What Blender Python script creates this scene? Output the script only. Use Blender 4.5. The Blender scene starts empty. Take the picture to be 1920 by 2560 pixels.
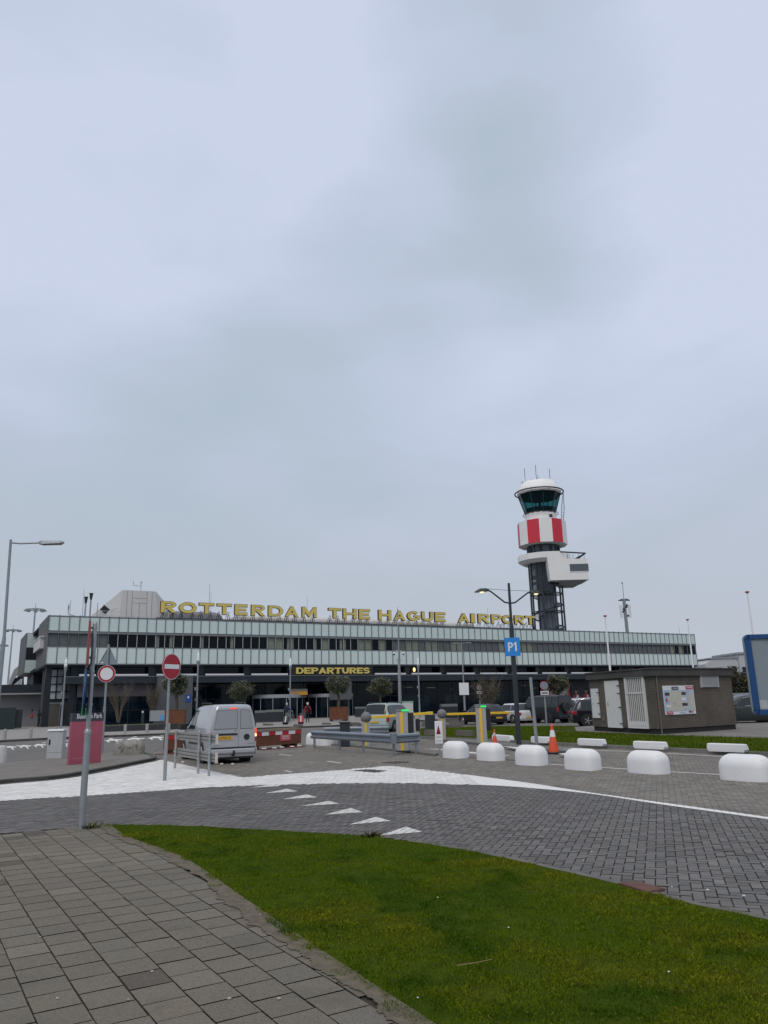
import bpy, math, random
import numpy as np
from mathutils import Vector, Matrix

random.seed(7)
rng = np.random.default_rng(7)
SC = bpy.context.scene
COL = SC.collection
PI = math.pi

# ---------------------------------------------------------------- camera
F_PX, PITCH, ROLL, EYE = 1900.0, math.radians(14.06), math.radians(1.4), 1.75
cam_d = bpy.data.cameras.new('camera')
cam = bpy.data.objects.new('camera', cam_d)
COL.objects.link(cam)
cam_d.sensor_fit = 'VERTICAL'
cam_d.sensor_height = 36.0
cam_d.lens = 36.0 * F_PX / 2560.0
cam_d.clip_start, cam_d.clip_end = 0.1, 4000
_yl = Vector((0, -math.sin(PITCH), math.cos(PITCH)))
_xl = Vector((1, 0, 0))
_fw = Vector((0, math.cos(PITCH), math.sin(PITCH)))
_cx = _xl * math.cos(ROLL) - _yl * math.sin(ROLL)
_cy = _xl * math.sin(ROLL) + _yl * math.cos(ROLL)
_m = Matrix((_cx, _cy, -_fw)).transposed().to_4x4()
_m.translation = Vector((0, 0, EYE))
cam.matrix_world = _m
SC.camera = cam

# ---------------------------------------------------------------- view, world, sun
SC.view_settings.view_transform = 'Standard'
SC.view_settings.look = 'None'
SC.view_settings.gamma = 1.0
SC.view_settings.use_curve_mapping = False
SC.view_settings.exposure = 0.0
SUN_EL, SUN_AZ = math.radians(48), math.radians(200)     # azimuth from +Y, clockwise

W = bpy.data.worlds.new('World')
SC.world = W
W.use_nodes = True
nt = W.node_tree
nt.nodes.clear()
def wn(t, **k):
    n = nt.nodes.new(t)
    for a, b in k.items(): setattr(n, a, b)
    return n
def wmath(op, a, b=None, clamp=False):
    n = wn('ShaderNodeMath', operation=op, use_clamp=clamp)
    for i, x in enumerate((a, b)):
        if x is None: continue
        if isinstance(x, (int, float)): n.inputs[i].default_value = x
        else: nt.links.new(x, n.inputs[i])
    return n.outputs[0]
def wmap(v, a, b, c=0.0, d=1.0):
    n = wn('ShaderNodeMapRange', interpolation_type='SMOOTHSTEP')
    nt.links.new(v, n.inputs[0])
    for i, x in enumerate((a, b, c, d)): n.inputs[i + 1].default_value = x
    return n.outputs[0]
def ray_dir(u, v):
    x, y = (u - 960) / F_PX, (1280 - v) / F_PX
    xl = x * math.cos(ROLL) + y * math.sin(ROLL)
    yl = -x * math.sin(ROLL) + y * math.cos(ROLL)
    return Vector((xl, math.cos(PITCH) - yl * math.sin(PITCH), math.sin(PITCH) + yl * math.cos(PITCH)))
tc = wn('ShaderNodeTexCoord')
nrm = wn('ShaderNodeVectorMath', operation='NORMALIZE')
nt.links.new(tc.outputs['Generated'], nrm.inputs[0])
warp = wn('ShaderNodeTexNoise'); warp.inputs['Scale'].default_value = 2.6; warp.inputs['Detail'].default_value = 5
nt.links.new(nrm.outputs[0], warp.inputs['Vector'])
wsub = wn('ShaderNodeVectorMath', operation='SUBTRACT'); wsub.inputs[1].default_value = (.5, .5, .5)
nt.links.new(warp.outputs['Color'], wsub.inputs[0])
wsc = wn('ShaderNodeVectorMath', operation='SCALE'); wsc.inputs['Scale'].default_value = 0.20
nt.links.new(wsub.outputs[0], wsc.inputs[0])
wadd = wn('ShaderNodeVectorMath', operation='ADD')
nt.links.new(nrm.outputs[0], wadd.inputs[0]); nt.links.new(wsc.outputs[0], wadd.inputs[1])
wnn = wn('ShaderNodeVectorMath', operation='NORMALIZE'); nt.links.new(wadd.outputs[0], wnn.inputs[0])
sep = wn('ShaderNodeSeparateXYZ'); nt.links.new(nrm.outputs[0], sep.inputs[0])
elev = sep.outputs['Z']
# soft cloud masses: (direction, angular radius in degrees, brightness change)
fac = None
for (u, v, rad, amp) in [(1130, 600, 8.5, -.30), (1420, 500, 7.5, -.22), (880, 910, 8, -.24), (660, 1030, 8, -.18), (1350, 640, 6, -.10), (430, 1010, 6, -.12), (1560, 560, 6, -.14),
                         (1760, 330, 10, .22), (1650, 760, 12, .18), (560, 330, 14, .20), (120, 560, 11, .16),
                         (300, 160, 7, -.18), (420, 820, 8, -.06), (1230, 110, 8, -.22), (1100, 820, 8, .12), (60, 1330, 12, -.10)]:
    d = ray_dir(u, v).normalized()
    dp = wn('ShaderNodeVectorMath', operation='DOT_PRODUCT'); dp.inputs[1].default_value = d
    nt.links.new(wnn.outputs[0], dp.inputs[0])
    m = wmap(dp.outputs['Value'], math.cos(math.radians(rad * 1.35)), math.cos(math.radians(rad * .1)), 0.0, amp)
    fac = m if fac is None else wmath('ADD', fac, m)
cn = wn('ShaderNodeTexNoise'); cn.inputs['Scale'].default_value = 3.4; cn.inputs['Detail'].default_value = 6
cn.inputs['Roughness'].default_value = .5; cn.inputs['Distortion'].default_value = .35
mp = wn('ShaderNodeMapping'); mp.inputs['Scale'].default_value = (1, 1, 2.6); mp.inputs['Rotation'].default_value = (.2, .5, 0)
nt.links.new(nrm.outputs[0], mp.inputs['Vector']); nt.links.new(mp.outputs[0], cn.inputs['Vector'])
t = wmath('ADD', wmath('MULTIPLY', wmath('SUBTRACT', cn.outputs['Fac'], .5), .85), fac)
t = wmath('ADD', t, wmap(elev, 0.0, .60, .44, .84), clamp=True)
ramp = wn('ShaderNodeValToRGB')
nt.links.new(t, ramp.inputs['Fac'])
cr = ramp.color_ramp
cr.elements[0].position = 0.0; cr.elements[0].color = (.422, .522, .632, 1)
cr.elements[1].position = 1.0; cr.elements[1].color = (.635, .700, .865, 1)
e = cr.elements.new(.42); e.color = (.488, .572, .676, 1)
e = cr.elements.new(.72); e.color = (.560, .628, .785, 1)
# low sky is a little warmer and pinker than the cloud above it
lowmix = wn('ShaderNodeMix', data_type='RGBA')
lowmix.inputs['B'].default_value = (.505, .540, .598, 1)
nt.links.new(wmap(elev, .02, .36, .75, 0.0), lowmix.inputs['Factor'])
nt.links.new(ramp.outputs['Color'], lowmix.inputs['A'])
gain = wmap(elev, .74, 1.0, 1.0, 1.75)
zen = wn('ShaderNodeMix', data_type='RGBA'); zen.inputs['B'].default_value = (.74, .72, .68, 1)
nt.links.new(wmap(elev, .74, .95, 0.0, 1.0), zen.inputs['Factor']); nt.links.new(lowmix.outputs['Result'], zen.inputs['A'])
gm = wn('ShaderNodeVectorMath', operation='SCALE')
nt.links.new(zen.outputs['Result'], gm.inputs[0]); nt.links.new(gain, gm.inputs['Scale'])
sky = wn('ShaderNodeTexSky', sky_type='NISHITA', sun_disc=False)
sky.sun_elevation = SUN_EL; sky.sun_rotation = SUN_AZ
bg1 = wn('ShaderNodeBackground'); bg1.inputs['Strength'].default_value = 0.05
nt.links.new(sky.outputs[0], bg1.inputs['Color'])
bg2 = wn('ShaderNodeBackground'); bg2.inputs['Strength'].default_value = 1.0
nt.links.new(gm.outputs[0], bg2.inputs['Color'])
mix = wn('ShaderNodeMixShader'); mix.inputs[0].default_value = .93
nt.links.new(bg1.outputs[0], mix.inputs[1]); nt.links.new(bg2.outputs[0], mix.inputs[2])
out = wn('ShaderNodeOutputWorld'); nt.links.new(mix.outputs[0], out.inputs[0])

sd = bpy.data.lights.new('sun', 'SUN'); sd.energy = 1.2; sd.angle = math.radians(28); sd.color = (1, .92, .80)
so = bpy.data.objects.new('sun', sd); COL.objects.link(so)
_sd = Vector((math.sin(SUN_AZ) * math.cos(SUN_EL), math.cos(SUN_AZ) * math.cos(SUN_EL), math.sin(SUN_EL)))
so.rotation_euler = _sd.to_track_quat('Z', 'Y').to_euler()
so.location = (0, -20, 40)

# ---------------------------------------------------------------- helpers
def G(u, v, z=0.0):
    """point of the photo (1920x2560 px) on the level z, in metres"""
    d = ray_dir(u, v); k = (z - EYE) / d.z
    return (d.x * k, d.y * k)
def AY(u, v, y):
    d = ray_dir(u, v); k = y / d.y
    return Vector((d.x * k, y, EYE + d.z * k))

MATS = {}
def mat(name, col, rough=.6, metal=0.0, var=0.0, vscale=3.0, bump=0.0, bscale=40.0, emit=None, estr=0.0, spec=.5, coat=0.0, attr=False, stains=None, streak=False):
    if name in MATS: return MATS[name]
    m = bpy.data.materials.new(name); m.use_nodes = True
    n = m.node_tree; b = n.nodes['Principled BSDF']
    b.inputs['Base Color'].default_value = (*col, 1)
    b.inputs['Roughness'].default_value = rough
    b.inputs['Metallic'].default_value = metal
    b.inputs['Specular IOR Level'].default_value = spec
    b.inputs['Coat Weight'].default_value = coat
    tcn = None
    def coords():
        nonlocal tcn
        if tcn is None: tcn = n.nodes.new('ShaderNodeTexCoord')
        return tcn.outputs['Object']
    cur = None
    if attr:
        a = n.nodes.new('ShaderNodeAttribute'); a.attribute_name = 'tint'
        mx = n.nodes.new('ShaderNodeMix'); mx.data_type = 'RGBA'; mx.blend_type = 'MULTIPLY'
        mx.inputs['Factor'].default_value = 1
        mx.inputs['A'].default_value = (*col, 1); n.links.new(a.outputs['Color'], mx.inputs['B'])
        cur = mx.outputs['Result']
    if var > 0:
        nz = n.nodes.new('ShaderNodeTexNoise'); nz.inputs['Scale'].default_value = vscale
        nz.inputs['Detail'].default_value = 6; nz.inputs['Roughness'].default_value = .6
        if streak:
            mpn = n.nodes.new('ShaderNodeMapping'); mpn.inputs['Scale'].default_value = (1, 1, .12)
            n.links.new(coords(), mpn.inputs[0]); n.links.new(mpn.outputs[0], nz.inputs['Vector'])
        else:
            n.links.new(coords(), nz.inputs['Vector'])
        mr = n.nodes.new('ShaderNodeMapRange'); mr.inputs[1].default_value = .25; mr.inputs[2].default_value = .75
        mr.inputs[3].default_value = 1 - var; mr.inputs[4].default_value = 1 + var
        n.links.new(nz.outputs['Fac'], mr.inputs[0])
        sc = n.nodes.new('ShaderNodeVectorMath'); sc.operation = 'SCALE'
        if cur is None: sc.inputs[0].default_value = col
        else: n.links.new(cur, sc.inputs[0])
        n.links.new(mr.outputs[0], sc.inputs['Scale'])
        cur = sc.outputs[0]
    if stains:
        scol, sscale, amount = stains
        nz = n.nodes.new('ShaderNodeTexNoise'); nz.inputs['Scale'].default_value = sscale; nz.inputs['Detail'].default_value = 8
        nz.inputs['Roughness'].default_value = .65
        n.links.new(coords(), nz.inputs['Vector'])
        mr = n.nodes.new('ShaderNodeMapRange'); mr.inputs[1].default_value = .66 - amount * .3; mr.inputs[2].default_value = .78 - amount * .2
        n.links.new(nz.outputs['Fac'], mr.inputs[0])
        mx = n.nodes.new('ShaderNodeMix'); mx.data_type = 'RGBA'
        n.links.new(mr.outputs[0], mx.inputs['Factor'])
        if cur is None: mx.inputs['A'].default_value = (*col, 1)
        else: n.links.new(cur, mx.inputs['A'])
        mx.inputs['B'].default_value = (*scol, 1)
        cur = mx.outputs['Result']
    if cur is not None: n.links.new(cur, b.inputs['Base Color'])
    if bump > 0:
        nz = n.nodes.new('ShaderNodeTexNoise'); nz.inputs['Scale'].default_value = bscale; nz.inputs['Detail'].default_value = 4
        n.links.new(coords(), nz.inputs['Vector'])
        bp = n.nodes.new('ShaderNodeBump'); bp.inputs['Strength'].default_value = bump; bp.inputs['Distance'].default_value = .01
        n.links.new(nz.outputs['Fac'], bp.inputs['Height']); n.links.new(bp.outputs[0], b.inputs['Normal'])
    if emit:
        b.inputs['Emission Color'].default_value = (*emit, 1); b.inputs['Emission Strength'].default_value = estr
    MATS[name] = m
    return m

def glass_mat(name, tint, clear=.5, rough=.03, spec=.5, through=(.75, .85, .85)):
    """window glass: part clear, part a dark glossy film"""
    m = bpy.data.materials.new(name); m.use_nodes = True
    n = m.node_tree; b = n.nodes['Principled BSDF']
    b.inputs['Base Color'].default_value = (*tint, 1); b.inputs['Roughness'].default_value = rough
    b.inputs['Specular IOR Level'].default_value = spec
    tr = n.nodes.new('ShaderNodeBsdfTransparent'); tr.inputs[0].default_value = (*through, 1)
    mx = n.nodes.new('ShaderNodeMixShader'); mx.inputs[0].default_value = clear
    n.links.new(b.outputs[0], mx.inputs[1]); n.links.new(tr.outputs[0], mx.inputs[2])
    n.links.new(mx.outputs[0], n.nodes['Material Output'].inputs[0])
    MATS[name] = m
    return m

class MB:
    """collects shapes, then links them as ONE mesh object"""
    def __init__(s): s.v, s.f, s.mi, s.M = [], [], [], Matrix.Identity(4); s.m = 0
    def add(s, vs, fs):
        o = len(s.v); ident = s.M == Matrix.Identity(4)
        s.v += [tuple(p) for p in vs] if ident else [tuple(s.M @ Vector(p)) for p in vs]
        for f in fs: s.f.append(tuple(i + o for i in f)); s.mi.append(s.m)
        return s
    def box(s, x0, x1, y0, y1, z0, z1):
        return s.add([(x0, y0, z0), (x1, y0, z0), (x1, y1, z0), (x0, y1, z0), (x0, y0, z1), (x1, y0, z1), (x1, y1, z1), (x0, y1, z1)],
                     [(0, 3, 2, 1), (4, 5, 6, 7), (0, 1, 5, 4), (1, 2, 6, 5), (2, 3, 7, 6), (3, 0, 4, 7)])
    def prism(s, pts, z0, z1):
        """outline in xy, counter-clockwise"""
        n = len(pts)
        return s.add([(p[0], p[1], z0) for p in pts] + [(p[0], p[1], z1) for p in pts],
                     [tuple(range(n - 1, -1, -1)), tuple(range(n, 2 * n))] + [(i, (i + 1) % n, n + (i + 1) % n, n + i) for i in range(n)])
    def prismy(s, pts, y0, y1):
        """outline in xz seen from -y, counter-clockwise"""
        n = len(pts)
        return s.add([(p[0], y0, p[1]) for p in pts] + [(p[0], y1, p[1]) for p in pts],
                     [tuple(range(n)), tuple(range(2 * n - 1, n - 1, -1))] + [((i + 1) % n, i, n + i, n + (i + 1) % n) for i in range(n)])
    def prismx(s, pts, x0, x1):
        """outline in yz seen from +x, counter-clockwise"""
        n = len(pts)
        return s.add([(x0, p[0], p[1]) for p in pts] + [(x1, p[0], p[1]) for p in pts],
                     [tuple(range(n - 1, -1, -1)), tuple(range(n, 2 * n))] + [(i, (i + 1) % n, n + (i + 1) % n, n + i) for i in range(n)])
    def sheet(s, pts, z): return s.add([(p[0], p[1], z) for p in pts], [tuple(range(len(pts)))])
    def cyl(s, p0, p1, r0, r1=None, n=10, caps=True):
        r1 = r0 if r1 is None else r1
        p0, p1 = Vector(p0), Vector(p1); d = (p1 - p0)
        if d.length < 1e-6: return s
        q = d.to_track_quat('Z', 'Y'); vs = []
        for p, r in ((p0, r0), (p1, r1)):
            for i in range(n):
                a = 2 * PI * i / n; vs.append(p + q @ Vector((r * math.cos(a), r * math.sin(a), 0)))
        fs = [(i, (i + 1) % n, n + (i + 1) % n, n + i) for i in range(n)]
        if caps: fs += [tuple(range(n - 1, -1, -1)), tuple(range(n, 2 * n))]
        return s.add(vs, fs)
    def tube(s, pts, r, n=8):
        for i in range(len(pts) - 1):
            a = r if not isinstance(r, (list, tuple)) else r[i]; b = r if not isinstance(r, (list, tuple)) else r[i + 1]
            s.cyl(pts[i], pts[i + 1], a, b, n)
        return s
    def lathe(s, prof, n=16, c=(0, 0, 0), axis='z', close=True):
        vs = []
        for (r, z) in prof:
            for i in range(n):
                a = 2 * PI * i / n; x, y = r * math.cos(a), r * math.sin(a)
                vs.append({'z': (c[0] + x, c[1] + y, c[2] + z), 'y': (c[0] + x, c[1] + z, c[2] - y), 'x': (c[0] + z, c[1] + x, c[2] + y)}[axis])
        k = len(prof); fs = []
        for j in range(k - 1):
            for i in range(n): fs.append((j * n + i, j * n + (i + 1) % n, (j + 1) * n + (i + 1) % n, (j + 1) * n + i))
        if close: fs += [tuple(range(n - 1, -1, -1)), tuple(range((k - 1) * n, k * n))]
        return s.add(vs, fs)
    def sphere(s, c, r, n=14, k=8, sz=1.0):
        pr = [(max(r * math.sin(PI * j / k), 1e-4), -r * sz * math.cos(PI * j / k)) for j in range(k + 1)]
        return s.lathe(pr, n, c)
    def loft(s, rings, closed=True, caps=True):
        n = len(rings[0]); vs = [p for r in rings for p in r]; fs = []
        for j in range(len(rings) - 1):
            for i in range(n if closed else n - 1):
                fs.append((j * n + i, j * n + (i + 1) % n, (j + 1) * n + (i + 1) % n, (j + 1) * n + i))
        if caps: fs += [tuple(range(n - 1, -1, -1)), tuple(range((len(rings) - 1) * n, len(rings) * n))]
        return s.add(vs, fs)
    def text(s, key, M):
        vs, fs = TEXT[key]; old = s.M; s.M = old @ M; s.add(vs, fs); s.M = old; return s
    def build(s, name, mats, parent=None, smooth=None, bevel=0.0):
        me = bpy.data.meshes.new(name); me.from_pydata(s.v, [], s.f)
        if not isinstance(mats, (list, tuple)): mats = [mats]
        for m in mats: me.materials.append(m)
        if len(mats) > 1: me.polygons.foreach_set('material_index', s.mi)
        if smooth is not None:
            me.polygons.foreach_set('use_smooth', [True] * len(me.polygons)); me.set_sharp_from_angle(angle=math.radians(smooth))
        me.update()
        o = bpy.data.objects.new(name, me); COL.objects.link(o)
        if parent is not None: o.parent = parent
        if bevel > 0:
            b = o.modifiers.new('bevel', 'BEVEL'); b.width = bevel; b.segments = 2; b.limit_method = 'ANGLE'
        return o

def tag(o, label=None, cat=None, group=None, kind=None):
    if label: o['label'] = label
    if cat: o['category'] = cat
    if group: o['group'] = group
    if kind: o['kind'] = kind
    return o
def thing(name, label, cat, loc=(0, 0, 0), rz=0.0, group=None):
    o = bpy.data.objects.new(name, None); COL.objects.link(o)
    o.location = loc if len(loc) == 3 else (*loc, 0); o.rotation_euler = (0, 0, rz); o.empty_display_size = .3
    return tag(o, label, cat, group)
def struct(o): o['kind'] = 'structure'; return o
def dup(root, loc=None, rz=None, label=None, group=None):
    r = root.copy(); COL.objects.link(r)
    if loc is not None: r.location = loc if len(loc) == 3 else (*loc, 0)
    if rz is not None: r.rotation_euler = (0, 0, rz)
    if label: r['label'] = label
    if group: r['group'] = group
    for ch in list(root.children):
        c = ch.copy(); COL.objects.link(c); c.parent = r
        for g in list(ch.children):
            d = g.copy(); COL.objects.link(d); d.parent = c
    return r
def heading(a, b): return math.atan2(b[1] - a[1], b[0] - a[0])

# lettering is turned into mesh outlines first
TEXT = {}
def make_text(key, body, size=1.0, extrude=.0, offset=0.0, sx=1.0):
    cu = bpy.data.curves.new('lettering', 'FONT'); cu.body = body; cu.size = size; cu.extrude = extrude; cu.offset = offset
    cu.align_x = 'CENTER'; cu.resolution_u = 6
    o = bpy.data.objects.new('lettering', cu); COL.objects.link(o)
    dg = bpy.context.evaluated_depsgraph_get()
    me = bpy.data.meshes.new_from_object(o.evaluated_get(dg))
    vs = [(v.co.x * sx, v.co.y, v.co.z) for v in me.vertices]; fs = [tuple(p.vertices) for p in me.polygons]
    bpy.data.objects.remove(o); bpy.data.curves.remove(cu); bpy.data.meshes.remove(me)
    TEXT[key] = (vs, fs)
def fit_text(key, body, w, h, extrude, offset=0.0):
    """text scaled to exactly w x h, lower left at the origin"""
    make_text(key, body, 1.0, extrude, offset)
    vs, fs = TEXT[key]; a = np.array(vs); mn, mx = a.min(0), a.max(0)
    a[:, 0] = (a[:, 0] - mn[0]) / (mx[0] - mn[0]) * w; a[:, 1] = (a[:, 1] - mn[1]) / (mx[1] - mn[1]) * h
    TEXT[key] = ([tuple(p) for p in a], fs)
def big_letter(c, w, h, tv, th):
    """convex pieces (x, z) of a wide bold capital"""
    R = lambda x0, x1, z0, z1: [(x0, z0), (x1, z0), (x1, z1), (x0, z1)]
    def ring(cx, cz, rx, rz, a0, a1, ix, iz, n=14):
        out = []
        for k in range(n):
            a, b = math.radians(a0 + (a1 - a0) * k / n), math.radians(a0 + (a1 - a0) * (k + 1) / n)
            q = [(cx + ix * math.cos(a), cz + iz * math.sin(a)), (cx + rx * math.cos(a), cz + rz * math.sin(a)), (cx + rx * math.cos(b), cz + rz * math.sin(b)), (cx + ix * math.cos(b), cz + iz * math.sin(b))]
            out.append(q if a1 > a0 else q[::-1])
        return out
    if c == 'I': return [R(0, w, 0, h)]
    if c == 'T': return [R(0, w, h - th, h), R(w / 2 - tv / 2, w / 2 + tv / 2, 0, h - th)]
    if c == 'E': return [R(0, tv, 0, h), R(tv, w, 0, th), R(tv, w, h - th, h), R(tv, w * .9, h / 2 - th * .42, h / 2 + th * .42)]
    if c == 'H': return [R(0, tv, 0, h), R(w - tv, w, 0, h), R(tv, w - tv, h / 2 - th * .42, h / 2 + th * .42)]
    if c == 'O': return ring(w / 2, h / 2, w / 2, h / 2, 0, 360, w / 2 - tv, h / 2 - th, 28)
    if c == 'G': return ring(w / 2, h / 2, w / 2, h / 2, 42, 322, w / 2 - tv, h / 2 - th, 24) + [R(w * .54, w, h * .38, h * .38 + th * .75), R(w - tv * .9, w, h * .16, h * .38)]
    if c in 'PRD':
        hb = {'P': .60, 'R': .58, 'D': 1.0}[c] * h; xb = w * .58 if c != 'D' else w * .46; we = w * (.97 if c == 'R' else 1)
        L = [R(0, tv, 0, h), R(tv, xb, h - th * .85, h), R(tv, xb, h - hb, h - hb + th * .85)] + ring(xb, h - hb / 2, we - xb, hb / 2, -90, 90, max(we - xb - tv * .92, .02 * w), hb / 2 - th * .85)
        if c == 'R': L.append([(w - tv * 1.15, 0), (w, 0), (xb + .10 * w, h - hb), (xb - .24 * w, h - hb)])
        return L
    if c == 'A':
        k = .30 * tv; lw = tv * .98; sl = (w / 2 - k) / h; zi = (w / 2 - lw) / sl; xl = lambda z: lw + z * sl; z0, z1 = h * .20, h * .20 + th * .8
        return [[(0, 0), (lw, 0), (w / 2, zi), (w / 2, h), (w / 2 - k, h)], [(w, 0), (w / 2 + k, h), (w / 2, h), (w / 2, zi), (w - lw, 0)], [(xl(z0), z0), (w - xl(z0), z0), (w - xl(z1), z1), (xl(z1), z1)]]
    if c == 'M':
        s = tv * .80; return [R(0, s, 0, h), R(w - s, w, 0, h), [(s, h * .50), (w / 2, 0), (w / 2, h * .46), (s, h)], [(w / 2, 0), (w - s, h * .50), (w - s, h), (w / 2, h * .46)]]
    if c == 'U': return [R(0, tv, .42 * h, h), R(w - tv, w, .42 * h, h)] + ring(w / 2, .42 * h, w / 2, .42 * h, 180, 360, w / 2 - tv, .42 * h - th)
    if c == 'S':
        ru = (h + th) / 4; t = th; return ring(w / 2, h - ru, w / 2, ru, 12, 270, w / 2 - tv * .85, ru - t, 16) + ring(w / 2, ru, w / 2, ru, 90, -168, w / 2 - tv * .85, ru - t, 16)
    if c == '1': return [R(w - tv, w, 0, h), [(0, h * .62), (w - tv, h * .80), (w - tv, h), (0, h * .74)]]
def put_letter(mb, c, x, z, w, h, tv, th, y0, y1, inset=0.0):
    for p in big_letter(c, w - 2 * inset, h - 2 * inset, tv - 2 * inset, th - 2 * inset): mb.prismy([(x + inset + a, z + inset + b) for a, b in p], y0, y1)
UP = Matrix.Rotation(PI / 2, 4, 'X')          # lettering lying in xy -> standing, facing -y

# ---------------------------------------------------------------- materials
M_ASPH = mat('asphalt', (.115, .110, .105), .9, var=.22, vscale=.6, bump=.3, bscale=60, stains=((.075, .073, .070), .35, .25))
M_JOINT = mat('joint_sand', (.018, .017, .016), .95, var=.3, vscale=4)
M_BRICKD = mat('dark_brick', (.104, .099, .096), .78, var=.16, vscale=.9, bump=.25, bscale=90, attr=True)
M_BRICKL = mat('grey_brick', (.165, .152, .134), .85, var=.18, vscale=.5, bump=.2, bscale=80, attr=True, stains=((.085, .08, .075), .25, .22))
M_PAINT = mat('road_paint', (.66, .66, .65), .75, var=.10, vscale=1.4, attr=True, stains=((.50, .50, .48), 1.3, .25))
M_MARK = mat('worn_marking', (.58, .58, .56), .75, var=.14, vscale=2.5, stains=((.30, .30, .29), 5, .25))
M_TILE = mat('concrete_tile', (.142, .129, .107), .92, var=.34, vscale=75, bump=.6, bscale=170, attr=True, spec=.25, stains=((.108, .100, .084), 1.3, .35))
M_KERB = mat('kerb_concrete', (.17, .165, .155), .9, var=.25, vscale=2.0, bump=.3, bscale=60)
M_KERBD = mat('dark_kerb', (.075, .073, .068), .9, var=.25, vscale=2.0)
M_SOIL = mat('lawn_soil', (.038, .058, .006), 1.0, var=.4, vscale=6, spec=.02)
M_LAWN = mat('lawn_far', (.042, .075, .008), 1.0, spec=.03, var=.38, vscale=1.6, bump=.8, bscale=30, stains=((.060, .072, .018), 1.1, .35))
M_BLADE = mat('grass_blade', (1, 1, 1), 1.0, attr=True, spec=.04)
M_PAVE = mat('apron_paving', (.235, .225, .215), .88, var=.14, vscale=.4)
M_GALV = mat('galvanised_steel', (.33, .36, .38), .42, .55, var=.15, vscale=5)
M_GREYP = mat('grey_pole_paint', (.25, .28, .30), .5, .3, var=.14, vscale=4)
M_DARKP = mat('dark_pole_paint', (.018, .028, .034), .45)
M_WHITE = mat('white_paint', (.78, .79, .80), .55, var=.05, vscale=2)
M_DOME = mat('white_concrete', (.68, .69, .70), .7, var=.05, vscale=2.5, bump=.15, bscale=50, stains=((.40, .39, .36), 8, .15))
M_CONC = mat('weathered_concrete', (.24, .23, .205), .95, var=.35, vscale=5, bump=.7, bscale=40, stains=((.07, .068, .06), 6, .45))
M_CORTEN = mat('rusty_steel', (.130, .048, .022), .85, var=.28, vscale=3, bump=.15, bscale=70)
M_RED = mat('sign_red', (.34, .008, .022), .4); M_REDK = mat('sign_red_dark', (.12, .006, .010), .5)
M_SWHITE = mat('sign_white', (.68, .70, .72), .45)
M_SGREY = mat('sign_back', (.22, .26, .30), .5, .2, var=.06)
M_BLUE = mat('sign_blue', (.012, .22, .62), .45)
M_BLUED = mat('frame_blue', (.003, .050, .17), .45)
M_YEL = mat('barrier_yellow', (.72, .47, .02), .45, var=.05)
M_GREYM = mat('machine_grey', (.34, .34, .35), .5, .1, var=.06, vscale=3)
M_BLACK = mat('black_plastic', (.010, .011, .013), .5)
M_DARK = mat('dark_metal', (.020, .026, .032), .45, var=.1)
M_RUB = mat('tyre_rubber', (.012, .012, .012), .85)
M_RIM = mat('alloy_rim', (.42, .43, .45), .35, .7)
M_ORANGE = mat('cone_orange', (.66, .085, .030), .6, var=.12, vscale=8)
M_GREEN = mat('green_lamp', (.02, .5, .12), .4, emit=(.05, .9, .2), estr=.55)
M_LAMPON = mat('lit_lamp', (.9, .8, .5), .4, emit=(1, .83, .45), estr=1.3)
M_TAIL = mat('tail_red', (.40, .010, .014), .25, coat=.5)
M_TAILON = mat('tail_red_lit', (.55, .02, .01), .3, emit=(1, .09, .03), estr=.75)
M_PLATE = mat('plate_yellow', (.62, .36, .03), .5)
M_BRICKW = None
# ================================================================ GROUND
def inpoly(P, poly):
    x, y = P[:, 0], P[:, 1]; r = np.zeros(len(P), bool); n = len(poly)
    for i in range(n):
        x0, y0 = poly[i]; x1, y1 = poly[(i + 1) % n]
        c = ((y0 > y) != (y1 > y))
        with np.errstate(divide='ignore', invalid='ignore'):
            r ^= c & (x < (x1 - x0) * (y - y0) / (y1 - y0 + 1e-12) + x0)
    return r
def quads_mesh(name, V, mats, mi=None, tint=None):
    """V: (n,4,3) corners"""
    n = len(V); me = bpy.data.meshes.new(name)
    me.vertices.add(n * 4); me.vertices.foreach_set('co', V.reshape(-1).astype(np.float32))
    me.loops.add(n * 4); me.loops.foreach_set('vertex_index', np.arange(n * 4, dtype=np.int32))
    me.polygons.add(n); me.polygons.foreach_set('loop_start', np.arange(0, n * 4, 4, dtype=np.int32))
    me.update(calc_edges=True)
    for m in mats: me.materials.append(m)
    if mi is not None: me.polygons.foreach_set('material_index', mi.astype(np.int32))
    if tint is not None:
        a = me.attributes.new('tint', 'FLOAT_COLOR', 'FACE')
        c = np.ones((n, 4), np.float32); c[:, :3] = tint
        a.data.foreach_set('color', c.reshape(-1))
    o = bpy.data.objects.new(name, me); COL.objects.link(o)
    return o
def bbox(poly): a = np.array(poly); return a.min(0), a.max(0)
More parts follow.
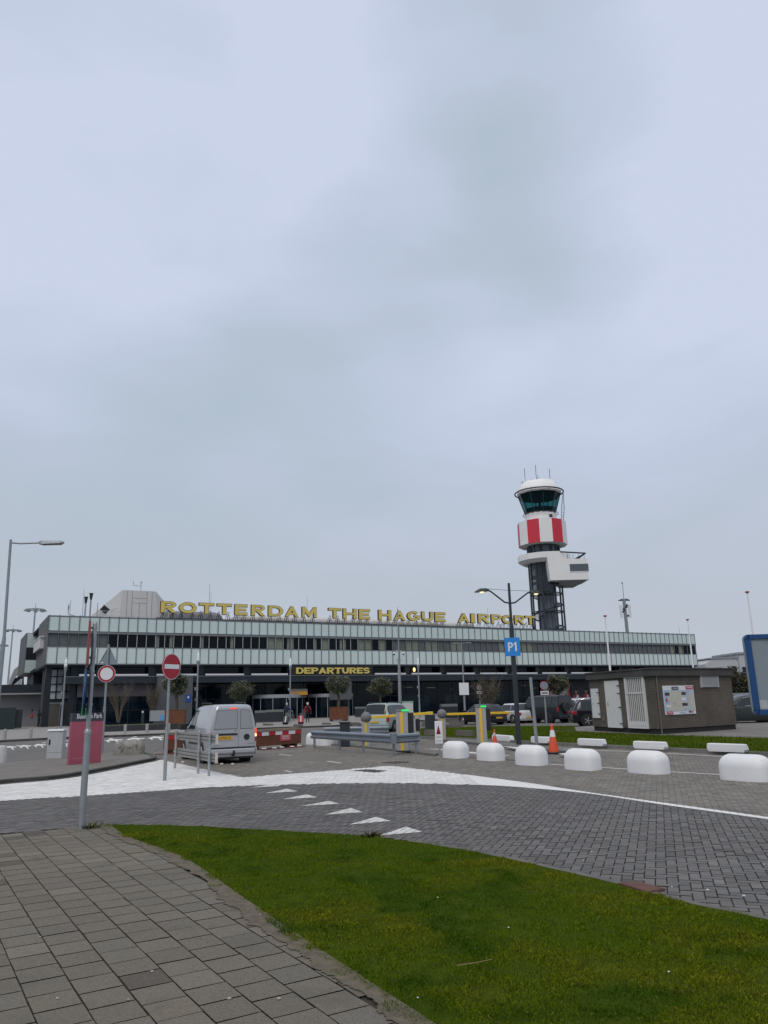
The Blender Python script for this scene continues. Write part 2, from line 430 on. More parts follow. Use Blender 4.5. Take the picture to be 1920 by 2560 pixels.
def herring(poly, th, w, gap):
    c, s = math.cos(th), math.sin(th)
    P = np.array(poly); R = np.c_[P[:, 0] * c + P[:, 1] * s, -P[:, 0] * s + P[:, 1] * c] / w
    mn, mx = np.floor(R.min(0)).astype(int) - 2, np.ceil(R.max(0)).astype(int) + 2
    X, Y = np.meshgrid(np.arange(mn[0], mx[0]), np.arange(mn[1], mx[1]), indexing='ij')
    X, Y = X.ravel(), Y.ravel(); res = (X - Y) % 4
    out = []
    for r, (lx, ly) in ((0, (2, 1)), (3, (1, 2))):
        k = res == r; x, y = X[k].astype(float), Y[k].astype(float); g = gap / w / 2
        q = np.stack([np.c_[x + g, y + g], np.c_[x + lx - g, y + g], np.c_[x + lx - g, y + ly - g], np.c_[x + g, y + ly - g]], 1) * w
        out.append(q)
    Q = np.concatenate(out); q = np.stack([Q[..., 0] * c - Q[..., 1] * s, Q[..., 0] * s + Q[..., 1] * c], -1)
    return q[inpoly(q.mean(1), poly)]
def lift(q, z, jit):
    n = len(q); V = np.zeros((n, 4, 3)); V[..., :2] = q
    V[..., 2] = z + rng.normal(0, jit, (n, 1)) + rng.normal(0, jit * .5, (n, 4))
    return V
def tints(n, s, warm=.03):
    t = np.clip(rng.normal(1, s, (n, 1)), .45, 1.7); w = rng.normal(0, warm, (n, 1))
    return np.c_[t * (1 + w), t, t * (1 - w)]
def clip_convex(sub, clip):
    """Sutherland-Hodgman, clip counter-clockwise"""
    out = [tuple(p) for p in sub]
    for i in range(len(clip)):
        a, b = clip[i], clip[(i + 1) % len(clip)]; inp, out = out, []
        if not inp: return []
        side = lambda p: (b[0] - a[0]) * (p[1] - a[1]) - (b[1] - a[1]) * (p[0] - a[0])
        for j in range(len(inp)):
            p, q = inp[j], inp[(j + 1) % len(inp)]; sp, sq = side(p), side(q)
            if sp >= 0: out.append(p)
            if (sp >= 0) != (sq >= 0):
                k = sp / (sp - sq); out.append((p[0] + (q[0] - p[0]) * k, p[1] + (q[1] - p[1]) * k))
    return out
def ccw(p):
    a = sum(p[i][0] * p[(i + 1) % len(p)][1] - p[(i + 1) % len(p)][0] * p[i][1] for i in range(len(p)))
    return p if a > 0 else p[::-1]
def strip(mb, pts, w, z0, z1, side=1):
    """a kerb of width w laid along pts (to the left of travel if side=1)"""
    P = [Vector(p).to_2d() for p in pts]; N = []
    for i in range(len(P)):
        d = (P[min(i + 1, len(P) - 1)] - P[max(i - 1, 0)]).normalized(); N.append(Vector((-d.y, d.x)) * side)
    for i in range(len(P) - 1):
        a, b = P[i], P[i + 1]; c, d = b + N[i + 1] * w, a + N[i] * w
        mb.prism(ccw([tuple(a), tuple(b), tuple(c), tuple(d)]), z0, z1)
def smooth_line(pts, k=6):
    """Catmull-Rom"""
    P = [Vector(p).to_2d() for p in pts]; out = []
    for i in range(len(P) - 1):
        p0, p1, p2, p3 = P[max(i - 1, 0)], P[i], P[i + 1], P[min(i + 2, len(P) - 1)]
        for j in range(k):
            t = j / k
            out.append(tuple(.5 * ((2 * p1) + (p2 - p0) * t + (2 * p0 - 5 * p1 + 4 * p2 - p3) * t * t + (3 * p1 - p0 - 3 * p2 + p3) * t ** 3)))
    out.append(tuple(P[-1])); return out
def GL(pts, z=0.0): return [G(u, v, z) for (u, v) in pts]

M_MARKW = mat('line_paint', (.70, .70, .69), .7, var=.06, vscale=3)
g = MB(); g.sheet([(-900, -300), (900, -300), (900, 1500), (-900, 1500)], 0.0)
struct(g.build('ground', M_ASPH))

def vnoise(P, sc, seed):
    r = np.random.default_rng(seed); T = r.random((64, 64)); p = P * sc; i = np.floor(p).astype(int); f = p - i; f = f * f * (3 - 2 * f)
    a = T[i[:, 0] % 64, i[:, 1] % 64]; b = T[(i[:, 0] + 1) % 64, i[:, 1] % 64]; c = T[i[:, 0] % 64, (i[:, 1] + 1) % 64]; d = T[(i[:, 0] + 1) % 64, (i[:, 1] + 1) % 64]
    return (a * (1 - f[:, 0]) + b * f[:, 0]) * (1 - f[:, 1]) + (c * (1 - f[:, 0]) + d * f[:, 0]) * f[:, 1]
# outlines
kerb_l = smooth_line(GL([(-220, 1990), (0, 1962), (145, 1949), (260, 1929), (347, 1911), (385, 1903), (388, 1897), (372, 1890), (330, 1886)]), 5)
white_low = smooth_line(GL([(-220, 2013), (0, 2003), (300, 1985), (600, 1966), (950, 1959), (1200, 1964), (1350, 1974), (1480, 1987), (1654, 2013.5), (1920, 2051), (2200, 2096)]), 6)
white_up = smooth_line(GL([(402, 1900), (602, 1944.5)]), 4) + smooth_line(GL([(606, 1944.5), (780, 1932), (960, 1917), (990, 1917)]), 4) + \
           smooth_line(GL([(1005, 1919), (1133, 1934), (1307, 1957), (1400, 1971.5), (1481, 1984), (1654, 2008.5), (1920, 2045.5), (2200, 2089)]), 6)
white_poly = white_low + white_up[::-1] + kerb_l[5:-12][::-1]
white_poly = white_low + white_up[::-1] + [p for p in kerb_l if True][:26][::-1]
grass_top = smooth_line([(-4.38, 12.52)] + GL([(450, 2067), (620, 2076), (800, 2086), (960, 2099), (1100, 2119), (1250, 2147), (1400, 2181), (1560, 2219), (1700, 2259), (1920, 2306)]) + [(4.1, 4.9), (5.2, 3.2)], 6)
side_edge = smooth_line([(-4.38, 12.50), (-3.72, 11.35), (-2.51, 9.7), (-1.41, 7.65), (-0.71, 6.34), (-0.23, 5.47), (0.13, 4.82), (.75, 3.7), (1.15, 3.0)], 6)
TH = -math.radians(19)
road_poly = white_low + [(12.5, 9.0), (8.5, 3.2)] + grass_top[::-1] + GL([(230, 2066), (0, 2088), (-260, 2120)]) + [(-13.0, 12.2), (-13.5, 15.6)]

# dark herringbone road
jb = MB(); jb.sheet(ccw(road_poly), .004); struct(jb.build('road_joint_bed', M_JOINT))
q = herring(road_poly, TH, .105, .0125)
struct(quads_mesh('brick_road', lift(q, .012, .0012), [M_BRICKD], None, tints(len(q), .13, .02)))
# white painted bricks
q = herring(white_poly, TH, .105, .0075)
jb = MB(); jb.sheet(ccw(white_poly), .0045); struct(jb.build('painted_joint_bed', mat('painted_joint', (.42, .42, .42), .9, var=.25, vscale=3)))
# three service covers lie in the paving
cover1 = GL([(881, 1927.5), (915, 1924.5), (970, 1927.5), (938, 1933)])
cover2 = GL([(954, 1907), (998, 1904), (1022, 1906.3), (985, 1910)])
cover3 = GL([(1546, 2216), (1594, 2211), (1664, 2231), (1622, 2240)])
q = q[~inpoly(q.mean(1), cover1)]
q = q[q.mean(1)[:, 0] < 1.9]
struct(quads_mesh('white_paint', lift(q, .012, .001), [M_PAINT], None, tints(len(q), .035, .01)))
# grey herringbone parking area
park_poly = white_up + [(15.5, 10.5), (24, 17), (10.9, 22.9), (8.79, 26.31), (6.41, 30.4), (4.32, 34.1), (1.5, 36.5), (-3.0, 42.0), (-12.5, 47.0), (-9.3, 31.0)]
q = herring(park_poly, TH, .105, .0075)
q = q[~inpoly(q.mean(1), cover2)]
jb = MB(); jb.sheet(ccw(park_poly), .0035); struct(jb.build('parking_joint_bed', mat('parking_joint', (.055, .052, .048), .95, var=.25, vscale=2)))
struct(quads_mesh('parking_paving', lift(q, .010, .001), [M_BRICKL], None, tints(len(q), .12, .025)))

# give-way triangles, painted on the bricks (joints stay dark)
tri_px = [[(625, 1971), (683, 1962.5), (703, 1967)], [(662, 1985), (718, 1974), (745, 1980.5)], [(707, 2000), (767, 1988), (794, 1995.5)],
          [(752, 2017.5), (822, 2004.7), (848, 2011.7)], [(812, 2039), (877, 2022), (907, 2033)], [(871, 2064.4), (940, 2044.7), (977, 2055)],
          [(949, 2091.5), (1015, 2069.5), (1056, 2082.5)]]
tb = MB()
for tp in tri_px:
    tri = ccw(GL(tp))
    qq = herring([(p[0] + dx, p[1] + dy) for p in tri for dx, dy in ((0, 0),)] if False else
                 [(min(p[0] for p in tri) - .3, min(p[1] for p in tri) - .3), (max(p[0] for p in tri) + .3, min(p[1] for p in tri) - .3),
                  (max(p[0] for p in tri) + .3, max(p[1] for p in tri) + .3), (min(p[0] for p in tri) - .3, max(p[1] for p in tri) + .3)], TH, .105, .010)
    for b in qq:
        pc = clip_convex(ccw([tuple(p) for p in b]), tri)
        if len(pc) > 2: tb.sheet(pc, .0165)
struct(tb.build('give_way_triangles', M_MARK))

# thin lines and arrow in the parking lanes
lb = MB()
def line(p, q, w, z=.016):
    a, b = Vector(p), Vector(q); d = (b - a).normalized(); n = Vector((-d.y, d.x)) * w / 2
    lb.sheet(ccw([tuple(a + n), tuple(b + n), tuple(b - n), tuple(a - n)]), z)
lane1 = GL([(1164, 1883), (1271, 1890)]); line(lane1[0], lane1[1], .16)
l2 = GL([(1360, 1911), (1412, 1914.5), (1672, 1931), (1809, 1938.5), (1990, 1951)])
for i in range(4): line(l2[i], l2[i + 1], .11)
l3 = GL([(1396, 1872.5), (1500, 1877), (1640, 1883), (1831, 1894), (2000, 1904)])
for i in range(4): line(l3[i], l3[i + 1], .12)
for a, b in (((698, 1887), (728, 1890)), ((817, 1904), (853, 1909)), ((712, 1928), (729, 1931))):
    pa, pb = G(*a), G(*b); line(pa, pb, .09)
ar = GL([(1061, 1873), (1107, 1876), (1107, 1878.5), (1190, 1884), (1190, 1882), (1100, 1873.5)]); lb.sheet(ccw(ar), .0165)
struct(lb.build('lane_markings', M_MARK))

# the thin tail of the white line, cut to a clean edge
wl = [p for p in white_low if p[0] > 1.7]; wu = [p for p in white_up if p[0] > 1.7]
tail = MB()
for i in range(60):
    t0, t1 = i / 60, (i + 1) / 60
    def at(P_, t): f = t * (len(P_) - 1); k = min(int(f), len(P_) - 2); return (P_[k][0] + (P_[k + 1][0] - P_[k][0]) * (f - k), P_[k][1] + (P_[k + 1][1] - P_[k][1]) * (f - k))
    cell = ccw([at(wl, t0), at(wl, t1), at(wu, t1), at(wu, t0)])
    mn_, mx_ = bbox(cell)
    for b in herring([(mn_[0] - .3, mn_[1] - .3), (mx_[0] + .3, mn_[1] - .3), (mx_[0] + .3, mx_[1] + .3), (mn_[0] - .3, mx_[1] + .3)], TH, .105, .006):
        pc = clip_convex(ccw([tuple(p) for p in b]), cell)
        if len(pc) > 2: tail.sheet(pc, .0165)
struct(tail.build('white_line', M_MARKW))

# paved footway in the foreground
side_poly = [(-4.38, 12.42)] + side_edge[1:] + [(1.2, 2.2), (-9.0, 2.2), (-13.0, 12.0)] + GL([(0, 2092), (120, 2078), (205, 2070)])
jb = MB(); jb.sheet(ccw(side_poly), .006); struct(jb.build('footway_joint_bed', mat('footway_joint', (.034, .031, .022), .95, var=.4, vscale=9)))
ta = math.atan2(.849, -.528); c, s = math.cos(ta), math.sin(ta)
rows = []
for i in range(-32, 50):
    off = (i % 2) * .15 + rng.normal(0, .016)
    for j in range(-10, 56):
        y0, x0 = i * .283, j * .302 + off
        gx = .0064 + abs(rng.normal(0, .0012)); gy = .0040 + abs(rng.normal(0, .0014))
        rows.append([(x0 + gx, y0 + gy), (x0 + .302 - gx, y0 + gy), (x0 + .302 - gx, y0 + .283 - gy), (x0 + gx, y0 + .283 - gy)])
R = np.array(rows); R = R + rng.normal(0, .0015, R.shape)
q = np.stack([R[..., 0] * c - R[..., 1] * s, R[..., 0] * s + R[..., 1] * c], -1)
q = q[inpoly(q.mean(1), side_poly)]
tt = tints(len(q), .045, .012); dk = rng.random(len(q)); tt[dk < .022] *= .66; tt[dk > .97] *= 1.14
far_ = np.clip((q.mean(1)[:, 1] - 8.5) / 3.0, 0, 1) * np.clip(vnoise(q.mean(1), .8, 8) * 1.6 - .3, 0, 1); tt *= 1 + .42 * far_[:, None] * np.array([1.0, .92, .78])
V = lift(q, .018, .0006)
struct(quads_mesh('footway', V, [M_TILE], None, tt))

# edging between lawn and road
eb = MB(); strip(eb, grass_top[27:], .085, .002, .022, 1); struct(eb.build('lawn_edging', mat('edging_concrete', (.115, .110, .100), .95, var=.35, vscale=3)))
# sandy worn rim of the footway beside the lawn
M_SAND = mat('sandy_rim', (.105, .088, .062), 1.0, var=.4, vscale=14, bump=.6, bscale=60)
side_fine = []
for i in range(len(side_edge) - 1):
    for k in range(14): a, b = side_edge[i], side_edge[i + 1]; side_fine.append((a[0] + (b[0] - a[0]) * k / 14, a[1] + (b[1] - a[1]) * k / 14))
_rn = vnoise(np.array(side_fine) + 20, 2.1, 21) * .6 + vnoise(np.array(side_fine) + 20, 9, 22) * .4 + rng.normal(0, .05, len(side_fine))
rim_in = [(p[0] - .07 - .15 * max(0, _rn[i] - .22), p[1] - .02 - .09 * max(0, _rn[i] - .22)) for i, p in enumerate(side_fine)]
rb = MB()
for i in range(len(side_fine) - 1):
    a, b = side_fine[i], side_fine[i + 1]; rb.sheet(ccw([(a[0] + .05, a[1]), (b[0] + .05, b[1]), rim_in[i + 1], rim_in[i]]), .0245)
struct(rb.build('sandy_edge', M_SAND))

# lawn: soil sheet + blades (stuff)
lawn_poly = side_edge + [(1.2, 2.4), (5.0, 2.4)] + grass_top[::-1]
sb = MB(); sb.sheet(ccw(lawn_poly), .020); struct(sb.build('lawn_soil', M_SOIL))
def blades(name, poly, n, hmin, hmax, wid, near=4.6, power=1.1):
    mn, mx = bbox(poly); P = rng.uniform(mn - .1, mx + .1, (n, 2)); wob = np.c_[vnoise(P, 5, 31) - .42, vnoise(P, 5, 32) - .42] * .16 + np.c_[vnoise(P, 17, 33) - .5, vnoise(P, 17, 34) - .5] * .07; P = P[inpoly(P + wob, poly)]; P = P[~inpoly(P, cover3)]
    d = np.hypot(P[:, 0], P[:, 1]); P = P[rng.random(len(P)) < np.minimum(1, (near / d) ** power)]
    n = len(P); d = np.hypot(P[:, 0], P[:, 1])
    big = vnoise(P, .9, 1) * .6 + vnoise(P, 2.3, 2) * .4; fine = vnoise(P, 7, 3)
    h = (hmin + (hmax - hmin) * rng.random(n)) * (.42 + 1.25 * big * fine + .4 * fine * (vnoise(P, 19, 41) ** 2)); w = wid * (.7 + .6 * rng.random(n)) * np.maximum(1, (d / near) ** .5)
    az = rng.random(n) * 2 * PI; lean = rng.random(n) ** .8 * 1.05; la = rng.random(n) * 2 * PI + vnoise(P, 3, 9) * 4
    V = np.zeros((n, 4, 3)); ca, sa = np.cos(az), np.sin(az)
    dx, dy = np.cos(la) * np.sin(lean) * h, np.sin(la) * np.sin(lean) * h
    z0 = .016
    V[:, 0] = np.c_[P[:, 0] - ca * w, P[:, 1] - sa * w, np.full(n, z0)]; V[:, 1] = np.c_[P[:, 0] + ca * w, P[:, 1] + sa * w, np.full(n, z0)]
    V[:, 2] = np.c_[P[:, 0] + ca * w * .6 + dx * .55, P[:, 1] + sa * w * .6 + dy * .55, z0 + h * .62]
    V[:, 3] = np.c_[P[:, 0] + dx, P[:, 1] + dy, z0 + h * np.cos(lean) * .9 + .004]
    base = np.array([.080, .136, .005]); yel = np.array([.142, .160, .009]); drk = np.array([.040, .090, .004]); dry = np.array([.17, .135, .045])
    k = np.clip((big - .42) * 3.0 + rng.normal(0, .16, n), 0, 1)[:, None]
    col = base * (1 - k) + yel * k
    m = np.clip((vnoise(P, 1.8, 5) * .7 + vnoise(P, 5, 6) * .3 - .58) * 5 + rng.normal(0, .18, n), 0, 1)[:, None]; col = col * (1 - m) + drk * m
    r = rng.random(n); col[r < .03] = dry; col *= np.clip(rng.normal(1, .24, (n, 1)), .45, 1.7)
    o = quads_mesh(name, V, [M_BLADE], None, col); return o
tag(blades('lawn_grass', lawn_poly, 1500000, .016, .038, .0015), 'short mown green grass of the lawn wedge beside the footway', 'grass', kind='stuff')

# left traffic island (raised, paved, with a dark kerb)
isl_back = GL([(330, 1886), (200, 1896), (60, 1909), (0, 1915), (-220, 1945)])
isl = kerb_l + isl_back[1:]
ib = MB(); ib.prism(ccw(isl), 0, .09); struct(ib.build('traffic_island', mat('island_paving', (.150, .140, .125), .9, var=.22, vscale=2.5, bump=.5, bscale=14)))
kb = MB(); strip(kb, kerb_l, .16, .0, .115, 1); strip(kb, kerb_l, .10, .0, .03, -1); struct(kb.build('island_kerb', M_KERBD))

# toothed markings on the left road
zb = MB()
def zig(u0, v0, u1, v1, n, off=0):
    for i in range(n):
        f = i / n; u, v = u0 + (u1 - u0) * f, v0 + (v1 - v0) * f; w = (u1 - u0) / n; dv = (v1 - v0) / n
        zb.sheet(ccw(GL([(u, v), (u + w * .34, v - 4.5 + dv * .3), (u + w * .95, v - 1.2 + dv * .9), (u + w * .9, v + .6 + dv * .9)])), .006)
        zb.sheet(ccw(GL([(u + w * .5, v - 1 + dv * .5), (u + w * .62, v - 1 + dv * .6), (u + w * .78, v + 6.3 + dv * .7), (u + w * .66, v + 6.3 + dv * .7)])), .008)
        zb.sheet(ccw(GL([(u + w * .12, v - 1 + dv * .1), (u + w * .22, v - 1.4 + dv * .2), (u + w * .32, v + 4 + dv * .3), (u + w * .22, v + 4 + dv * .2)])), .010)
zig(-30, 1873, 118, 1862.5, 4); zig(150, 1864, 175, 1860, 1); zig(258, 1853, 420, 1843.5, 3)
for u, v in ((38, 1864), (103, 1857), (160, 1852), (270, 1846.5), (330, 1842), (398, 1838)):
    zb.sheet(ccw(GL([(u, v), (u + 10, v - .8), (u + 14, v + .4), (u + 5, v + 1.2)])), .006)
struct(zb.build('road_teeth', M_MARK))

# raised apron in front of the terminal
AP = .12
apron = GL([(-260, 1878), (0, 1851), (150, 1843), (330, 1836.5), (490, 1830), (650, 1819.5)], AP) + [(-4.2, 61.5), (2.0, 70), (14, 82), (60, 108), (52, 150), (-120, 150), (-120, 40)]
ab = MB(); ab.prism(ccw(apron), 0.0, AP); struct(ab.build('apron_pavement', M_PAVE))
kb = MB(); strip(kb, apron[:10], .22, .0, AP + .01, 1); struct(kb.build('apron_kerb', M_KERBD))

# grass strip on the right with its kerb
gk = GL([(1046, 1846), (1130, 1850), (1224, 1854.5), (1392, 1864), (1640, 1877), (1920, 1891), (2150, 1904)])
gback = GL([(2150, 1856), (1920, 1846), (1648, 1838.5), (1440, 1829.5), (1436, 1816), (1220, 1816.5), (1120, 1819), (1053, 1822)], .1)
strip_poly = gk + gback
gb = MB(); gb.prism(ccw(strip_poly), 0, .10); struct(gb.build('grass_strip', M_LAWN))
kb = MB(); strip(kb, gk, .14, .0, .125, -1); struct(kb.build('strip_kerb', M_KERB))
def far_blades(name, poly, n, z, label):
    mn, mx = bbox(poly); P = rng.uniform(mn, mx, (n, 2)); P = P[inpoly(P, poly)]; n = len(P)
    h = .035 + .05 * rng.random(n); w = .008 + .006 * rng.random(n); az = rng.random(n) * 6.28; la = rng.random(n) * 6.28
    ca, sa = np.cos(az) * w, np.sin(az) * w; dx, dy = np.cos(la) * h * .5, np.sin(la) * h * .5
    V = np.zeros((n, 4, 3)); V[:, 0] = np.c_[P[:, 0] - ca, P[:, 1] - sa, np.full(n, z)]; V[:, 1] = np.c_[P[:, 0] + ca, P[:, 1] + sa, np.full(n, z)]
    V[:, 2] = np.c_[P[:, 0] + dx + ca * .3, P[:, 1] + dy + sa * .3, z + h]; V[:, 3] = np.c_[P[:, 0] + dx - ca * .3, P[:, 1] + dy - sa * .3, z + h]
    k = vnoise(P, .8, 4)[:, None]
    col = (np.array([.058, .104, .008]) * (1 - k) + np.array([.096, .122, .012]) * k) * np.clip(rng.normal(1, .25, (n, 1)), .5, 1.7)
    return tag(quads_mesh(name, V, [M_BLADE], None, col), label, 'grass', kind='stuff')
far_blades('verge_grass', strip_poly, 120000, .095, 'green grass of the strip between parking lane and brick hut')
# paving round the brick hut
hp = GL([(1390, 1832), (1440, 1829.5), (1648, 1838.5), (1920, 1846.5), (2150, 1856)], .1) + [(26, 45), (16, 50), (9.5, 45)]
hb = MB(); hb.prism(ccw(hp), 0, .108); struct(hb.build('hut_paving', mat('hut_paving', (.16, .15, .14), .9, var=.25, vscale=.8)))

# kerbed islands that carry the barrier machines
def isle(name, px, z=.10):
    b = MB(); b.prism(ccw(GL(px)), 0, z); return struct(b.build(name, mat('isle_concrete', (.135, .130, .122), .9, var=.25, vscale=1.5, bump=.3, bscale=30)))
isle('barrier_island', [(800, 1862), (880, 1868), (1005, 1881), (1088, 1891.5), (1096, 1888.5), (1060, 1882), (1000, 1872), (900, 1857), (830, 1856)], .08)
isle('machine_island', [(1110, 1855), (1200, 1864), (1300, 1874.5), (1440, 1888), (1447, 1884.5), (1330, 1869), (1220, 1856.5), (1120, 1850.5)], .10)
pb = MB()
for px in ([(1253, 1865), (1300, 1868), (1345, 1874), (1330, 1878), (1285, 1871)], [(1395, 1884), (1417, 1882), (1440, 1886.5), (1420, 1888.5)]):
    pb.sheet(ccw(GL(px, .104)), .1045)
struct(pb.build('spilled_paint', M_MARK))
isle('lower_kerb', [(1155, 1895.5), (1296, 1903), (1296, 1900), (1155, 1892.5)], .035)

# service covers
def cover(name, px, label, m, up=0.0):
    c_ = Vector((sum(p[0] for p in px) / 4, sum(p[1] for p in px) / 4)); b = MB()
    b.prism(ccw(px), .004, .0135 + up); b.prism(ccw([tuple(c_ + (Vector(p) - c_) * .9) for p in px]), .0135 + up, .0165 + up)
    return tag(b.build(name, m), label, 'service cover')
M_COVER = mat('cover_iron', (.050, .036, .028), .8, .2, var=.3, vscale=5)
cover('service_cover', cover1, 'dark brown service cover inside the white painted area', M_COVER)
cover('service_cover', cover2, 'flat brown service cover in grey paving before the guard rail', M_COVER)
cover('service_cover', cover3, 'rust-red service cover at the edge of the foreground lawn', mat('rust_cover', (.10, .045, .032), .85, var=.25, vscale=6), .018)
# ================================================================ TERMINAL
TA = (-35.29, 79.65); TRZ = math.radians(28.7765); TL = 98.0
ex = Vector((math.cos(TRZ), math.sin(TRZ))); en = Vector((-ex.y, ex.x))
def onfac(u, v, off=0.0):
    d = ray_dir(u, v); dn = d.x * en.x + d.y * en.y; a = TA[0] * en.x + TA[1] * en.y
    k = (a + off) / dn; px, py = d.x * k - TA[0], d.y * k - TA[1]
    return px * ex.x + py * ex.y, EYE + d.z * k
def tw(s, n, z=0.0):
    return (TA[0] + ex.x * s + en.x * n, TA[1] + ex.y * s + en.y * n, z)
M_PANEL = mat('glass_panel', (.54, .645, .635), .42, var=.05, vscale=.35, spec=.35, coat=.05)
M_PANELB = mat('glass_panel_lower', (.57, .67, .65), .42, var=.06, vscale=.4, spec=.35)
M_MULL = mat('mullion_metal', (.17, .185, .20), .5, .3)
M_MULLW = mat('mullion_light', (.52, .55, .57), .5, .2)
M_CLAD = mat('grey_cladding', (.165, .172, .186), .6, .15, var=.10, vscale=1.2)
M_CLADL = mat('light_grey_cladding', (.52, .52, .515), .75, var=.10, vscale=.5, streak=True)
M_GWIN = glass_mat('office_glass', (.006, .012, .024), .78, .04, .5, (.94, .95, .94))
M_GGR = glass_mat('ground_floor_glass', (.003, .010, .020), .35, .05, .28)
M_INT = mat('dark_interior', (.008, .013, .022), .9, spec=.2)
M_CURT = mat('curtain', (.66, .70, .58), .9, var=.16, vscale=3, streak=True)
M_BLIND = mat('grey_blind', (.34, .36, .39), .9, var=.06)
M_DFRAME = mat('dark_frame', (.008, .014, .022), .5, .2)
M_PURP = mat('brown_grey_panel', (.068, .062, .072), .8, var=.10, vscale=.8)
M_GWALL = mat('grey_wall', (.085, .092, .10), .75, var=.10, vscale=.6)
M_CANOPY = mat('canopy_dark', (.011, .019, .029), .6, var=.1)
M_STRIPL = mat('light_strip', (.62, .64, .66), .6)
M_GREY1 = mat('entrance_grey', (.28, .30, .32), .6)
term = thing('terminal_building', 'long airport terminal with two bands of pale green glass panels over a dark ground floor', 'terminal', TA, TRZ)
ZB, ZL, ZW, ZU, ZR = 6.35, 8.17, 9.58, 9.80, 11.42
# structural body
b = MB(); b.box(.02, TL - .02, .10, 22, ZR - .35, ZR - .05); b.box(.02, TL - .02, .10, 22, ZB - .08, ZB + .25); b.box(0, .12, .10, 11, ZB, ZR - .05)
b.box(.2, TL - .2, 5.0, 5.1, ZB + .25, ZR - .35); b.box(TL - .12, TL, .10, 22, ZB, ZR - .05)
b.build('upper_floor_body', M_INT, term)
# glass panels and windows, one per bay
b = MB(); b.box(.04, .96, -.03, .02, ZU + .06, ZR - .12); up0 = b.build('upper_panel', M_PANEL, term)
b = MB(); b.box(.04, .96, -.03, .02, ZB + .12, ZL - .02); lo0 = b.build('lower_panel', M_PANELB, term)
b = MB(); b.box(.03, .97, .04, .06, ZL + .05, ZW - .03); wi0 = b.build('window', M_GWIN, term)
b = MB(); b.add([(.06 + i * .0733, .10 + .03 * (i % 2), z) for z in (ZL + .08, ZW - .05) for i in range(13)], [(i, i + 1, 14 + i, 13 + i) for i in range(12)])
cu0 = b.build('curtain', M_CURT, wi0)
b = MB(); b.add([(.06 + i * .0733, .10 + .03 * (i % 2), z) for z in (ZL + .08, ZW - .05) for i in range(6)], [(i, i + 1, 7 + i, 6 + i) for i in range(5)])
ch_me = b.build('curtain', M_CURT, wi0).data
b = MB(); b.box(.05, .95, .09, .10, ZL + .06, ZW - .05); bl0 = b.build('roller_blind', M_BLIND, wi0)
for ch in list(wi0.children): bpy.data.objects.remove(ch)
cu_me = [m for m in bpy.data.meshes if m.name.startswith('curtain') and len(m.polygons) == 12][0]
bl_me = [m for m in bpy.data.meshes if m.name.startswith('roller_blind')][0]
def child(name, me, parent, x=0.0):
    o = bpy.data.objects.new(name, me); COL.objects.link(o); o.parent = parent; o.location = (x, 0, 0); return o
r3 = random.Random(3)
half = {11, 12, 16, 19, 33, 26, 27, 30, 34}; full = {24, 25, 31, 36, 37, 39, 43, 44, 46, 47, 50, 51, 58, 59, 60, 61, 62, 63}
for i in range(98):
    u = up0 if i == 0 else child('upper_panel', up0.data, term, i)
    l = lo0 if i == 0 else child('lower_panel', lo0.data, term, i)
    w = wi0 if i == 0 else child('window', wi0.data, term, i)
    if i in half: child('curtain', ch_me, w, .0 if r3.random() < .5 else .5)
    elif i in full: child('curtain', cu_me, w)
    elif i < 6 or (40 < i < 92): child('roller_blind', bl_me, w)
    elif i in (92, 94): child('curtain', cu_me, w)
b = MB()
for i in range(99):
    b.box(i - .035, i + .035, -.10, .0, ZB + .05, ZL + .02); b.box(i - .035, i + .035, -.10, .0, ZU - .05, ZR + .06); b.box(i - .03, i + .03, -.06, .05, ZL + .02, ZU - .05)
    b.box(i - .02, i + .02, -.115, -.10, ZR - .1, ZR + .10)
b.build('mullion_grid', M_MULL, term)
b = MB()
for i in range(7, 37): b.box(i - .022, i + .022, -.085, -.06, ZL + .04, ZW - .02)
b.build('light_mullions', M_MULLW, term)
b = MB(); b.box(-.05, TL + .05, -.14, .1, ZW, ZU - .0); b.box(-.02, TL + .02, -.07, .1, ZL - .02, ZL + .05); b.box(-.02, TL + .02, -.09, .1, ZB, ZB + .10)
b.box(-.06, TL + .06, -.06, .10, ZR - .1, ZR + .02); b.build('facade_rail', M_MULL, term)
b = MB(); b.box(0, TL, .02, 22, ZR - .05, ZR - .02); b.build('roof', mat('roof_felt', (.12, .12, .12), .9), term)
# soffit
b = MB(); b.box(-.0, TL, 0, 12, ZB - .16, ZB - .085); b.build('soffit', M_CANOPY, term)
# left end wall: ribbed grey cladding with a sun screen box
b = MB()
b.box(-.05, .0, .12, 10.9, ZB - .02, ZR + .02)
for i in range(37): b.box(-.10, -.05, .12 + i * .295, .20 + i * .295, ZB - .02, ZR + .03)
b.build('end_wall', M_CLAD, term)
b = MB(); b.box(-.55, -.10, 2.4, 10.7, 9.35, 9.5); b.box(-.5, -.10, 2.6, 10.6, 8.2, 9.35); b.build('sun_screen', M_CLADL, term)
# second block further back and the link between them
b = MB(); b.box(-.7, 14, 20.7, 31.6, ZB, ZR)
for i in range(30): b.box(-.76, -.7, 20.9 + i * .36, 21.02 + i * .36, ZB, ZR + .02)
b.build('rear_wing', M_CLAD, term)
b = MB(); b.box(-.6, 6, 20.58, 20.69, 9.6, ZR - .1); b.box(-.6, 6, 20.58, 20.69, ZB + .1, 8.0); b.build('rear_wing_panel', M_PANEL, term)
b = MB(); b.box(-.6, 6, 20.60, 20.69, 8.1, 9.5); b.build('rear_wing_window', M_DFRAME, term)
b = MB(); b.box(2.5, 14, 11, 20.6, 0, ZR - .6); b.build('link_wall', M_GWALL, term)
b = MB(); b.box(.5, 14, 20.8, 31.4, 0, ZB); b.build('rear_wing_base', M_CANOPY, term)
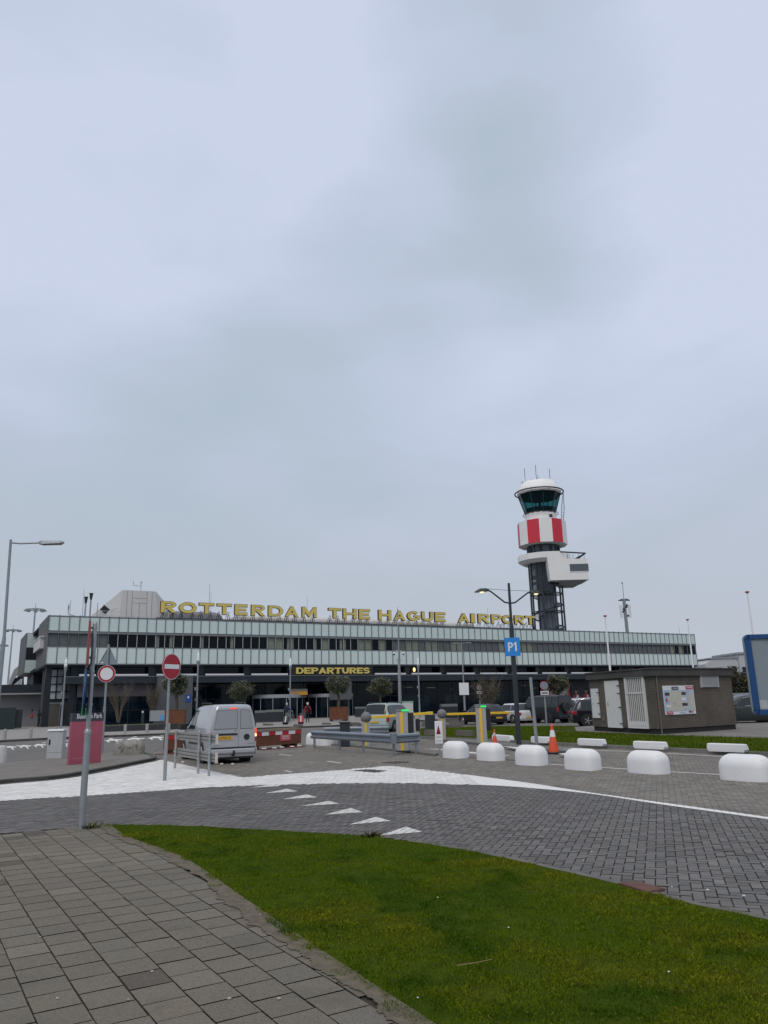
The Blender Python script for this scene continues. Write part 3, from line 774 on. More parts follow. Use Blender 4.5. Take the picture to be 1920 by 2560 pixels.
# ground floor, set back under the overhang
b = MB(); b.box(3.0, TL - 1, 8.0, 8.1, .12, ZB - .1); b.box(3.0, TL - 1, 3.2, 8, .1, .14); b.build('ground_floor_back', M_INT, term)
GN = 3.0
def pane(s0, s1, z0, z1, n=GN, m=None, name='shop_window'):
    b = MB(); b.box(s0, s1, n, n + .03, z0, z1); return b.build(name, m or M_GGR, term)
s = 15.2
edges = []
while s < 96: edges.append(s); s += 2.45
for i in range(len(edges) - 1):
    s0, s1 = edges[i], edges[i + 1]
    if 24.0 < s0 < 36.5: continue
    pane(s0 + .04, s1 - .04, .2, 4.3)
b = MB()
for s in edges: b.box(s - .04, s + .04, GN - .05, GN + .07, .12, 4.35)
b.box(15, TL - 1, GN - .04, GN + .06, 2.55, 2.62); b.box(15, TL - 1, GN - .04, GN + .06, .12, .22); b.build('shop_frame', M_DFRAME, term)
# high dark glazing over the canopy + columns
b = MB(); b.box(2.2, TL - .6, 1.2, 1.25, 5.15, ZB - .1); b.build('clerestory', M_GGR, term)
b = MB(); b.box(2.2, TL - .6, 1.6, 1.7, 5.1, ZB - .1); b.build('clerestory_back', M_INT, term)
b = MB(); b.box(2.0, TL - .5, -.3, GN, 4.38, 5.06); b.build('canopy', M_CANOPY, term)
b = MB(); b.box(2.0, TL - .5, -.36, -.3, 5.06, 5.13); b.build('canopy_edge', M_MULL, term)
cols = [.45, 2.9] + [5.4 + i * 5.4 for i in range(18)]
for i, s in enumerate(cols[:]):
    if i < 2: bb = MB(); bb.box(s - .3, s + .3, .6, 1.15, .1, ZB - .1); bb.build('column', M_DFRAME, term)
    else: bb = MB(); bb.box(s - .35, s + .35, .2, .75, 5.06, ZB - .1); bb.build('column', M_DFRAME, term)
for i in range(2, len(cols) - 1):
    bb = MB(); bb.box(cols[i] + .45, cols[i + 1] - .45, -.28, -.18, 5.18, 5.36); bb.build('light_strip', M_STRIPL, term)
bb = MB(); bb.box(3.3, 4.95, -.28, -.18, 5.18, 5.36); bb.build('light_strip', M_STRIPL, term)
# brown-grey panel and dark glass at the left end
b = MB(); b.box(3.3, 11.2, .30, .42, 3.05, 4.36); b.build('brown_panel', M_PURP, term)
b = MB(); b.box(3.3, 11.2, .44, .50, .15, 3.04); b.build('corner_window', M_GGR, term)
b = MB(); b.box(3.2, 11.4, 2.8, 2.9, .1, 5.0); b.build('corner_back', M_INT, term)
b = MB(); b.box(3.2, 11.3, .28, .46, 3.0, 3.06); b.box(3.2, 11.3, .40, .52, 1.55, 1.62)
for s in (3.25, 5.9, 8.55, 11.2): b.box(s - .05, s + .05, .40, .54, .12, 3.0)
b.build('corner_frame', M_DFRAME, term)
b = MB(); b.box(11.3, 15.1, -.9, GN, .12, 5.02); b.build('grey_porch', M_GWALL, term)
# stair glazing beside the left column
M_SKYGL = mat('bright_stair_glass', (.50, .55, .60), .15)
for (s0, s1) in ((.9, 2.35), (3.3 - .9, 3.25 - .3)):
    bb = MB(); bb.box(s0, s1, 4.3, 4.36, 2.9, 6.1); bb.build('stair_window', M_SKYGL, term)
    bb = MB()
    for k in range(3): x = s0 + (s1 - s0) * k / 2; bb.box(x - .05, x + .05, 4.2, 4.3, 2.9, 6.1)
    for k in range(5): z = 2.9 + 3.2 * k / 4; bb.box(s0, s1, 4.2, 4.3, z - .05, z + .05)
    bb.build('stair_window_frame', M_DFRAME, term)
bb = MB(); bb.box(.2, 3.3, 4.36, 4.5, .1, ZB - .1); bb.build('stair_wall', M_GWALL, term)
d = MB(); d.box(.95, 2.1, 3.9, 3.98, .12, 2.45); dr = d.build('side_door', mat('door_brownish', (.10, .085, .08), .3), term)
d = MB(); d.box(.86, .95, 3.84, 4.0, .12, 2.55); d.box(2.1, 2.16, 3.84, 4.0, .12, 2.55); d.box(.86, 2.16, 3.84, 4.0, 2.45, 2.55); d.build('frame', M_GREY1, dr)
# rotating doors
def rotor(s, r, nm='revolving_door'):
    d = MB(); d.lathe([(r, 2.55), (r, 2.95)], 28, (s, GN - .4, 0)); o = d.build(nm, M_GREY1, term, smooth=40)
    d = MB()
    for k in range(7):
        a = PI + PI * k / 6; x, y = s + (r - .06) * math.cos(a), GN - .4 + (r - .06) * math.sin(a); d.cyl((x, y, .12), (x, y, 2.56), .045, n=6)
    d.build('door_post', M_GREY1, o)
    d = MB(); d.lathe([(r - .05, .14), (r - .05, 2.55)], 28, (s, GN - .4, 0), close=False); d.build('door_glass', M_GGR, o, smooth=40)
s1, _ = onfac(705, 1735, GN - 2); s2, _ = onfac(838, 1735, GN - 2)
rotor(s1, 3.1); rotor(s2, 2.9)
b = MB(); b.box(s1 + 3.2, s2 - 3.0, GN - .1, GN, .12, 1.15); b.box(s1 + 3.2, s2 - 3.0, GN - .1, GN, 2.55, 2.75); b.build('entrance_wall', M_GREY1, term)
pane(24, s1 - 3.0, .2, 4.3); pane(s1 + 3.1, s2 - 2.9, 1.2, 4.3); pane(s1 - 3.0, s1 + 3.1, 3.0, 4.3); pane(s2 - 2.9, s2 + 2.9, 3.0, 4.3); pane(s2 + 2.9, edges[9] + .0, .2, 4.3)
b = MB(); s0, z0 = onfac(853, 1722, -.5); b.box(s0 - 1.6, s0 + 1.35, -.62, -.5, 2.2, 4.32); b.build('grey_screen', M_GWALL, term)

# inside the glass front: ceiling lamps, counters, wall panels whose teal glow is put in as emission
M_CEIL = mat('ceiling_lamp', (.8, .7, .5), .5, emit=(1, .82, .6), estr=1.2)
r4 = random.Random(9)
for k in range(16):
    s = 40 + k * 3.2 + r4.uniform(-.5, .5)
    z = 3.2 + r4.random() * .5; y = 4.4 + r4.random() * 2.5; b = MB(); b.box(s, s + r4.choice((.4, .8, 1.3)), y, y + .12, z, z + .06); b.build('ceiling_lamp', M_CEIL, term)
for k in range(9):
    s = 39 + k * 5.1 + r4.uniform(-1, 1); b = MB(); b.box(s, s + 1.6 + 1.4 * r4.random(), 4.2 + 2 * r4.random(), 6.8, .14, 1.0 + .9 * r4.random()); b.build('counter', M_GWALL if k % 2 else M_GREY1, term)
for (s, w_, c_) in ((46.5, 4.2, (.02, .09, .11)), (53.5, 2.2, (.10, .13, .11)), (61, 3.0, (.025, .08, .09))):
    b = MB(); b.box(s, s + w_, 7.2, 7.3, .3, 2.6); b.build('glow_wall', mat('glow_wall_%d' % int(s), c_, .6, emit=c_, estr=.5), term)
# posters on the ground floor wall
M_POST = mat('poster_red', (.34, .014, .030), .5)
s0, zt = onfac(1350, 1701, GN - .2); s1p, zb_ = onfac(1427, 1750, GN - .2)
po = thing('wall_poster', 'red wall poster with white lettering and a street picture behind the black off-roader', 'poster', tw(s0, GN - .22), TRZ)
pw = s1p - s0
b = MB(); b.box(0, pw, 0, .06, 1.2, 4.3); b.build('poster_board', M_POST, po)
b = MB(); b.box(pw * .34, pw * .97, -.012, -.002, 2.9, 4.15); b.box(pw * .62, pw * .93, -.012, -.002, 1.5, 2.88); b.build('street_picture', mat('poster_picture', (.24, .22, .19), .6, var=.5, vscale=1.3), po)
fit_text('p_the', 'THE HAGUE', pw * .72, .62, .006, .012); fit_text('p_air', 'AIRPORT', pw * .62, .92, .006, .012)
b = MB(); b.text('p_the', Matrix.Translation((pw * .14, -.02, 2.42)) @ UP); b.text('p_air', Matrix.Translation((pw * .17, -.02, 1.38)) @ UP); b.build('lettering', M_SWHITE, po)
s2p, _ = onfac(1497, 1705, GN - .2)
pp = thing('wall_poster', 'dark wall poster of smiling people in red and white shirts beside the brick hut', 'poster', tw(s1p + .15, GN - .22), TRZ)
pw2 = s2p - s1p
b = MB(); b.box(0, pw2, 0, .06, 1.2, 4.3); b.build('poster_board', mat('poster_navy', (.010, .016, .026), .5), pp)
M_SKINF = mat('poster_skin', (.30, .17, .12), .6); M_HAIR = mat('dark_hair', (.015, .011, .010), .8)
for k, fx in enumerate((.17, .50, .83)):
    cx = pw2 * fx
    b = MB(); b.prismy([(cx - .75, 1.25), (cx + .75, 1.25), (cx + .72, 2.0), (cx + .30, 2.28), (cx - .30, 2.28), (cx - .72, 2.0)], -.014, -.002); b.build('shirt', M_POST, pp)
    b = MB(); b.prismy([(cx + (.05 if k else -.3), 1.25), (cx + .45, 1.25), (cx + .42, 2.1), (cx + .12, 2.2)], -.018, -.0145); b.build('white_panel', M_SWHITE, pp)
    b = MB(); b.prismy([(cx + .27 * math.cos(a), 2.72 + .36 * math.sin(a)) for a in [2 * PI * i / 14 for i in range(14)]], -.016, -.003); b.box(cx - .12, cx + .12, -.013, -.003, 2.2, 2.5); b.build('face', M_SKINF, pp)
    b = MB(); b.prismy([(cx + .29 * math.cos(a), 2.78 + .36 * math.sin(a)) for a in [.15 + (PI - .3) * i / 9 for i in range(10)]], -.020, -.0165); b.build('hair', M_HAIR, pp)
    b = MB(); b.box(cx - .14, cx - .05, -.019, -.0165, 2.74, 2.78); b.box(cx + .05, cx + .14, -.019, -.0165, 2.74, 2.78); b.box(cx - .10, cx + .10, -.019, -.0165, 2.52, 2.56); b.build('features', M_HAIR, pp)

# roof structures -------------------------------------------------
ph = MB()
N0, N1 = 10.0, 20.0
front = [(4.2, 11.4), (13.75, 11.4), (12.6, 15.95), (8.85, 15.95)]
ph.M = Matrix.Identity(4)
# faceted plant room: front face + slanted flanks
ph.add([(8.6, N0, 11.4), (13.5, N0, 11.4), (12.9, N0 + .3, 15.95), (8.9, N0 + .3, 15.95), (4.2, N0 + 2.2, 11.4), (4.2, N1, 11.4), (8.9, N1, 15.95), (12.9, N1, 15.95), (17.9, N0 + 2.0, 11.4), (17.9, N1, 11.4)],
       [(0, 1, 2, 3), (4, 0, 3), (4, 3, 6, 5), (3, 2, 7, 6), (1, 8, 2), (8, 9, 7, 2), (5, 6, 7, 9)])
pho = ph.build('plant_room', M_CLADL, term)
b = MB()
fy = lambda z: N0 + .3 * (z - 11.4) / 4.55
for x in (9.5, 10.1, 11.9, 12.5): b.cyl((x, fy(11.45), 11.45), (x, fy(15.9), 15.9), .022, n=5)
for z in (14.4, 15.0): b.cyl((10.1, fy(z), z), (11.9, fy(z), z), .022, n=5)
b.cyl((11.0, fy(11.5), 11.5), (11.0, fy(14.4), 14.4), .022, n=5); b.build('panel_seam', M_MULL, pho)
b = MB(); b.loft([[(14.3, 8.6 + y, 11.4 + z), (20.2, 8.6 + y, 11.4 + z)] for y, z in ((0, 0), (0, 1.6), (.2, 1.95), (.6, 2.05), (6, 2.05), (6, 0))], closed=False, caps=False)
b.add([(14.3, 8.6, 11.4), (14.3, 8.6, 13.0), (14.3, 8.8, 13.35), (14.3, 9.2, 13.45), (14.3, 14.6, 13.45), (14.3, 14.6, 11.4)], [(0, 1, 2, 3, 4, 5)])
b.loft([[(20.2 + r * 1.0, 8.6 + y, 11.4 + z * k) for y, z in ((0, 0), (0, 1.6), (.2, 1.95), (.6, 2.05), (6, 2.05), (6, 0))] for r, k in ((0, 1), (.5, .95), (.85, .8), (1.1, .5), (1.2, .02))], closed=False, caps=False)
b.build('rooftop_unit', mat('rooftop_grey', (.20, .20, .215), .8, var=.08), term)
b = MB(); b.cyl((21.2, 2.2, 11.75), (55.2, 2.2, 11.75), .62, n=16)
for i in range(12): b.cyl((22 + i * 2.9, 2.2, 11.75), (22.06 + i * 2.9, 2.2, 11.75), .65, n=16)
b.build('roof_duct', M_CLADL, term, smooth=40)
b = MB(); b.box(24.5, 31, 14, 20, 11.4, 13.6); b.box(36, 37.5, 12, 14, 11.4, 13.2); b.box(33, 34.5, 16, 20, 11.4, 13.1); b.build('roof_housing', M_CLADL, term)
b = MB(); b.prismy([(79, 11.4), (82.4, 11.4), (81.6, 12.35), (80.2, 12.35)], 9, 14); b.prismy([(75.4, 11.4), (79.2, 11.4), (78.6, 12.0), (76.4, 12.0)], 8, 12); b.build('roof_light', M_DARK, term)
# railing on the roof
b = MB()
for z in (12.05, 12.55): b.cyl((5.2, 4, z), (13.2, 4, z), .025, n=5)
for i in range(6): b.cyl((5.2 + i * 1.6, 4, 11.4), (5.2 + i * 1.6, 4, 12.55), .022, n=5)
b.build('roof_railing', M_CLADL, term)

# big roof sign ------------------------------------------------------
M_LYEL = mat('letter_yellow', (.62, .50, .13), .55, var=.05, vscale=.6)
M_LDARK = mat('letter_return', (.055, .010, .014), .6)
sg = thing('roof_sign', 'large yellow capital letters ROTTERDAM THE HAGUE AIRPORT standing on the terminal roof', 'sign', tw(0, 0), TRZ)
b = MB(); b.box(11.0, 65.2, .28, .36, ZR + .06, ZR + .16); b.box(11.0, 65.2, 1.35, 1.43, ZR + .0, ZR + .08); b.build('sign_rail', M_BLACK, sg)
LET = [('R', 400, 441), ('O', 446, 491), ('T', 496, 535), ('T', 541, 579), ('E', 585.5, 618), ('R', 627, 662.5), ('D', 669.5, 707.5), ('A', 711.5, 746), ('M', 754, 791),
       ('T', 820, 852.5), ('H', 856.5, 891), ('E', 896, 924.5), ('H', 945, 977.5), ('A', 983, 1013), ('G', 1017, 1049), ('U', 1053, 1082), ('E', 1086, 1113),
       ('A', 1143.5, 1173), ('I', 1176, 1187), ('R', 1194, 1223), ('P', 1227, 1253.5), ('O', 1254, 1281.5), ('R', 1285, 1311), ('T', 1311.5, 1338)]
ZS0, ZS1 = 12.14, 13.40
for c_, u0, u1 in LET:
    a, _ = onfac(u0, 1530 + (u0 - 400) * .022, .3); bb_, _ = onfac(u1, 1530 + (u1 - 400) * .022, .3); w = bb_ - a
    tv = w if c_ == 'I' else .50; th = .36; HL = ZS1 - ZS0 + .06
    b = MB(); put_letter(b, c_, a, ZS0 - .03, w, HL, tv, th, .16, .46); o = b.build('letter', M_LDARK, sg)
    b = MB(); put_letter(b, c_, a, ZS0 - .03, w, HL, tv, th, .135, .158, .038); b.build('letter_face', M_LYEL, o)
    b = MB()
    for fx in ((.5,) if w < .9 else (.2, .8)):
        x = a + w * fx
        for dx in (-.14, .14):
            b.cyl((x + dx, .32, ZR + .1), (x + dx * .4, .32, ZS0), .035, n=5); b.cyl((x + dx, 1.4, ZR), (x + dx * .5, .40, ZS0 + .35), .03, n=5)
    b.build('support', M_BLACK, o)
# DEPARTURES
dg = thing('entrance_sign', 'yellow capital letters DEPARTURES on the dark canopy above the entrance', 'sign', tw(0, 0), TRZ)
s0, z0 = onfac(741, 1684, -.5); s1_, z1 = onfac(924.5, 1682, -.5)
b = MB(); b.box(s0 - .7, s1_ + .5, -.34, -.30, 5.0, 6.22); b.build('sign_board', M_BLACK, dg)
wd = {'D': 1.05, 'E': .92, 'P': .98, 'A': 1.1, 'R': 1.03, 'T': 1.02, 'U': 1.03, 'S': .95}
tot = sum(wd[c_] for c_ in 'DEPARTURES') + .09 * 9; k = (s1_ - s0) / tot; x = s0
for c_ in 'DEPARTURES':
    w = wd[c_] * k
    b = MB(); put_letter(b, c_, x, 5.30, w, .73, .27, .165, -.50, -.36); b.build('letter', M_LYEL, dg); x += w + .09 * k
# small wall signs
s0, z0 = onfac(750, 1729, 0)
ws = thing('direction_sign', 'small orange-yellow sign over the entrance doors under the canopy', 'sign', tw(s0, .2), TRZ)
b = MB(); b.box(-1.05, 1.05, 0, .15, z0 - .40, z0 + .02); b.build('sign_plate', mat('sign_amber', (.55, .27, .02), .5), ws)
b = MB(); b.box(-1.05, 1.05, 0, .15, z0 + .02, z0 + .32); b.box(-.85, -.1, -.01, 0, z0 - .18, z0 - .10); b.build('sign_top', mat('sign_taupe', (.16, .15, .13), .6), ws)
s0, z0 = onfac(871, 1725, 0); ws = thing('direction_sign', 'narrow amber sign on edge right of the leafy planter tree', 'sign', tw(s0, .4), TRZ)
b = MB(); b.box(-.12, .2, 0, .1, z0 - .4, z0 + .35); b.build('sign_plate', MATS['sign_amber'], ws); b = MB(); b.box(-.4, -.12, .1, .2, z0 - 1.0, z0 + .5); b.build('bracket', M_DARK, ws)
s0, z0 = onfac(471, 1747, -1.0); ws = thing('wall_sign', 'small blue sign with white figure on the grey porch wall', 'sign', tw(s0, -.95), TRZ)
b = MB(); b.box(-.3, .3, 0, .04, z0 - .35, z0 + .45); b.build('sign_plate', mat('deep_blue', (.01, .06, .28), .4), ws)
b = MB(); b.box(-.07, .07, -.012, 0, z0 + .05, z0 + .3); b.build('white_figure', M_SWHITE, ws)
s0, z0 = onfac(1037, 1674, -.4); ws = thing('wall_lamp', 'lit orange wall lamp above the canopy beside the tall lamp post', 'lamp', tw(s0, -.25), TRZ)
b = MB(); b.sphere((0, 0, z0), .16, 10, 6, 1.7); b.build('lamp_glass', mat('lamp_amber', (.9, .6, .2), .4, emit=(1, .62, .2), estr=2.0), ws)
b = MB(); b.box(-.05, .05, .05, .3, z0 - .35, z0 - .22); b.build('bracket', M_DARK, ws)

# low annex on the left -----------------------------------------------
an = thing('annex_building', 'low grey clad annex with dark flat canopy left of the terminal', 'building', tw(-22, 7.4), TRZ)
b = MB(); b.box(0, 22.4, 0, 8, .1, 3.55); b.build('wall', mat('annex_grey', (.25, .25, .265), .7, var=.08, vscale=.5, streak=True), an)
b = MB(); b.box(-.4, 22.4, -1.5, 9, 3.55, 4.55); b.build('roof', M_CANOPY, an)
b = MB(); b.box(-.4, 22.4, -1.56, -1.5, 3.50, 3.66); b.build('gutter', M_GREY1, an)
b = MB(); b.cyl((14.6, -.08, .1), (14.6, -.08, 3.5), .07, n=8); b.build('downpipe', M_MULL, an)
# passenger bridge: slanted pale band over a finned dark side
br = thing('boarding_bridge', 'slanted grey boarding bridge rising behind the low annex', 'bridge', tw(0, 34), TRZ)
bp_ = lambda pts: [onfac(u, v, 34) for u, v in pts]
b = MB(); b.prismy(ccw(bp_([(9, 1742), (20, 1712), (37, 1672), (48, 1664), (48, 1684), (38, 1694), (26, 1716), (20, 1742)])), 0, 3.2); b.build('ramp_body', mat('bridge_grey', (.34, .35, .36), .7, var=.08), br)
b = MB(); b.prismy(ccw(bp_([(20.3, 1742), (26.3, 1716.5), (38.3, 1694.5), (60, 1688), (60, 1742)])), .2, 3); b.build('ramp_side', M_DFRAME, br)
for i in range(9):
    u = 27 + i * 2.9; p0_, p1_ = bp_([(u, 1734), (u + .6, 1718 - i * 2.6)]); b = MB(); b.box(p0_[0] - .14, p0_[0] + .14, .05, .2, p0_[1], p1_[1]); b.build('fin', M_SWHITE, br)
rs_ = thing('round_roof_shed', 'grey round-roofed shed at the far left behind the annex', 'shed', tw(0, 26), TRZ)
rp_ = [onfac(u, v, 26) for u, v in ((-30, 1745), (-30, 1712), (2, 1711), (14, 1716), (21, 1724), (24, 1735), (24, 1745))]
b = MB(); b.prismy(ccw(rp_), 0, 6); b.build('body', mat('shed_grey', (.22, .22, .225), .8, var=.1), rs_)
# dark containers
cx = G(14, 1824, AP)
ct = thing('metal_container', 'dark green metal container before the grey annex wall', 'container', (*cx, AP), TRZ)
b = MB(); b.box(-5.0, .72, 0, 2.4, 0, 2.0)
for i in range(24): b.box(-4.9 + i * .23, -4.8 + i * .23, -.03, 0, .1, 1.9)
b.build('body', mat('container_green', (.016, .030, .034), .5, var=.12), ct)
b = MB(); b.box(.72, 1.35, .25, 2.2, .1, 1.8); b.build('door_leaf', mat('container_dark', (.012, .018, .022), .5), ct)
# ================================================================ CONTROL TOWER
TX, TY = 29.65, 140.0
M_TWHITE = mat('tower_white', (.74, .74, .735), .55, var=.04, vscale=.4)
M_TRED = mat('tower_red', (.56, .020, .045), .5, var=.05)
M_TDARK = mat('tower_dark', (.018, .024, .036), .4)
M_TGL = glass_mat('tower_glass', (.020, .028, .042), .18, .06)
M_CAB = glass_mat('cab_glass', (.006, .026, .036), .70, .05, .5, (.22, .52, .52))
M_TAN = mat('tower_tan', (.40, .34, .24), .7)
tow = thing('control_tower', 'air traffic control tower with red and white drum and glass cab behind the terminal', 'control tower', (TX, TY, 0))
def ring12(r, z, n=12, ph=15, c=(0, 0)): return [(c[0] + r * math.cos(math.radians(ph + i * 360 / n)), c[1] + r * math.sin(math.radians(ph + i * 360 / n)), z) for i in range(n)]
PH = 13
# shaft: dark glazed core, outer posts, ring beams, spiral stair
b = MB(); b.loft([ring12(1.50, 0, ph=PH), ring12(1.50, 28, ph=PH)]); b.build('shaft_core', mat('shaft_dark', (.070, .085, .110), .16, var=.2, vscale=.35), tow)
b = MB()
for i in range(12):
    a = math.radians(PH + i * 30); b.cyl((1.53 * math.cos(a), 1.53 * math.sin(a), 0), (1.53 * math.cos(a), 1.53 * math.sin(a), 27), .035, n=5)
for z in range(2, 27, 3): b.loft([ring12(1.54, z, ph=PH), ring12(1.54, z + .06, ph=PH)])
b.build('core_frame', M_TDARK, tow)
for i in range(8):
    a = math.radians(PH + 8 + i * 45); b = MB(); b.cyl((2.95 * math.cos(a), 2.95 * math.sin(a), 0), (2.95 * math.cos(a), 2.95 * math.sin(a), 29), .17, n=8); b.build('column', M_TDARK, tow)
for z in (2.8, 6.4, 10, 13.6, 17.0, 20.3):
    b = MB(); b.loft([ring12(3.0, z, 24), ring12(3.0, z + .16, 24), ring12(2.8, z + .16, 24), ring12(2.8, z, 24)] + [ring12(3.0, z, 24)], caps=False)
    for i in range(8): a = math.radians(PH + 8 + i * 45); b.cyl((1.6 * math.cos(a), 1.6 * math.sin(a), z + .08), (2.9 * math.cos(a), 2.9 * math.sin(a), z + .08), .07, n=5)
    b.build('ring_beam', M_TDARK, tow)
b = MB()
for i in range(170):
    a0 = math.radians(i * 14.5 + 180); z = i * .165
    if z > 27: break
    a1 = a0 + math.radians(13)
    b.add([(1.68 * math.cos(a0), 1.68 * math.sin(a0), z), (2.7 * math.cos(a0), 2.7 * math.sin(a0), z), (2.7 * math.cos(a1), 2.7 * math.sin(a1), z), (1.68 * math.cos(a1), 1.68 * math.sin(a1), z),
           (1.68 * math.cos(a0), 1.68 * math.sin(a0), z + .06), (2.7 * math.cos(a0), 2.7 * math.sin(a0), z + .06), (2.7 * math.cos(a1), 2.7 * math.sin(a1), z + .06), (1.68 * math.cos(a1), 1.68 * math.sin(a1), z + .06)],
          [(0, 3, 2, 1), (4, 5, 6, 7), (0, 1, 5, 4), (1, 2, 6, 5), (2, 3, 7, 6), (3, 0, 4, 7)])
b.build('spiral_stair', M_SWHITE, tow)
b = MB()
pts = [(2.74 * math.cos(math.radians(i * 14.5 + 180)), 2.74 * math.sin(math.radians(i * 14.5 + 180)), i * .165 - .1) for i in range(164)]
for i in range(len(pts) - 1):
    a, c_ = pts[i], pts[i + 1]; b.add([a, c_, (c_[0], c_[1], c_[2] + .32), (a[0], a[1], a[2] + .32)], [(0, 1, 2, 3)])
b.build('stair_stringer', M_TDARK, tow)
# curved glazing of the upper left half
b = MB()
def arc(r, a0, a1, z0, z1, n, mb):
    P = [(r * math.cos(math.radians(a0 + (a1 - a0) * i / n)), r * math.sin(math.radians(a0 + (a1 - a0) * i / n))) for i in range(n + 1)]
    mb.add([(p[0], p[1], z0) for p in P] + [(p[0], p[1], z1) for p in P], [(i, i + 1, n + 2 + i, n + 1 + i) for i in range(n)])
arc(2.9, 170, 285, 20.6, 26.3, 8, b); b.build('curved_glazing', M_TGL, tow)
b = MB()
for a in (170, 199, 228, 257, 285): b.cyl((2.93 * math.cos(math.radians(a)), 2.93 * math.sin(math.radians(a)), 20.4), (2.93 * math.cos(math.radians(a)), 2.93 * math.sin(math.radians(a)), 26.5), .09, n=6)
b.build('glazing_bar', M_TDARK, tow)
b = MB(); arc(2.86, 178, 283, 22.9, 23.6, 10, b); arc(2.86, 178, 283, 21.9, 22.5, 10, b); b.build('tan_band', M_TAN, tow)
# observation floor: white slab + office wing
b = MB(); b.loft([ring12(4.0, 25.95, ph=PH), ring12(4.85, 26.5, ph=PH), ring12(4.85, 27.55, ph=PH), ring12(4.3, 27.6, ph=PH)]); b.build('balcony', M_TWHITE, tow)
wing = [(-.15, 22.25), (6.80, 22.25), (6.80, 25.95), (3.05, 26.15), (2.35, 26.6), (1.85, 27.55), (-.45, 27.55), (-.40, 25.85)]
b = MB(); b.prismy(wing, -4.85, 1.2); wg = b.build('office_wing', M_TWHITE, tow)
b = MB(); b.add([(1.7, -4.4, 22.25), (6.6, -4.4, 22.25), (6.6, 1.0, 22.25), (1.7, 1.0, 22.25), (2.6, -.5, 21.6), (5.2, -.5, 21.6), (5.2, 1.0, 21.6), (2.6, 1.0, 21.6)], [(0, 1, 5, 4), (1, 2, 6, 5), (2, 3, 7, 6), (3, 0, 4, 7), (4, 5, 6, 7)])
b.build('wing_soffit', mat('soffit_grey', (.36, .36, .36), .7), wg)
b = MB(); b.box(3.5, 6.85, -4.90, -4.80, 23.75, 25.1); b.box(6.76, 6.85, -4.80, -1.5, 23.75, 25.1); wi = b.build('window', mat('wing_window', (.085, .10, .125), .15), wg)
b = MB(); b.box(3.45, 6.87, -4.93, -4.86, 23.65, 23.75); b.build('sill', M_TWHITE, wi)
b = MB()
for x in (2.3, 3.3, 4.3, 5.3, 6.3): b.cyl((x, -4.6, 25.9), (x, -4.6, 27.0), .035, n=5)
b.cyl((1.9, -4.6, 27.45), (6.65, -4.6, 27.05), .14, n=6); b.cyl((6.5, -4.6, 27.05), (6.5, 1, 27.0), .14, n=6); b.cyl((6.5, -4.5, 27.0), (4.2, .8, 26.1), .14, n=6)
b.build('railing', M_TDARK, tow)
# neck
b = MB(); b.loft([ring12(2.75, 27.5, ph=PH), ring12(2.75, 29.5, ph=PH)]); b.build('neck', mat('neck_glass', (.045, .06, .085), .2), tow)
b = MB()
for i in range(12): a = math.radians(PH + i * 30); b.cyl((2.85 * math.cos(a), 2.85 * math.sin(a), 27.5), (2.85 * math.cos(a), 2.85 * math.sin(a), 29.5), .12, n=6)
b.build('neck_frame', M_TDARK, tow)
# drum of alternating red and white facets
R0 = 4.52
for i in range(12):
    a0, a1 = math.radians(PH + i * 30), math.radians(PH + i * 30 + 30)
    pts = [(R0 * math.cos(a0), R0 * math.sin(a0)), (R0 * math.cos(a1), R0 * math.sin(a1)), (3.6 * math.cos(a1), 3.6 * math.sin(a1)), (3.6 * math.cos(a0), 3.6 * math.sin(a0))]
    b = MB(); b.prism(ccw(pts), 29.45, 33.85); b.build('drum_panel', M_TRED if i % 2 else M_TWHITE, tow)
b = MB(); b.loft([ring12(3.62, 29.5, ph=PH), ring12(3.62, 33.7, ph=PH)]); b.build('drum_core', M_TWHITE, tow)
b = MB(); b.loft([ring12(4.45, 29.40, ph=PH), ring12(4.45, 29.46, ph=PH)]); b.build('drum_soffit', MATS['soffit_grey'], tow)
# cab
b = MB(); b.loft([ring12(2.95, 33.8, 16), ring12(2.95, 35.5, 16)]); b.box(.9, 1.6, -3.02, -2.6, 34.2, 35.0); b.build('cab_base', M_TWHITE, tow)
b = MB(); b.box(.95, 1.55, -3.06, -3.0, 34.3, 34.9); b.build('cab_vent', M_TDARK, tow)
b = MB(); b.loft([ring12(2.75, 35.5, 10, 18), ring12(3.95, 39.35, 10, 18)], caps=False); b.build('cab_glazing', M_CAB, tow)
b = MB()
lo, hi = ring12(2.78, 35.5, 10, 18), ring12(3.98, 39.35, 10, 18)
for p, q_ in zip(lo, hi): b.cyl(p, q_, .08, n=5)
b.loft([ring12(2.95, 35.45, 20), ring12(2.95, 35.65, 20)]); b.build('cab_frame', M_TDARK, tow)
b = MB(); b.loft([ring12(2.7, 35.6, 10, 18), ring12(2.95, 36.55, 10, 18)]); b.cyl((0, 0, 35), (0, 0, 39.5), .22); b.build('console', mat('console_dark', (.030, .038, .050), .6), tow)
b = MB(); b.loft([ring12(3.7, 38.75, 10, 18), ring12(3.88, 39.3, 10, 18)]); b.build('cab_ceiling', M_TDARK, tow)
b = MB(); b.loft([ring12(3.95, 39.35, 32), ring12(4.15, 39.6, 32), ring12(4.1, 39.95, 32), ring12(3.75, 40.7, 32), ring12(3.15, 41.55, 32), ring12(2.95, 41.75, 32)]); b.build('cab_roof', M_TWHITE, tow, smooth=30)
b = MB()
P = ring12(4.55, 39.75, 40)
for i in range(40): b.cyl(P[i], P[(i + 1) % 40], .13, n=6)
for i in range(0, 40, 5): b.cyl(P[i], (P[i][0] * .88, P[i][1] * .88, 39.5), .05, n=5)
b.build('gutter_ring', M_TDARK, tow)
b = MB()
P = ring12(3.3, 35.55, 24)
for i in range(24): b.cyl(P[i], P[(i + 1) % 24], .06, n=5)
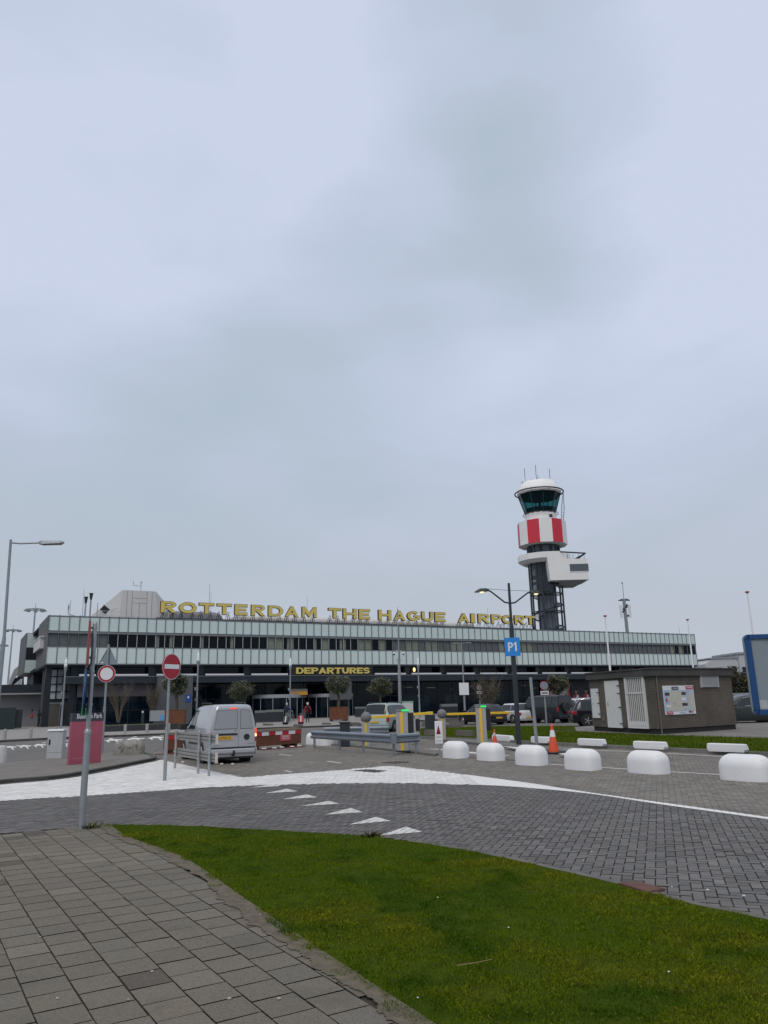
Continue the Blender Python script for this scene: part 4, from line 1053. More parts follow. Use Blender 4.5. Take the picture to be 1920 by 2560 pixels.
b.build('walkway_rail', M_TDARK, tow)
b = MB()
for dx in (0, .35):
    b.tube([(3.55 + dx, -1.2, 33.9), (3.75 + dx * 1.6, -1.2, 36.5), (4.35, -1.2, 39.6)], .05, 5)
for i in range(15): z = 34.2 + i * .35; k = min(1, (39.6 - z) / 3.1); b.cyl((3.6 + (z - 33.9) * .11, -1.2, z), (3.6 + (z - 33.9) * .11 + .45 * k, -1.2, z), .03, n=4)
b.build('ladder', M_TDARK, tow)
M_MASTC = mat('mast_brown', (.13, .10, .10), .6)
def ant(x, z0, z1, r=.055, y=0.0):
    b = MB(); b.cyl((x, y, z0), (x, y, z0 + (z1 - z0) * .4), r * .55, n=5); b.cyl((x, y, z0 + (z1 - z0) * .4), (x, y, z1), r, n=6); return b.build('antenna', M_MASTC, tow)
ant(-2.45, 41.7, 44.75); ant(-.28, 41.7, 45.4); ant(2.33, 41.7, 44.6); ant(.15, 41.7, 43.5, .05, .5); ant(-.35, 41.7, 42.8, .05, -.6)
b = MB(); b.cyl((-1.4, 0, 41.7), (-1.4, 0, 42.1), .28); b.sphere((-1.4, 0, 42.3), .16); b.cyl((-3.0, 0, 41.3), (-3.0, 0, 42.2), .03)
P = [(-2.9 + .35 * math.cos(a), .3, 41.85 + .3 * math.sin(a)) for a in [PI * i / 8 for i in range(9)]]; b.tube(P, .03, 4)
for x in (2.2, 2.9): b.tube([(x, 0, 41.4), (x, 0, 41.95), (x + .5, 0, 41.8)], .03, 4)
b.tube([(-2.6, .6, 41.75), (-1.5, -1.2, 42.1), (1.5, -1.2, 42.1), (2.7, .6, 41.75)], .025, 4); b.build('roof_gear', M_DARK, tow)

# ================================================================ MASTS AND POLES
def floodmast(u, v_top, y, label, rad, h_base=0.0):
    p = AY(u, v_top, y); o = thing('floodlight_mast', label, 'light mast', (p.x, p.y, 0), 0, 'floodlight masts behind the terminal')
    h = p.z; b = MB(); b.cyl((0, 0, 0), (0, 0, h), .30, .14, 10); b.build('mast', M_GALV, o)
    b = MB(); P = [(rad * math.cos(2 * PI * i / 24), rad * math.sin(2 * PI * i / 24), h - .4) for i in range(24)]
    for i in range(24): b.cyl(P[i], P[(i + 1) % 24], .10, n=5)
    for i in range(0, 24, 6): b.cyl(P[i], (0, 0, h - .3), .07, n=5)
    b.cyl((0, 0, h), (0, 0, h + .9), .05, n=5); b.build('ring', M_GALV, o)
    for k in range(8):
        a = 2 * PI * (k + .5) / 8; x, y_ = rad * math.cos(a), rad * math.sin(a); b = MB(); b.box(x - .27, x + .27, y_ - .2, y_ + .2, h - .75, h - .5); b.build('floodlight', M_GREYP, o)
    return o
floodmast(88.8, 1519, 150, 'tallest ring floodlight mast standing behind the left end of the terminal', 1.75)
floodmast(32.5, 1571.5, 190, 'grey ring floodlight mast beside the left lamp post, farther away', 1.8)
floodmast(3, 1609.5, 230, 'farthest ring floodlight mast, cut by the left picture edge', 1.8)

# spire lamp posts in front of the terminal
M_SPIRE = mat('spire_glass', (.72, .74, .74), .3, emit=(.9, .9, .9), estr=.05)
lp = None
for (u, v, lab) in [(166, 1643, 'spire-topped grey lamp post by the utility cabinet on the left'), (496.5, 1627, 'spire-topped grey lamp post rising behind the silver van roof'),
                    (726, 1643, 'spire-topped grey lamp post in front of the revolving door'), (1044.5, 1642, 'spire-topped grey lamp post right of the camera pole')]:
    x, y = G(u, v, 6.25)
    if lp is None:
        lp = thing('spire_lamp', lab, 'lamp post', (x, y, AP), 0, 'spire lamp posts along the apron')
        b = MB(); b.cyl((0, 0, 0), (0, 0, 1.1), .085, .085, 10); b.cyl((0, 0, 1.1), (0, 0, 4.75), .075, .06, 10); b.lathe([(.06, 4.75), (.15, 5.25), (.15, 5.32)], 10); b.build('pole', M_GREYP, lp)
        b = MB(); b.lathe([(.12, 5.32), (.14, 5.5), (.09, 5.56), (.13, 5.62), (.085, 5.68), (.12, 5.74), (.10, 5.8), (.01, 6.13)], 10); b.build('lamp_spire', M_SPIRE, lp)
        b = MB(); b.box(-.14, -.04, -.15, -.02, 2.1, 2.3); b.box(-.2, -.06, -.12, .0, 2.95, 3.2); b.build('clamp_box', M_SGREY, lp)
    else: dup(lp, (x, y, AP), 0, lab)
# camera pole
x, y = G(993.5, 1517, 9.2)
cp = thing('camera_pole', 'tall grey pole with two white dome cameras above the pale green car', 'camera pole', (x, y, 0))
b = MB(); b.cyl((0, 0, 0), (0, 0, 4.2), .13, .12, 12); b.cyl((0, 0, 4.2), (0, 0, 5.1), .105, .095, 12); b.cyl((0, 0, 5.1), (0, 0, 8.7), .045, .03, 8); b.cyl((0, 0, 8.7), (0, 0, 9.2), .05, .01, 6); b.build('pole', M_GREYP, cp)
b = MB(); b.tube([(-.36, 0, 5.55), (-.3, 0, 5.7), (0, 0, 5.72), (.3, 0, 5.7), (.36, 0, 5.55)], .03, 6); b.build('bracket', M_GREYP, cp); b = MB(); b.tube([(-.3, 0, 4.85), (0, 0, 5.1), (.3, 0, 4.85)], .02, 5); b.build('brace', M_GREYP, cp); b = MB(); b.tube([(-.05, 0, 8.4), (.15, .1, 8.55)], .04, 5); b.build('sensor', M_GREYP, cp)
for sx in (-.37, .37):
    b = MB(); b.cyl((sx, 0, 5.46), (sx, 0, 5.6), .11, .09, 12); hh = b.build('dome_camera', M_SWHITE, cp); b = MB(); b.sphere((sx, 0, 5.43), .085, 10, 6); b.build('lens_dome', M_BLACK, hh)
# plain double lamp with notice board
x, y = G(1154, 1605, 6.6)
dl = thing('lamp_post', 'thin grey double-arm lamp post carrying a white notice board', 'lamp post', (x, y, 0))
b = MB(); b.cyl((0, 0, 0), (0, 0, 2.4), .09, .08, 8); b.cyl((0, 0, 2.4), (0, 0, 6.6), .06, .04, 8); b.cyl((-.45, 0, 6.5), (.45, 0, 6.5), .025, n=5); b.build('pole', M_GREYP, dl)
for sx in (-1, 1): b = MB(); b.box(min(sx * .35, sx * .8), max(sx * .35, sx * .8), -.08, .08, 6.48, 6.56); b.build('lamp_head', M_GREYP, dl)
b = MB(); b.box(-.40, .40, -.13, -.09, 2.2, 3.2); b.build('notice_board', M_SWHITE, dl)
# flagpoles
M_FLAG = mat('flagpole_white', (.74, .74, .76), .4); M_CAP = mat('cap_red', (.30, .02, .03), .5)
fp = None
for (u, v, y, lab) in [(1512.5, 1538.5, 62, 'white flagpole standing behind the left end of the brick hut roof'), (1718.5, 1548, 70, 'white flagpole at the right end of the terminal facade'),
                       (1867.5, 1478.5, 52, 'white flagpole rising behind the blue framed board')]:
    p = AY(u, v, y)
    o = thing('flagpole', lab, 'flagpole', (p.x, p.y, 0), 0, 'white flagpoles')
    b = MB(); b.cyl((0, 0, 0), (0, 0, p.z - .1), .12, .045, 10); b.build('pole', M_FLAG, o)
    b = MB(); b.lathe([(.05, p.z - .12), (.16, p.z - .06), (.13, p.z), (.02, p.z + .03)], 10); b.build('cap', M_CAP, o)
# radio mast
p = AY(1555.5, 1455, 150)
rm = thing('radio_mast', 'lattice-grey phone mast with white antenna panels behind the terminal roof', 'radio mast', (p.x, p.y, 0))
q = lambda v: AY(1560, v, 150).z
b = MB(); b.cyl((0, 0, 0), (0, 0, q(1497)), .42, .30, 10); b.cyl((0, 0, q(1497)), (0, 0, p.z), .07, .05, 6); b.sphere((-.05, 0, p.z - .2), .18, 8, 6); b.build('mast', M_GREYP, rm)
b = MB(); z = q(1501); b.cyl((-1.0, 0, z), (1.0, 0, z), .10, n=6)
for sx in (-1, 1): b.prismy([(sx * .4, z), (sx * 1.1, z - .1), (sx * 1.1, z + .05), (sx * .4, z + .35)] if sx > 0 else [(-1.1, z - .1), (-.4, z), (-.4, z + .35), (-1.1, z + .05)], -.2, .2)
b.build('top_bracket', M_DARK, rm)
for k in range(3):
    a = math.radians(200 + k * 120); x, y = .95 * math.cos(a), .95 * math.sin(a); b = MB(); b.box(x - .22, x + .22, y - .12, y + .12, q(1545), q(1513)); b.build('antenna_panel', M_SWHITE, rm)
b = MB()
for k in range(7):
    a = k * 1.3; z = q(1542) + k * .42; b.box(.45 * math.cos(a) - .18, .45 * math.cos(a) + .18, .45 * math.sin(a) - .18, .45 * math.sin(a) + .18, z, z + .35)
b.build('radio_unit', M_DARK, rm)
# rooftop antennas
def whip(u0, v_top, n, label, r=.04):
    s, z = onfac(u0, v_top, n); o = MB(); o.cyl((0, 0, 0), (0, 0, z - 11.4), r, r * .5, 5); o.cyl((0, 0, 0), (0, 0, .35), r * 3, n=6)
    m = o.build('roof_antenna', M_GALV, None); m.location = tw(s, n, 11.4); return tag(m, label, 'antenna')
whip(524.5, 1459, 12, 'taller thin whip antenna above the second T of the roof sign', .05); whip(528, 1480, 13, 'shorter thin whip antenna just right of the taller whip')
whip(1219, 1519, 10, 'thin whip antenna over the word AIRPORT', .05); whip(210.5, 1473, 6, 'thin whip antenna at the left end of the roof')
whip(1697.5, 1568, 10, 'short thin whip antenna near the right end of the roof')
whip(244.5, 1506, 6, 'dark short roof pole before the slanted plant room side', .07); whip(768, 1490, 14, 'very thin whip antenna above the letter M')
for (u, v, lab) in ((215.5, 1492, 'lower roof vent pipe with dark cap'), (228.5, 1483, 'taller roof vent pipe with dark cap')):
    s, z = onfac(u, v, 7); o = thing('vent_pipe', lab, 'vent pipe', tw(s, 7, 11.4), TRZ); h = z - 11.4
    b = MB(); b.cyl((0, 0, 0), (0, 0, h - .6), .09, n=8); b.build('pipe', M_GALV, o); b = MB(); b.lathe([(.12, h - .75), (.20, h - .1), (.24, h - .1), (.24, h)], 10); b.build('cap', M_DARK, o)
s, z = onfac(172, 1510, 4); o = MB(); w = onfac(215, 1510, 4)[0] - s
o.tube([(0, 0, z - 11.4), (0, 0, z - 12.5), (w * .5, 0, z - 12.75), (w, 0, z - 12.65), (w, 0, z - 11.4)], .045, 6); o.cyl((w * .5, 0, 0), (w * .5, 0, z - 12.7), .05, n=6); o.cyl((.1 * w, 0, z - 11.0), (.1 * w, 0, z - 12.5), .03, n=5); o.cyl((0, 0, z - 11.6), (0, 0, z - 12.0), .09, n=6)
m = o.build('aerial_bracket', M_GALV, None); m.location = tw(s, 4, 11.4); m.rotation_euler = (0, 0, TRZ); tag(m, 'double dipole aerial on bracket at the left roof edge', 'antenna')
s, z = onfac(353, 1456, 12); o = MB(); o.cyl((0, 0, 0), (0, 0, z - 16.0), .04, n=5); o.tube([(0, 0, z - 16.4), (-.9, 0, z - 16.4), (-1.0, 0, z - 15.8)], .035, 5); o.sphere((0, 0, z - 15.95), .12, 8, 5)
m = o.build('wind_vane', M_GALV, None); m.location = tw(s, 12, 15.95); m.rotation_euler = (0, 0, TRZ); tag(m, 'small wind sensor on top of the roof plant room', 'wind sensor')
s, z = onfac(262, 1524, 8.5); o = thing('roof_spotlight', 'tilted black and white spotlight before the roof plant room', 'spotlight', tw(s, 8.5, 11.4), TRZ)
b = MB(); b.M = Matrix.Translation((0, 0, z - 11.4)) @ Matrix.Rotation(math.radians(38), 4, 'Y'); b.box(-.42, .42, -.3, .3, -.30, .30); b.build('lamp_body', M_BLACK, o)
b = MB(); b.M = Matrix.Translation((0, 0, z - 11.4)) @ Matrix.Rotation(math.radians(38), 4, 'Y'); b.prismy([(-.5, .33), (.5, .33), (.95, .95), (-.1, .85)], -.25, .25); b.box(-.1, .5, -.05, .05, -.8, -.33); b.build('hood', M_SWHITE, o)

# ================================================================ FOREGROUND POSTS AND SIGNS
DISC = lambda r, n=32: [(r * math.cos(2 * PI * i / n), r * math.sin(2 * PI * i / n)) for i in range(n)]
def disc_sign(parent, z, r, face_rz, kind, off=.05):
    """a round sign; local face direction -y turned by face_rz"""
    M = Matrix.Rotation(face_rz, 4, 'Z') @ Matrix.Translation((0, -off, z))
    b = MB(); b.M = M; b.prismy(DISC(r), -.012, .014); pl = b.build('sign_plate', M_SGREY if kind != 'noentry' else M_RED, parent)
    def face(nm, pts, y, m): bb = MB(); bb.M = M; bb.prismy(pts, y - .002, y); return bb.build(nm, m, pl)
    if kind == 'noentry':
        face('white_rim', DISC(r * .995), -.0125, M_SWHITE); face('red_face', DISC(r * .955), -.0160, M_RED); face('white_bar', [(-r * .80, -r * .17), (r * .80, -r * .17), (r * .80, r * .17), (-r * .80, r * .17)], -.0195, M_SWHITE)
    elif kind == 'closed':
        face('white_rim', DISC(r * .995), -.0125, M_SWHITE); face('red_ring', DISC(r * .955), -.0160, M_RED); face('white_face', DISC(r * .72), -.0195, M_SWHITE)
    elif kind == 'blue':
        face('blue_face', DISC(r * .98), -.0125, M_BLUE)
    return pl
# no entry sign
x, y = G(411.5, 1953)
o = thing('no_entry_sign', 'red round no entry sign with white bar on a grey pole', 'road sign', (x, y, 0))
b = MB(); b.cyl((0, 0, 0), (0, 0, 1.27), .044, n=12); b.cyl((0, 0, 1.27), (0, 0, 3.05), .033, n=12); b.cyl((0, 0, 1.22), (0, 0, 1.28), .049, n=12); b.build('pole', M_GREYP, o)
disc_sign(o, 2.76, .325, math.radians(62), 'noentry', .06)
for z in (2.55, 2.9): b = MB(); b.box(-.05, .05, -.05, .05, z, z + .05); b.build('bracket', M_GALV, o)
# closed road sign with triangle back
x, y = G(254, 1889)
o = thing('closed_road_sign', 'round white sign with red border under a grey triangle back on a pole', 'road sign', (x, y, .09))
b = MB(); b.cyl((0, 0, 0), (0, 0, 1.75), .057, n=10); b.cyl((0, 0, 1.75), (0, 0, 4.2), .044, n=10); b.build('pole', M_GREYP, o)
disc_sign(o, 3.12 - .09, .335, math.radians(14), 'closed', .06)
t_ = [(-.36, 3.42), (.36, 3.42), (.045, 4.06), (-.045, 4.06)]
b = MB(); b.prismy(t_, .05, .065); tr_ = b.build('triangle_back', M_SGREY, o)
b = MB(); b.box(-.40, .40, .03, .052, 3.40, 3.43)
b.M = Matrix.Identity(4); b.cyl((-.37, .045, 3.42), (-.03, .045, 4.07), .018, n=5); b.cyl((.37, .045, 3.42), (.03, .045, 4.07), .018, n=5); b.build('edge_profile', M_GREYP, tr_)
b = MB(); b.box(-.30, -.18, .04, .049, 3.46, 3.50); b.build('sticker', M_SWHITE, tr_)
# front post with two signs seen edge-on
x, y = G(203, 2074)
o = thing('sign_post', 'grey foreground post with red and blue signs seen edge-on', 'sign post', (x, y, 0))
b = MB(); b.cyl((0, 0, 0), (0, 0, 1.42), .050, .048, 14); b.cyl((0, 0, 1.42), (0, 0, 3.08), .036, n=14); b.lathe([(.051, 1.38), (.053, 1.43), (.036, 1.46)], 14); b.lathe([(.036, 3.08), (.025, 3.12), (.002, 3.125)], 12); b.build('pole', M_GALV, o, smooth=35)
M = Matrix.Translation((-.085, 0, 0)) @ Matrix.Rotation(math.radians(-68), 4, 'Z')
b = MB(); b.M = M; b.prismy([(-.45, 2.42), (.45, 2.42), (.03, 3.13), (-.03, 3.13)], -.018, .018); b.build('triangle_sign', M_REDK, o)
b = MB(); b.M = Matrix.Translation((-.10, 0, 2.03)) @ Matrix.Rotation(math.radians(-67.5), 4, 'Z'); b.prismy(DISC(.36), -.012, .012); bs = b.build('round_sign', M_BLUED, o)
b = MB(); b.M = Matrix.Translation((-.082, 0, 2.03)) @ Matrix.Rotation(math.radians(-67.5), 4, 'Z'); b.prismy(DISC(.33), 0, .006); b.build('back_plate', M_DARK, bs)
for z in (1.83, 2.33, 2.55, 3.02):
    b = MB(); b.lathe([(.043, z - .018), (.043, z + .018)], 12); b.box(-.10, -.03, -.02, .02, z - .014, z + .014); b.build('clamp', M_GALV, o)
b = MB(); b.box(-.11, -.055, -.03, .03, 1.66, 1.78); gs = b.build('green_tag', mat('tag_green', (.02, .33, .09), .5), o)
b = MB(); b.box(-.095, -.07, -.034, -.03, 1.68, 1.71); b.build('white_mark', M_SWHITE, gs)
# weeds at the foot
def tuft(name, x, y, n, h, label, z=.02, cols=((.045, .075, .015), (.10, .085, .03))):
    V = []; C = []
    for i in range(n):
        a = random.random() * 6.28; r = random.random() * .11; l = h * (.4 + random.random()); bx, by = x + math.cos(a) * r * 1.4, y + math.sin(a) * r; w = .005
        tx, ty = bx + math.cos(a) * l * .7, by + math.sin(a) * l * .7
        V.append([(bx - w, by, z), (bx + w, by, z), (tx + w * .4, ty, z + l * .7), (tx - w * .4, ty, z + l * .75)]); C.append(random.choice(cols))
    return tag(quads_mesh(name, np.array(V), [M_BLADE], None, np.array(C)), label, 'weeds')
tuft('weed_tuft', x + .14, y - .02, 110, .09, 'small weed tuft at the foot of the foreground sign post')
x2, y2 = G(925, 2096); tuft('weed_tuft', x2, y2, 110, .065, 'brown weedy clump at the lawn edge beside the nearest triangle', cols=((.03, .03, .012), (.06, .045, .02)))
# left street lamp
x, y = G(-22, 1928)
o = thing('street_lamp', 'grey street lamp with a long arm at the left picture edge', 'street lamp', (x, y, 0))
P = AY(27, 1349, y); q1 = AY(100, 1357, y); q2 = AY(160, 1357, y); kx = P.x - x
b = MB(); b.cyl((0, 0, 0), (0, 0, P.z * .56), .062, .058, 12); b.cyl((0, 0, P.z * .56), (kx, 0, P.z), .048, .04, 12); b.build('pole', M_GREYP, o)
b = MB(); b.tube([(kx, 0, P.z - .1), (kx + .35, 0, P.z - .14), (q1.x - x, 0, q1.z)], .028, 8); b.build('arm', M_GREYP, o)
b = MB(); L0, L1 = q1.x - x - .02, q2.x - x
b.loft([[(L0, s * .05, q1.z + t) for s, t in ((-1, -.05), (1, -.05), (1, .04), (-1, .04))], [(L0 + .12, s * .12, q1.z + t) for s, t in ((-1, -.06), (1, -.06), (.7, .06), (-.7, .06))], [(L1 - .1, s * .11, q1.z + t) for s, t in ((-1, -.05), (1, -.05), (.6, .04), (-.6, .04))], [(L1, s * .04, q1.z + t) for s, t in ((-1, -.02), (1, -.02), (1, .01), (-1, .01))]])
hd = b.build('lamp_head', M_GREYP, o); b = MB(); b.box(L0 + .1, L1 - .08, -.08, .08, q1.z - .075, q1.z - .058); b.build('lens', mat('lens_brownish', (.16, .11, .09), .4), hd)
# P1 lamp post
x, y = G(1298, 1868)
o = thing('parking_lamp', 'dark two-armed lit lamp post with blue P1 sign', 'lamp post', (x, y, .08))
H1 = 6.12
b = MB(); b.cyl((0, 0, 0), (0, 0, 4.4), .098, .085, 14); b.cyl((0, 0, 4.4), (0, 0, 4.6), .085, .06, 14); b.cyl((0, 0, 4.6), (0, 0, H1), .055, .05, 12); b.build('pole', M_DARKP, o)
for sx in (-1, 1):
    dy = .45 * sx
    b = MB(); b.tube([(0, 0, 5.32), (sx * .22, dy * .2, 5.36), (sx * .78, dy * .8, 5.72 + .04), (sx * .9, dy, 5.80)], .032, 8); b.cyl((0, 0, 5.83), (sx * .9, dy, 5.85), .008, n=4); b.build('arm', M_DARKP, o)
    b = MB(); cx_ = sx * 1.1
    b.loft([[(sx * .86, dy + s * .04, 5.79 + t) for s, t in ((-1, -.03), (1, -.03), (1, .04), (-1, .04))], [(sx * .98, dy + s * .11, 5.78 + t) for s, t in ((-1, -.03), (1, -.03), (.7, .09), (-.7, .09))],
            [(sx * 1.22, dy + s * .12, 5.76 + t) for s, t in ((-1, -.03), (1, -.03), (.7, .10), (-.7, .10))], [(sx * 1.42, dy + s * .05, 5.73 + t) for s, t in ((-1, -.01), (1, -.01), (1, .02), (-1, .02))]])
    hd = b.build('lamp_head', M_DARKP, o)
    b = MB(); b.lathe([(.09, 0), (.07, -.03), (.01, -.04)], 14, (sx * 1.14, dy, 5.735)); b.build('lit_lens', M_LAMPON, hd)
RZ = math.radians(-14)
b = MB(); b.M = Matrix.Rotation(RZ, 4, 'Z'); b.box(-.29, .29, -.13, -.10, 3.28, 3.98); ps = b.build('parking_sign', M_BLUE, o)
b = MB(); b.M = Matrix.Rotation(RZ, 4, 'Z'); put_letter(b, 'P', -.17, 3.46, .19, .34, .062, .062, -.135, -.1305); put_letter(b, '1', .045, 3.46, .115, .34, .062, .06, -.135, -.1305); b.build('lettering', M_SWHITE, ps)
b = MB(); b.M = Matrix.Rotation(RZ, 4, 'Z'); b.box(-.1, .1, -.10, .0, 3.4, 3.44); b.build('bracket', M_DARKP, o); b = MB(); b.M = Matrix.Rotation(RZ, 4, 'Z'); b.box(-.1, .1, -.10, .0, 3.82, 3.86); b.build('bracket', M_DARKP, o)
# business park board
pl_, pr_ = G(172, 1912, .09), G(252, 1906, .09)
rz = heading(pl_, pr_); wd_ = math.hypot(pr_[0] - pl_[0], pr_[1] - pl_[1])
o = thing('business_park_sign', 'pink-red sign board with dark Business Park header behind the front post', 'sign', (pl_[0], pl_[1], .09), rz)
b = MB(); b.box(0, wd_, 0, .16, 0, 1.30); b.build('board', mat('faded_pink', (.34, .075, .115), .6, var=.08, vscale=2.5, stains=((.34, .12, .15), 3.0, .2)), o, bevel=.01)
b = MB(); b.box(-.004, wd_ + .004, -.004, .164, 1.302, 1.56); hb_ = b.build('header', mat('header_charcoal', (.035, .04, .05), .5), o)
fit_text('BP', 'Business Park', wd_ * .80, .15, .002, .006); b = MB(); b.text('BP', Matrix.Translation((wd_ * .15, -.008, 1.385)) @ UP); b.build('lettering', M_SWHITE, hb_)
b = MB(); b.box(wd_ * .1, wd_ * .42, -.003, 0, .17, .185); b.build('scratch', mat('scratch_pink', (.45, .25, .28), .7), o)
# utility cabinet
pl_, pr_ = G(114.5, 1903), G(152.5, 1902)
o = thing('utility_cabinet', 'light grey street utility cabinet left of the pink sign', 'cabinet', (pl_[0], pl_[1], 0), heading(pl_, pr_))
w = math.hypot(pr_[0] - pl_[0], pr_[1] - pl_[1]); M_CABI = mat('cabinet_grey', (.40, .42, .43), .65, var=.08, vscale=4)
b = MB(); b.box(.02, w - .02, .02, .33, 0, .06); b.build('plinth', M_DARK, o)
b = MB(); b.box(0, w, 0, .35, .06, .285); b.build('base_panel', M_CABI, o, bevel=.008); b = MB(); b.box(0, w, 0, .35, .29, 1.03); bd = b.build('body', M_CABI, o, bevel=.01)
b = MB(); b.prismx([(-.03, 1.03), (.38, 1.03), (.36, 1.09), (-.01, 1.09)], -.02, w + .02); b.build('lid', M_SWHITE, o, bevel=.006)
b = MB(); b.box(.05, .115, -.006, 0, .55, .74); b.build('handle', M_BLACK, bd); b = MB(); b.box(w - .13, w - .05, -.004, 0, .985, .995); b.build('badge', M_BLACK, bd)
# billboard seen from behind
o = thing('billboard', 'big blue framed board seen from its grey back at the right picture edge', 'billboard', (0, 0, 0))
yb = 20.0; a0 = AY(1856, 1587, yb); a1 = AY(1886, 1782, yb); o.location = (a1.x - .02, yb, 0); zt, zb2 = a0.z, a1.z - .05
Wb = 3.6; o.rotation_euler = (0, 0, math.radians(-6))
pts = []
for (cx_, cz, a_) in ((Wb - .12, zb2 + .12, -90), (Wb - .12, zt - .12, 0), (.12, zt - .12, 90), (.12, zb2 + .12, 180)):
    pts += [(cx_ + .12 * math.cos(math.radians(a_ + k * 22.5)), cz + .12 * math.sin(math.radians(a_ + k * 22.5))) for k in range(5)]
b = MB(); b.prismy(pts, .03, .12); b.build('back_panel', mat('board_back', (.205, .245, .275), .6, var=.06, vscale=1.5), o)
b = MB(); b.box(0.02, .17, -.02, .14, zb2 + .1, zt - .1); b.box(.1, Wb - .1, -.02, .14, zb2 + .0, zb2 + .12); b.box(.1, Wb - .1, -.02, .14, zt - .11, zt - .0)
for (cx_, cz, a_) in ((.14, zt - .13, 90), (.14, zb2 + .13, 180)):
    b.prismy([(cx_ + .13 * math.cos(math.radians(a_ + k * 18)), cz + .13 * math.sin(math.radians(a_ + k * 18))) for k in range(6)] + [(cx_, cz)], -.02, .14)
b.build('frame', M_BLUED, o)
b = MB(); b.box(.62, 1.0, -.03, .03, zt - .22, zt - .10); b.build('bracket', M_GALV, o); b = MB(); b.box(.19, .38, .025, .03, zb2 + .14, zb2 + .36); b.build('sticker', mat('sticker_grey', (.36, .40, .39), .6), o)
for xx in (1.5, 3.2): b = MB(); b.cyl((xx, .0, 0), (xx, .0, zt - .15), .06, n=10); b.build('post', M_GALV, o)
# low pink-white edge below it is the far parking board
# distant signs with backs
for (u, vt, vb, lab) in ((1198, 1719, 1764, 'grey round sign back with white plate before the bare shrub'), (1360, 1714, 1814, 'round sign back with white plate before the black off-roader')):
    if u == 1198: x, y = G(u + 4, 1795)
    else: x, y = G(1367, 1814.5)
    zc = [zz for zz in np.arange(1.5, 5, .01) if True]; d_ = ray_dir(u, vt); k_ = y / d_.y; zc = EYE + d_.z * k_
    o = thing('round_sign', lab, 'road sign', (x, y, 0)); b = MB(); b.cyl((0, 0, 0), (0, 0, 1.7), .055, n=8); b.cyl((0, 0, 1.7), (0, 0, zc + .28), .035, n=8); b.build('pole', M_GREYP, o)
    b = MB(); b.prismy(DISC(.26, 24), -.07, -.045); pl = b.build('sign_back', M_SGREY, o); b = MB(); b.prismy(DISC(.285, 24), -.045, -.03); b.build('red_rim', M_RED, pl)
    for m_ in (pl, pl.children[0]): m_.location = (0, 0, zc) if m_ is pl else (0, 0, 0)
    b = MB(); b.box(-.27, .27, -.07, -.045, zc - .60, zc - .36); p2_ = b.build('sub_plate', M_SWHITE, o)
    b = MB(); b.box(-.21, .21, -.075, -.07, zc - .53, zc - .43); b.build('dark_text', mat('plate_text', (.10, .10, .11), .6), p2_)
x, y = G(1344, 1884); o = MB(); o.cyl((0, 0, 0), (0, 0, 2.35), .05, n=10); o.cyl((0, 0, .0), (0, 0, 1.1), .058, n=10); m = o.build('grey_post', M_GREYP, None); m.location = (x, y, .1); m.rotation_euler = (0, math.radians(-1.5), 0)
tag(m, 'bare grey post between the P1 lamp and the big traffic cone', 'post')
# small warning board before the first white block
x, y = G(1099.5, 1889)
o = thing('warning_board', 'small white board with red triangle on a post beside the white blocks', 'warning sign', (x, y, 0), math.radians(-22))
b = MB(); b.cyl((0, 0, 0), (0, 0, .5), .03, n=8); b.build('post', M_GALV, o)
b = MB(); b.box(-.13, .13, -.035, .0, .38, 1.10); pl = b.build('board', M_SWHITE, o, bevel=.01)
b = MB(); b.prismy([(-.085, .68), (.085, .68), (0, .98)], -.039, -.0352); b.build('red_triangle', M_RED, pl)
b = MB(); b.box(-.035, .035, -.042, -.0395, .70, .76); b.prismy([(-.022, .775), (.022, .775), (0, .88)], -.042, -.0395); b.build('triangle_symbol', M_BLACK, pl)
b = MB(); [b.box(-.09, .09, -.038, -.0352, z, z + .018) for z in (.60, .56, .48, .44)]; b.build('small_print', mat('print_grey', (.35, .35, .36), .6), pl)
# ================================================================ BLOCKS, RAILS, BARRIERS
def sring(a, b, z, n=28, p=3.2):
    out = []
    for i in range(n):
        t = 2 * PI * i / n; c, s = math.cos(t), math.sin(t)
        out.append((math.copysign(a * abs(c) ** (2 / p), c), math.copysign(b * abs(s) ** (2 / p), s), z))
    return out
def dome_mesh(L, Wd, H, m, name='dome_block', rough=0.0, seed=0):
    b = MB(); rings = [sring(L / 2, Wd / 2, 0), sring(L / 2, Wd / 2, .03), sring(L / 2 * .995, Wd / 2 * .99, H * .5)]
    for k in range(1, 9):
        t = k / 8 * PI / 2; f = math.cos(t); rings.append(sring(L / 2 * (.995 - .46 * (1 - f) - (.0 if k < 8 else .35)), Wd / 2 * max(.99 * f ** .8, .06), H * (.5 + .5 * math.sin(t))))
    if rough:
        r = random.Random(seed); rings = [[(x + r.gauss(0, rough), y + r.gauss(0, rough), z + (r.gauss(0, rough) if z > .01 else 0)) for x, y, z in R_] for R_ in rings]
    b.loft(rings); return b.build(name, m, None, smooth=50)
dl_ = [('dome1', 1134, 1897, 'white domed concrete block beside the small warning board, first of the row'), ('dome2', 1222, 1903, 'white domed concrete block with a red speck, second of the row from the guard rail'),
       ('dome3', 1325, 1915, 'white domed concrete block under the P1 lamp post'), ('dome4', 1455, 1927, 'white domed concrete block in front of the big traffic cone'),
       ('dome5', 1622, 1936, 'white domed concrete block in front of the brick hut'), ('dome6', 1872, 1955, 'largest white domed concrete block, nearest the right picture edge')]
d0 = dome_mesh(.94, .60, .52, M_DOME)
row = Vector((.534, -.846)).normalized()
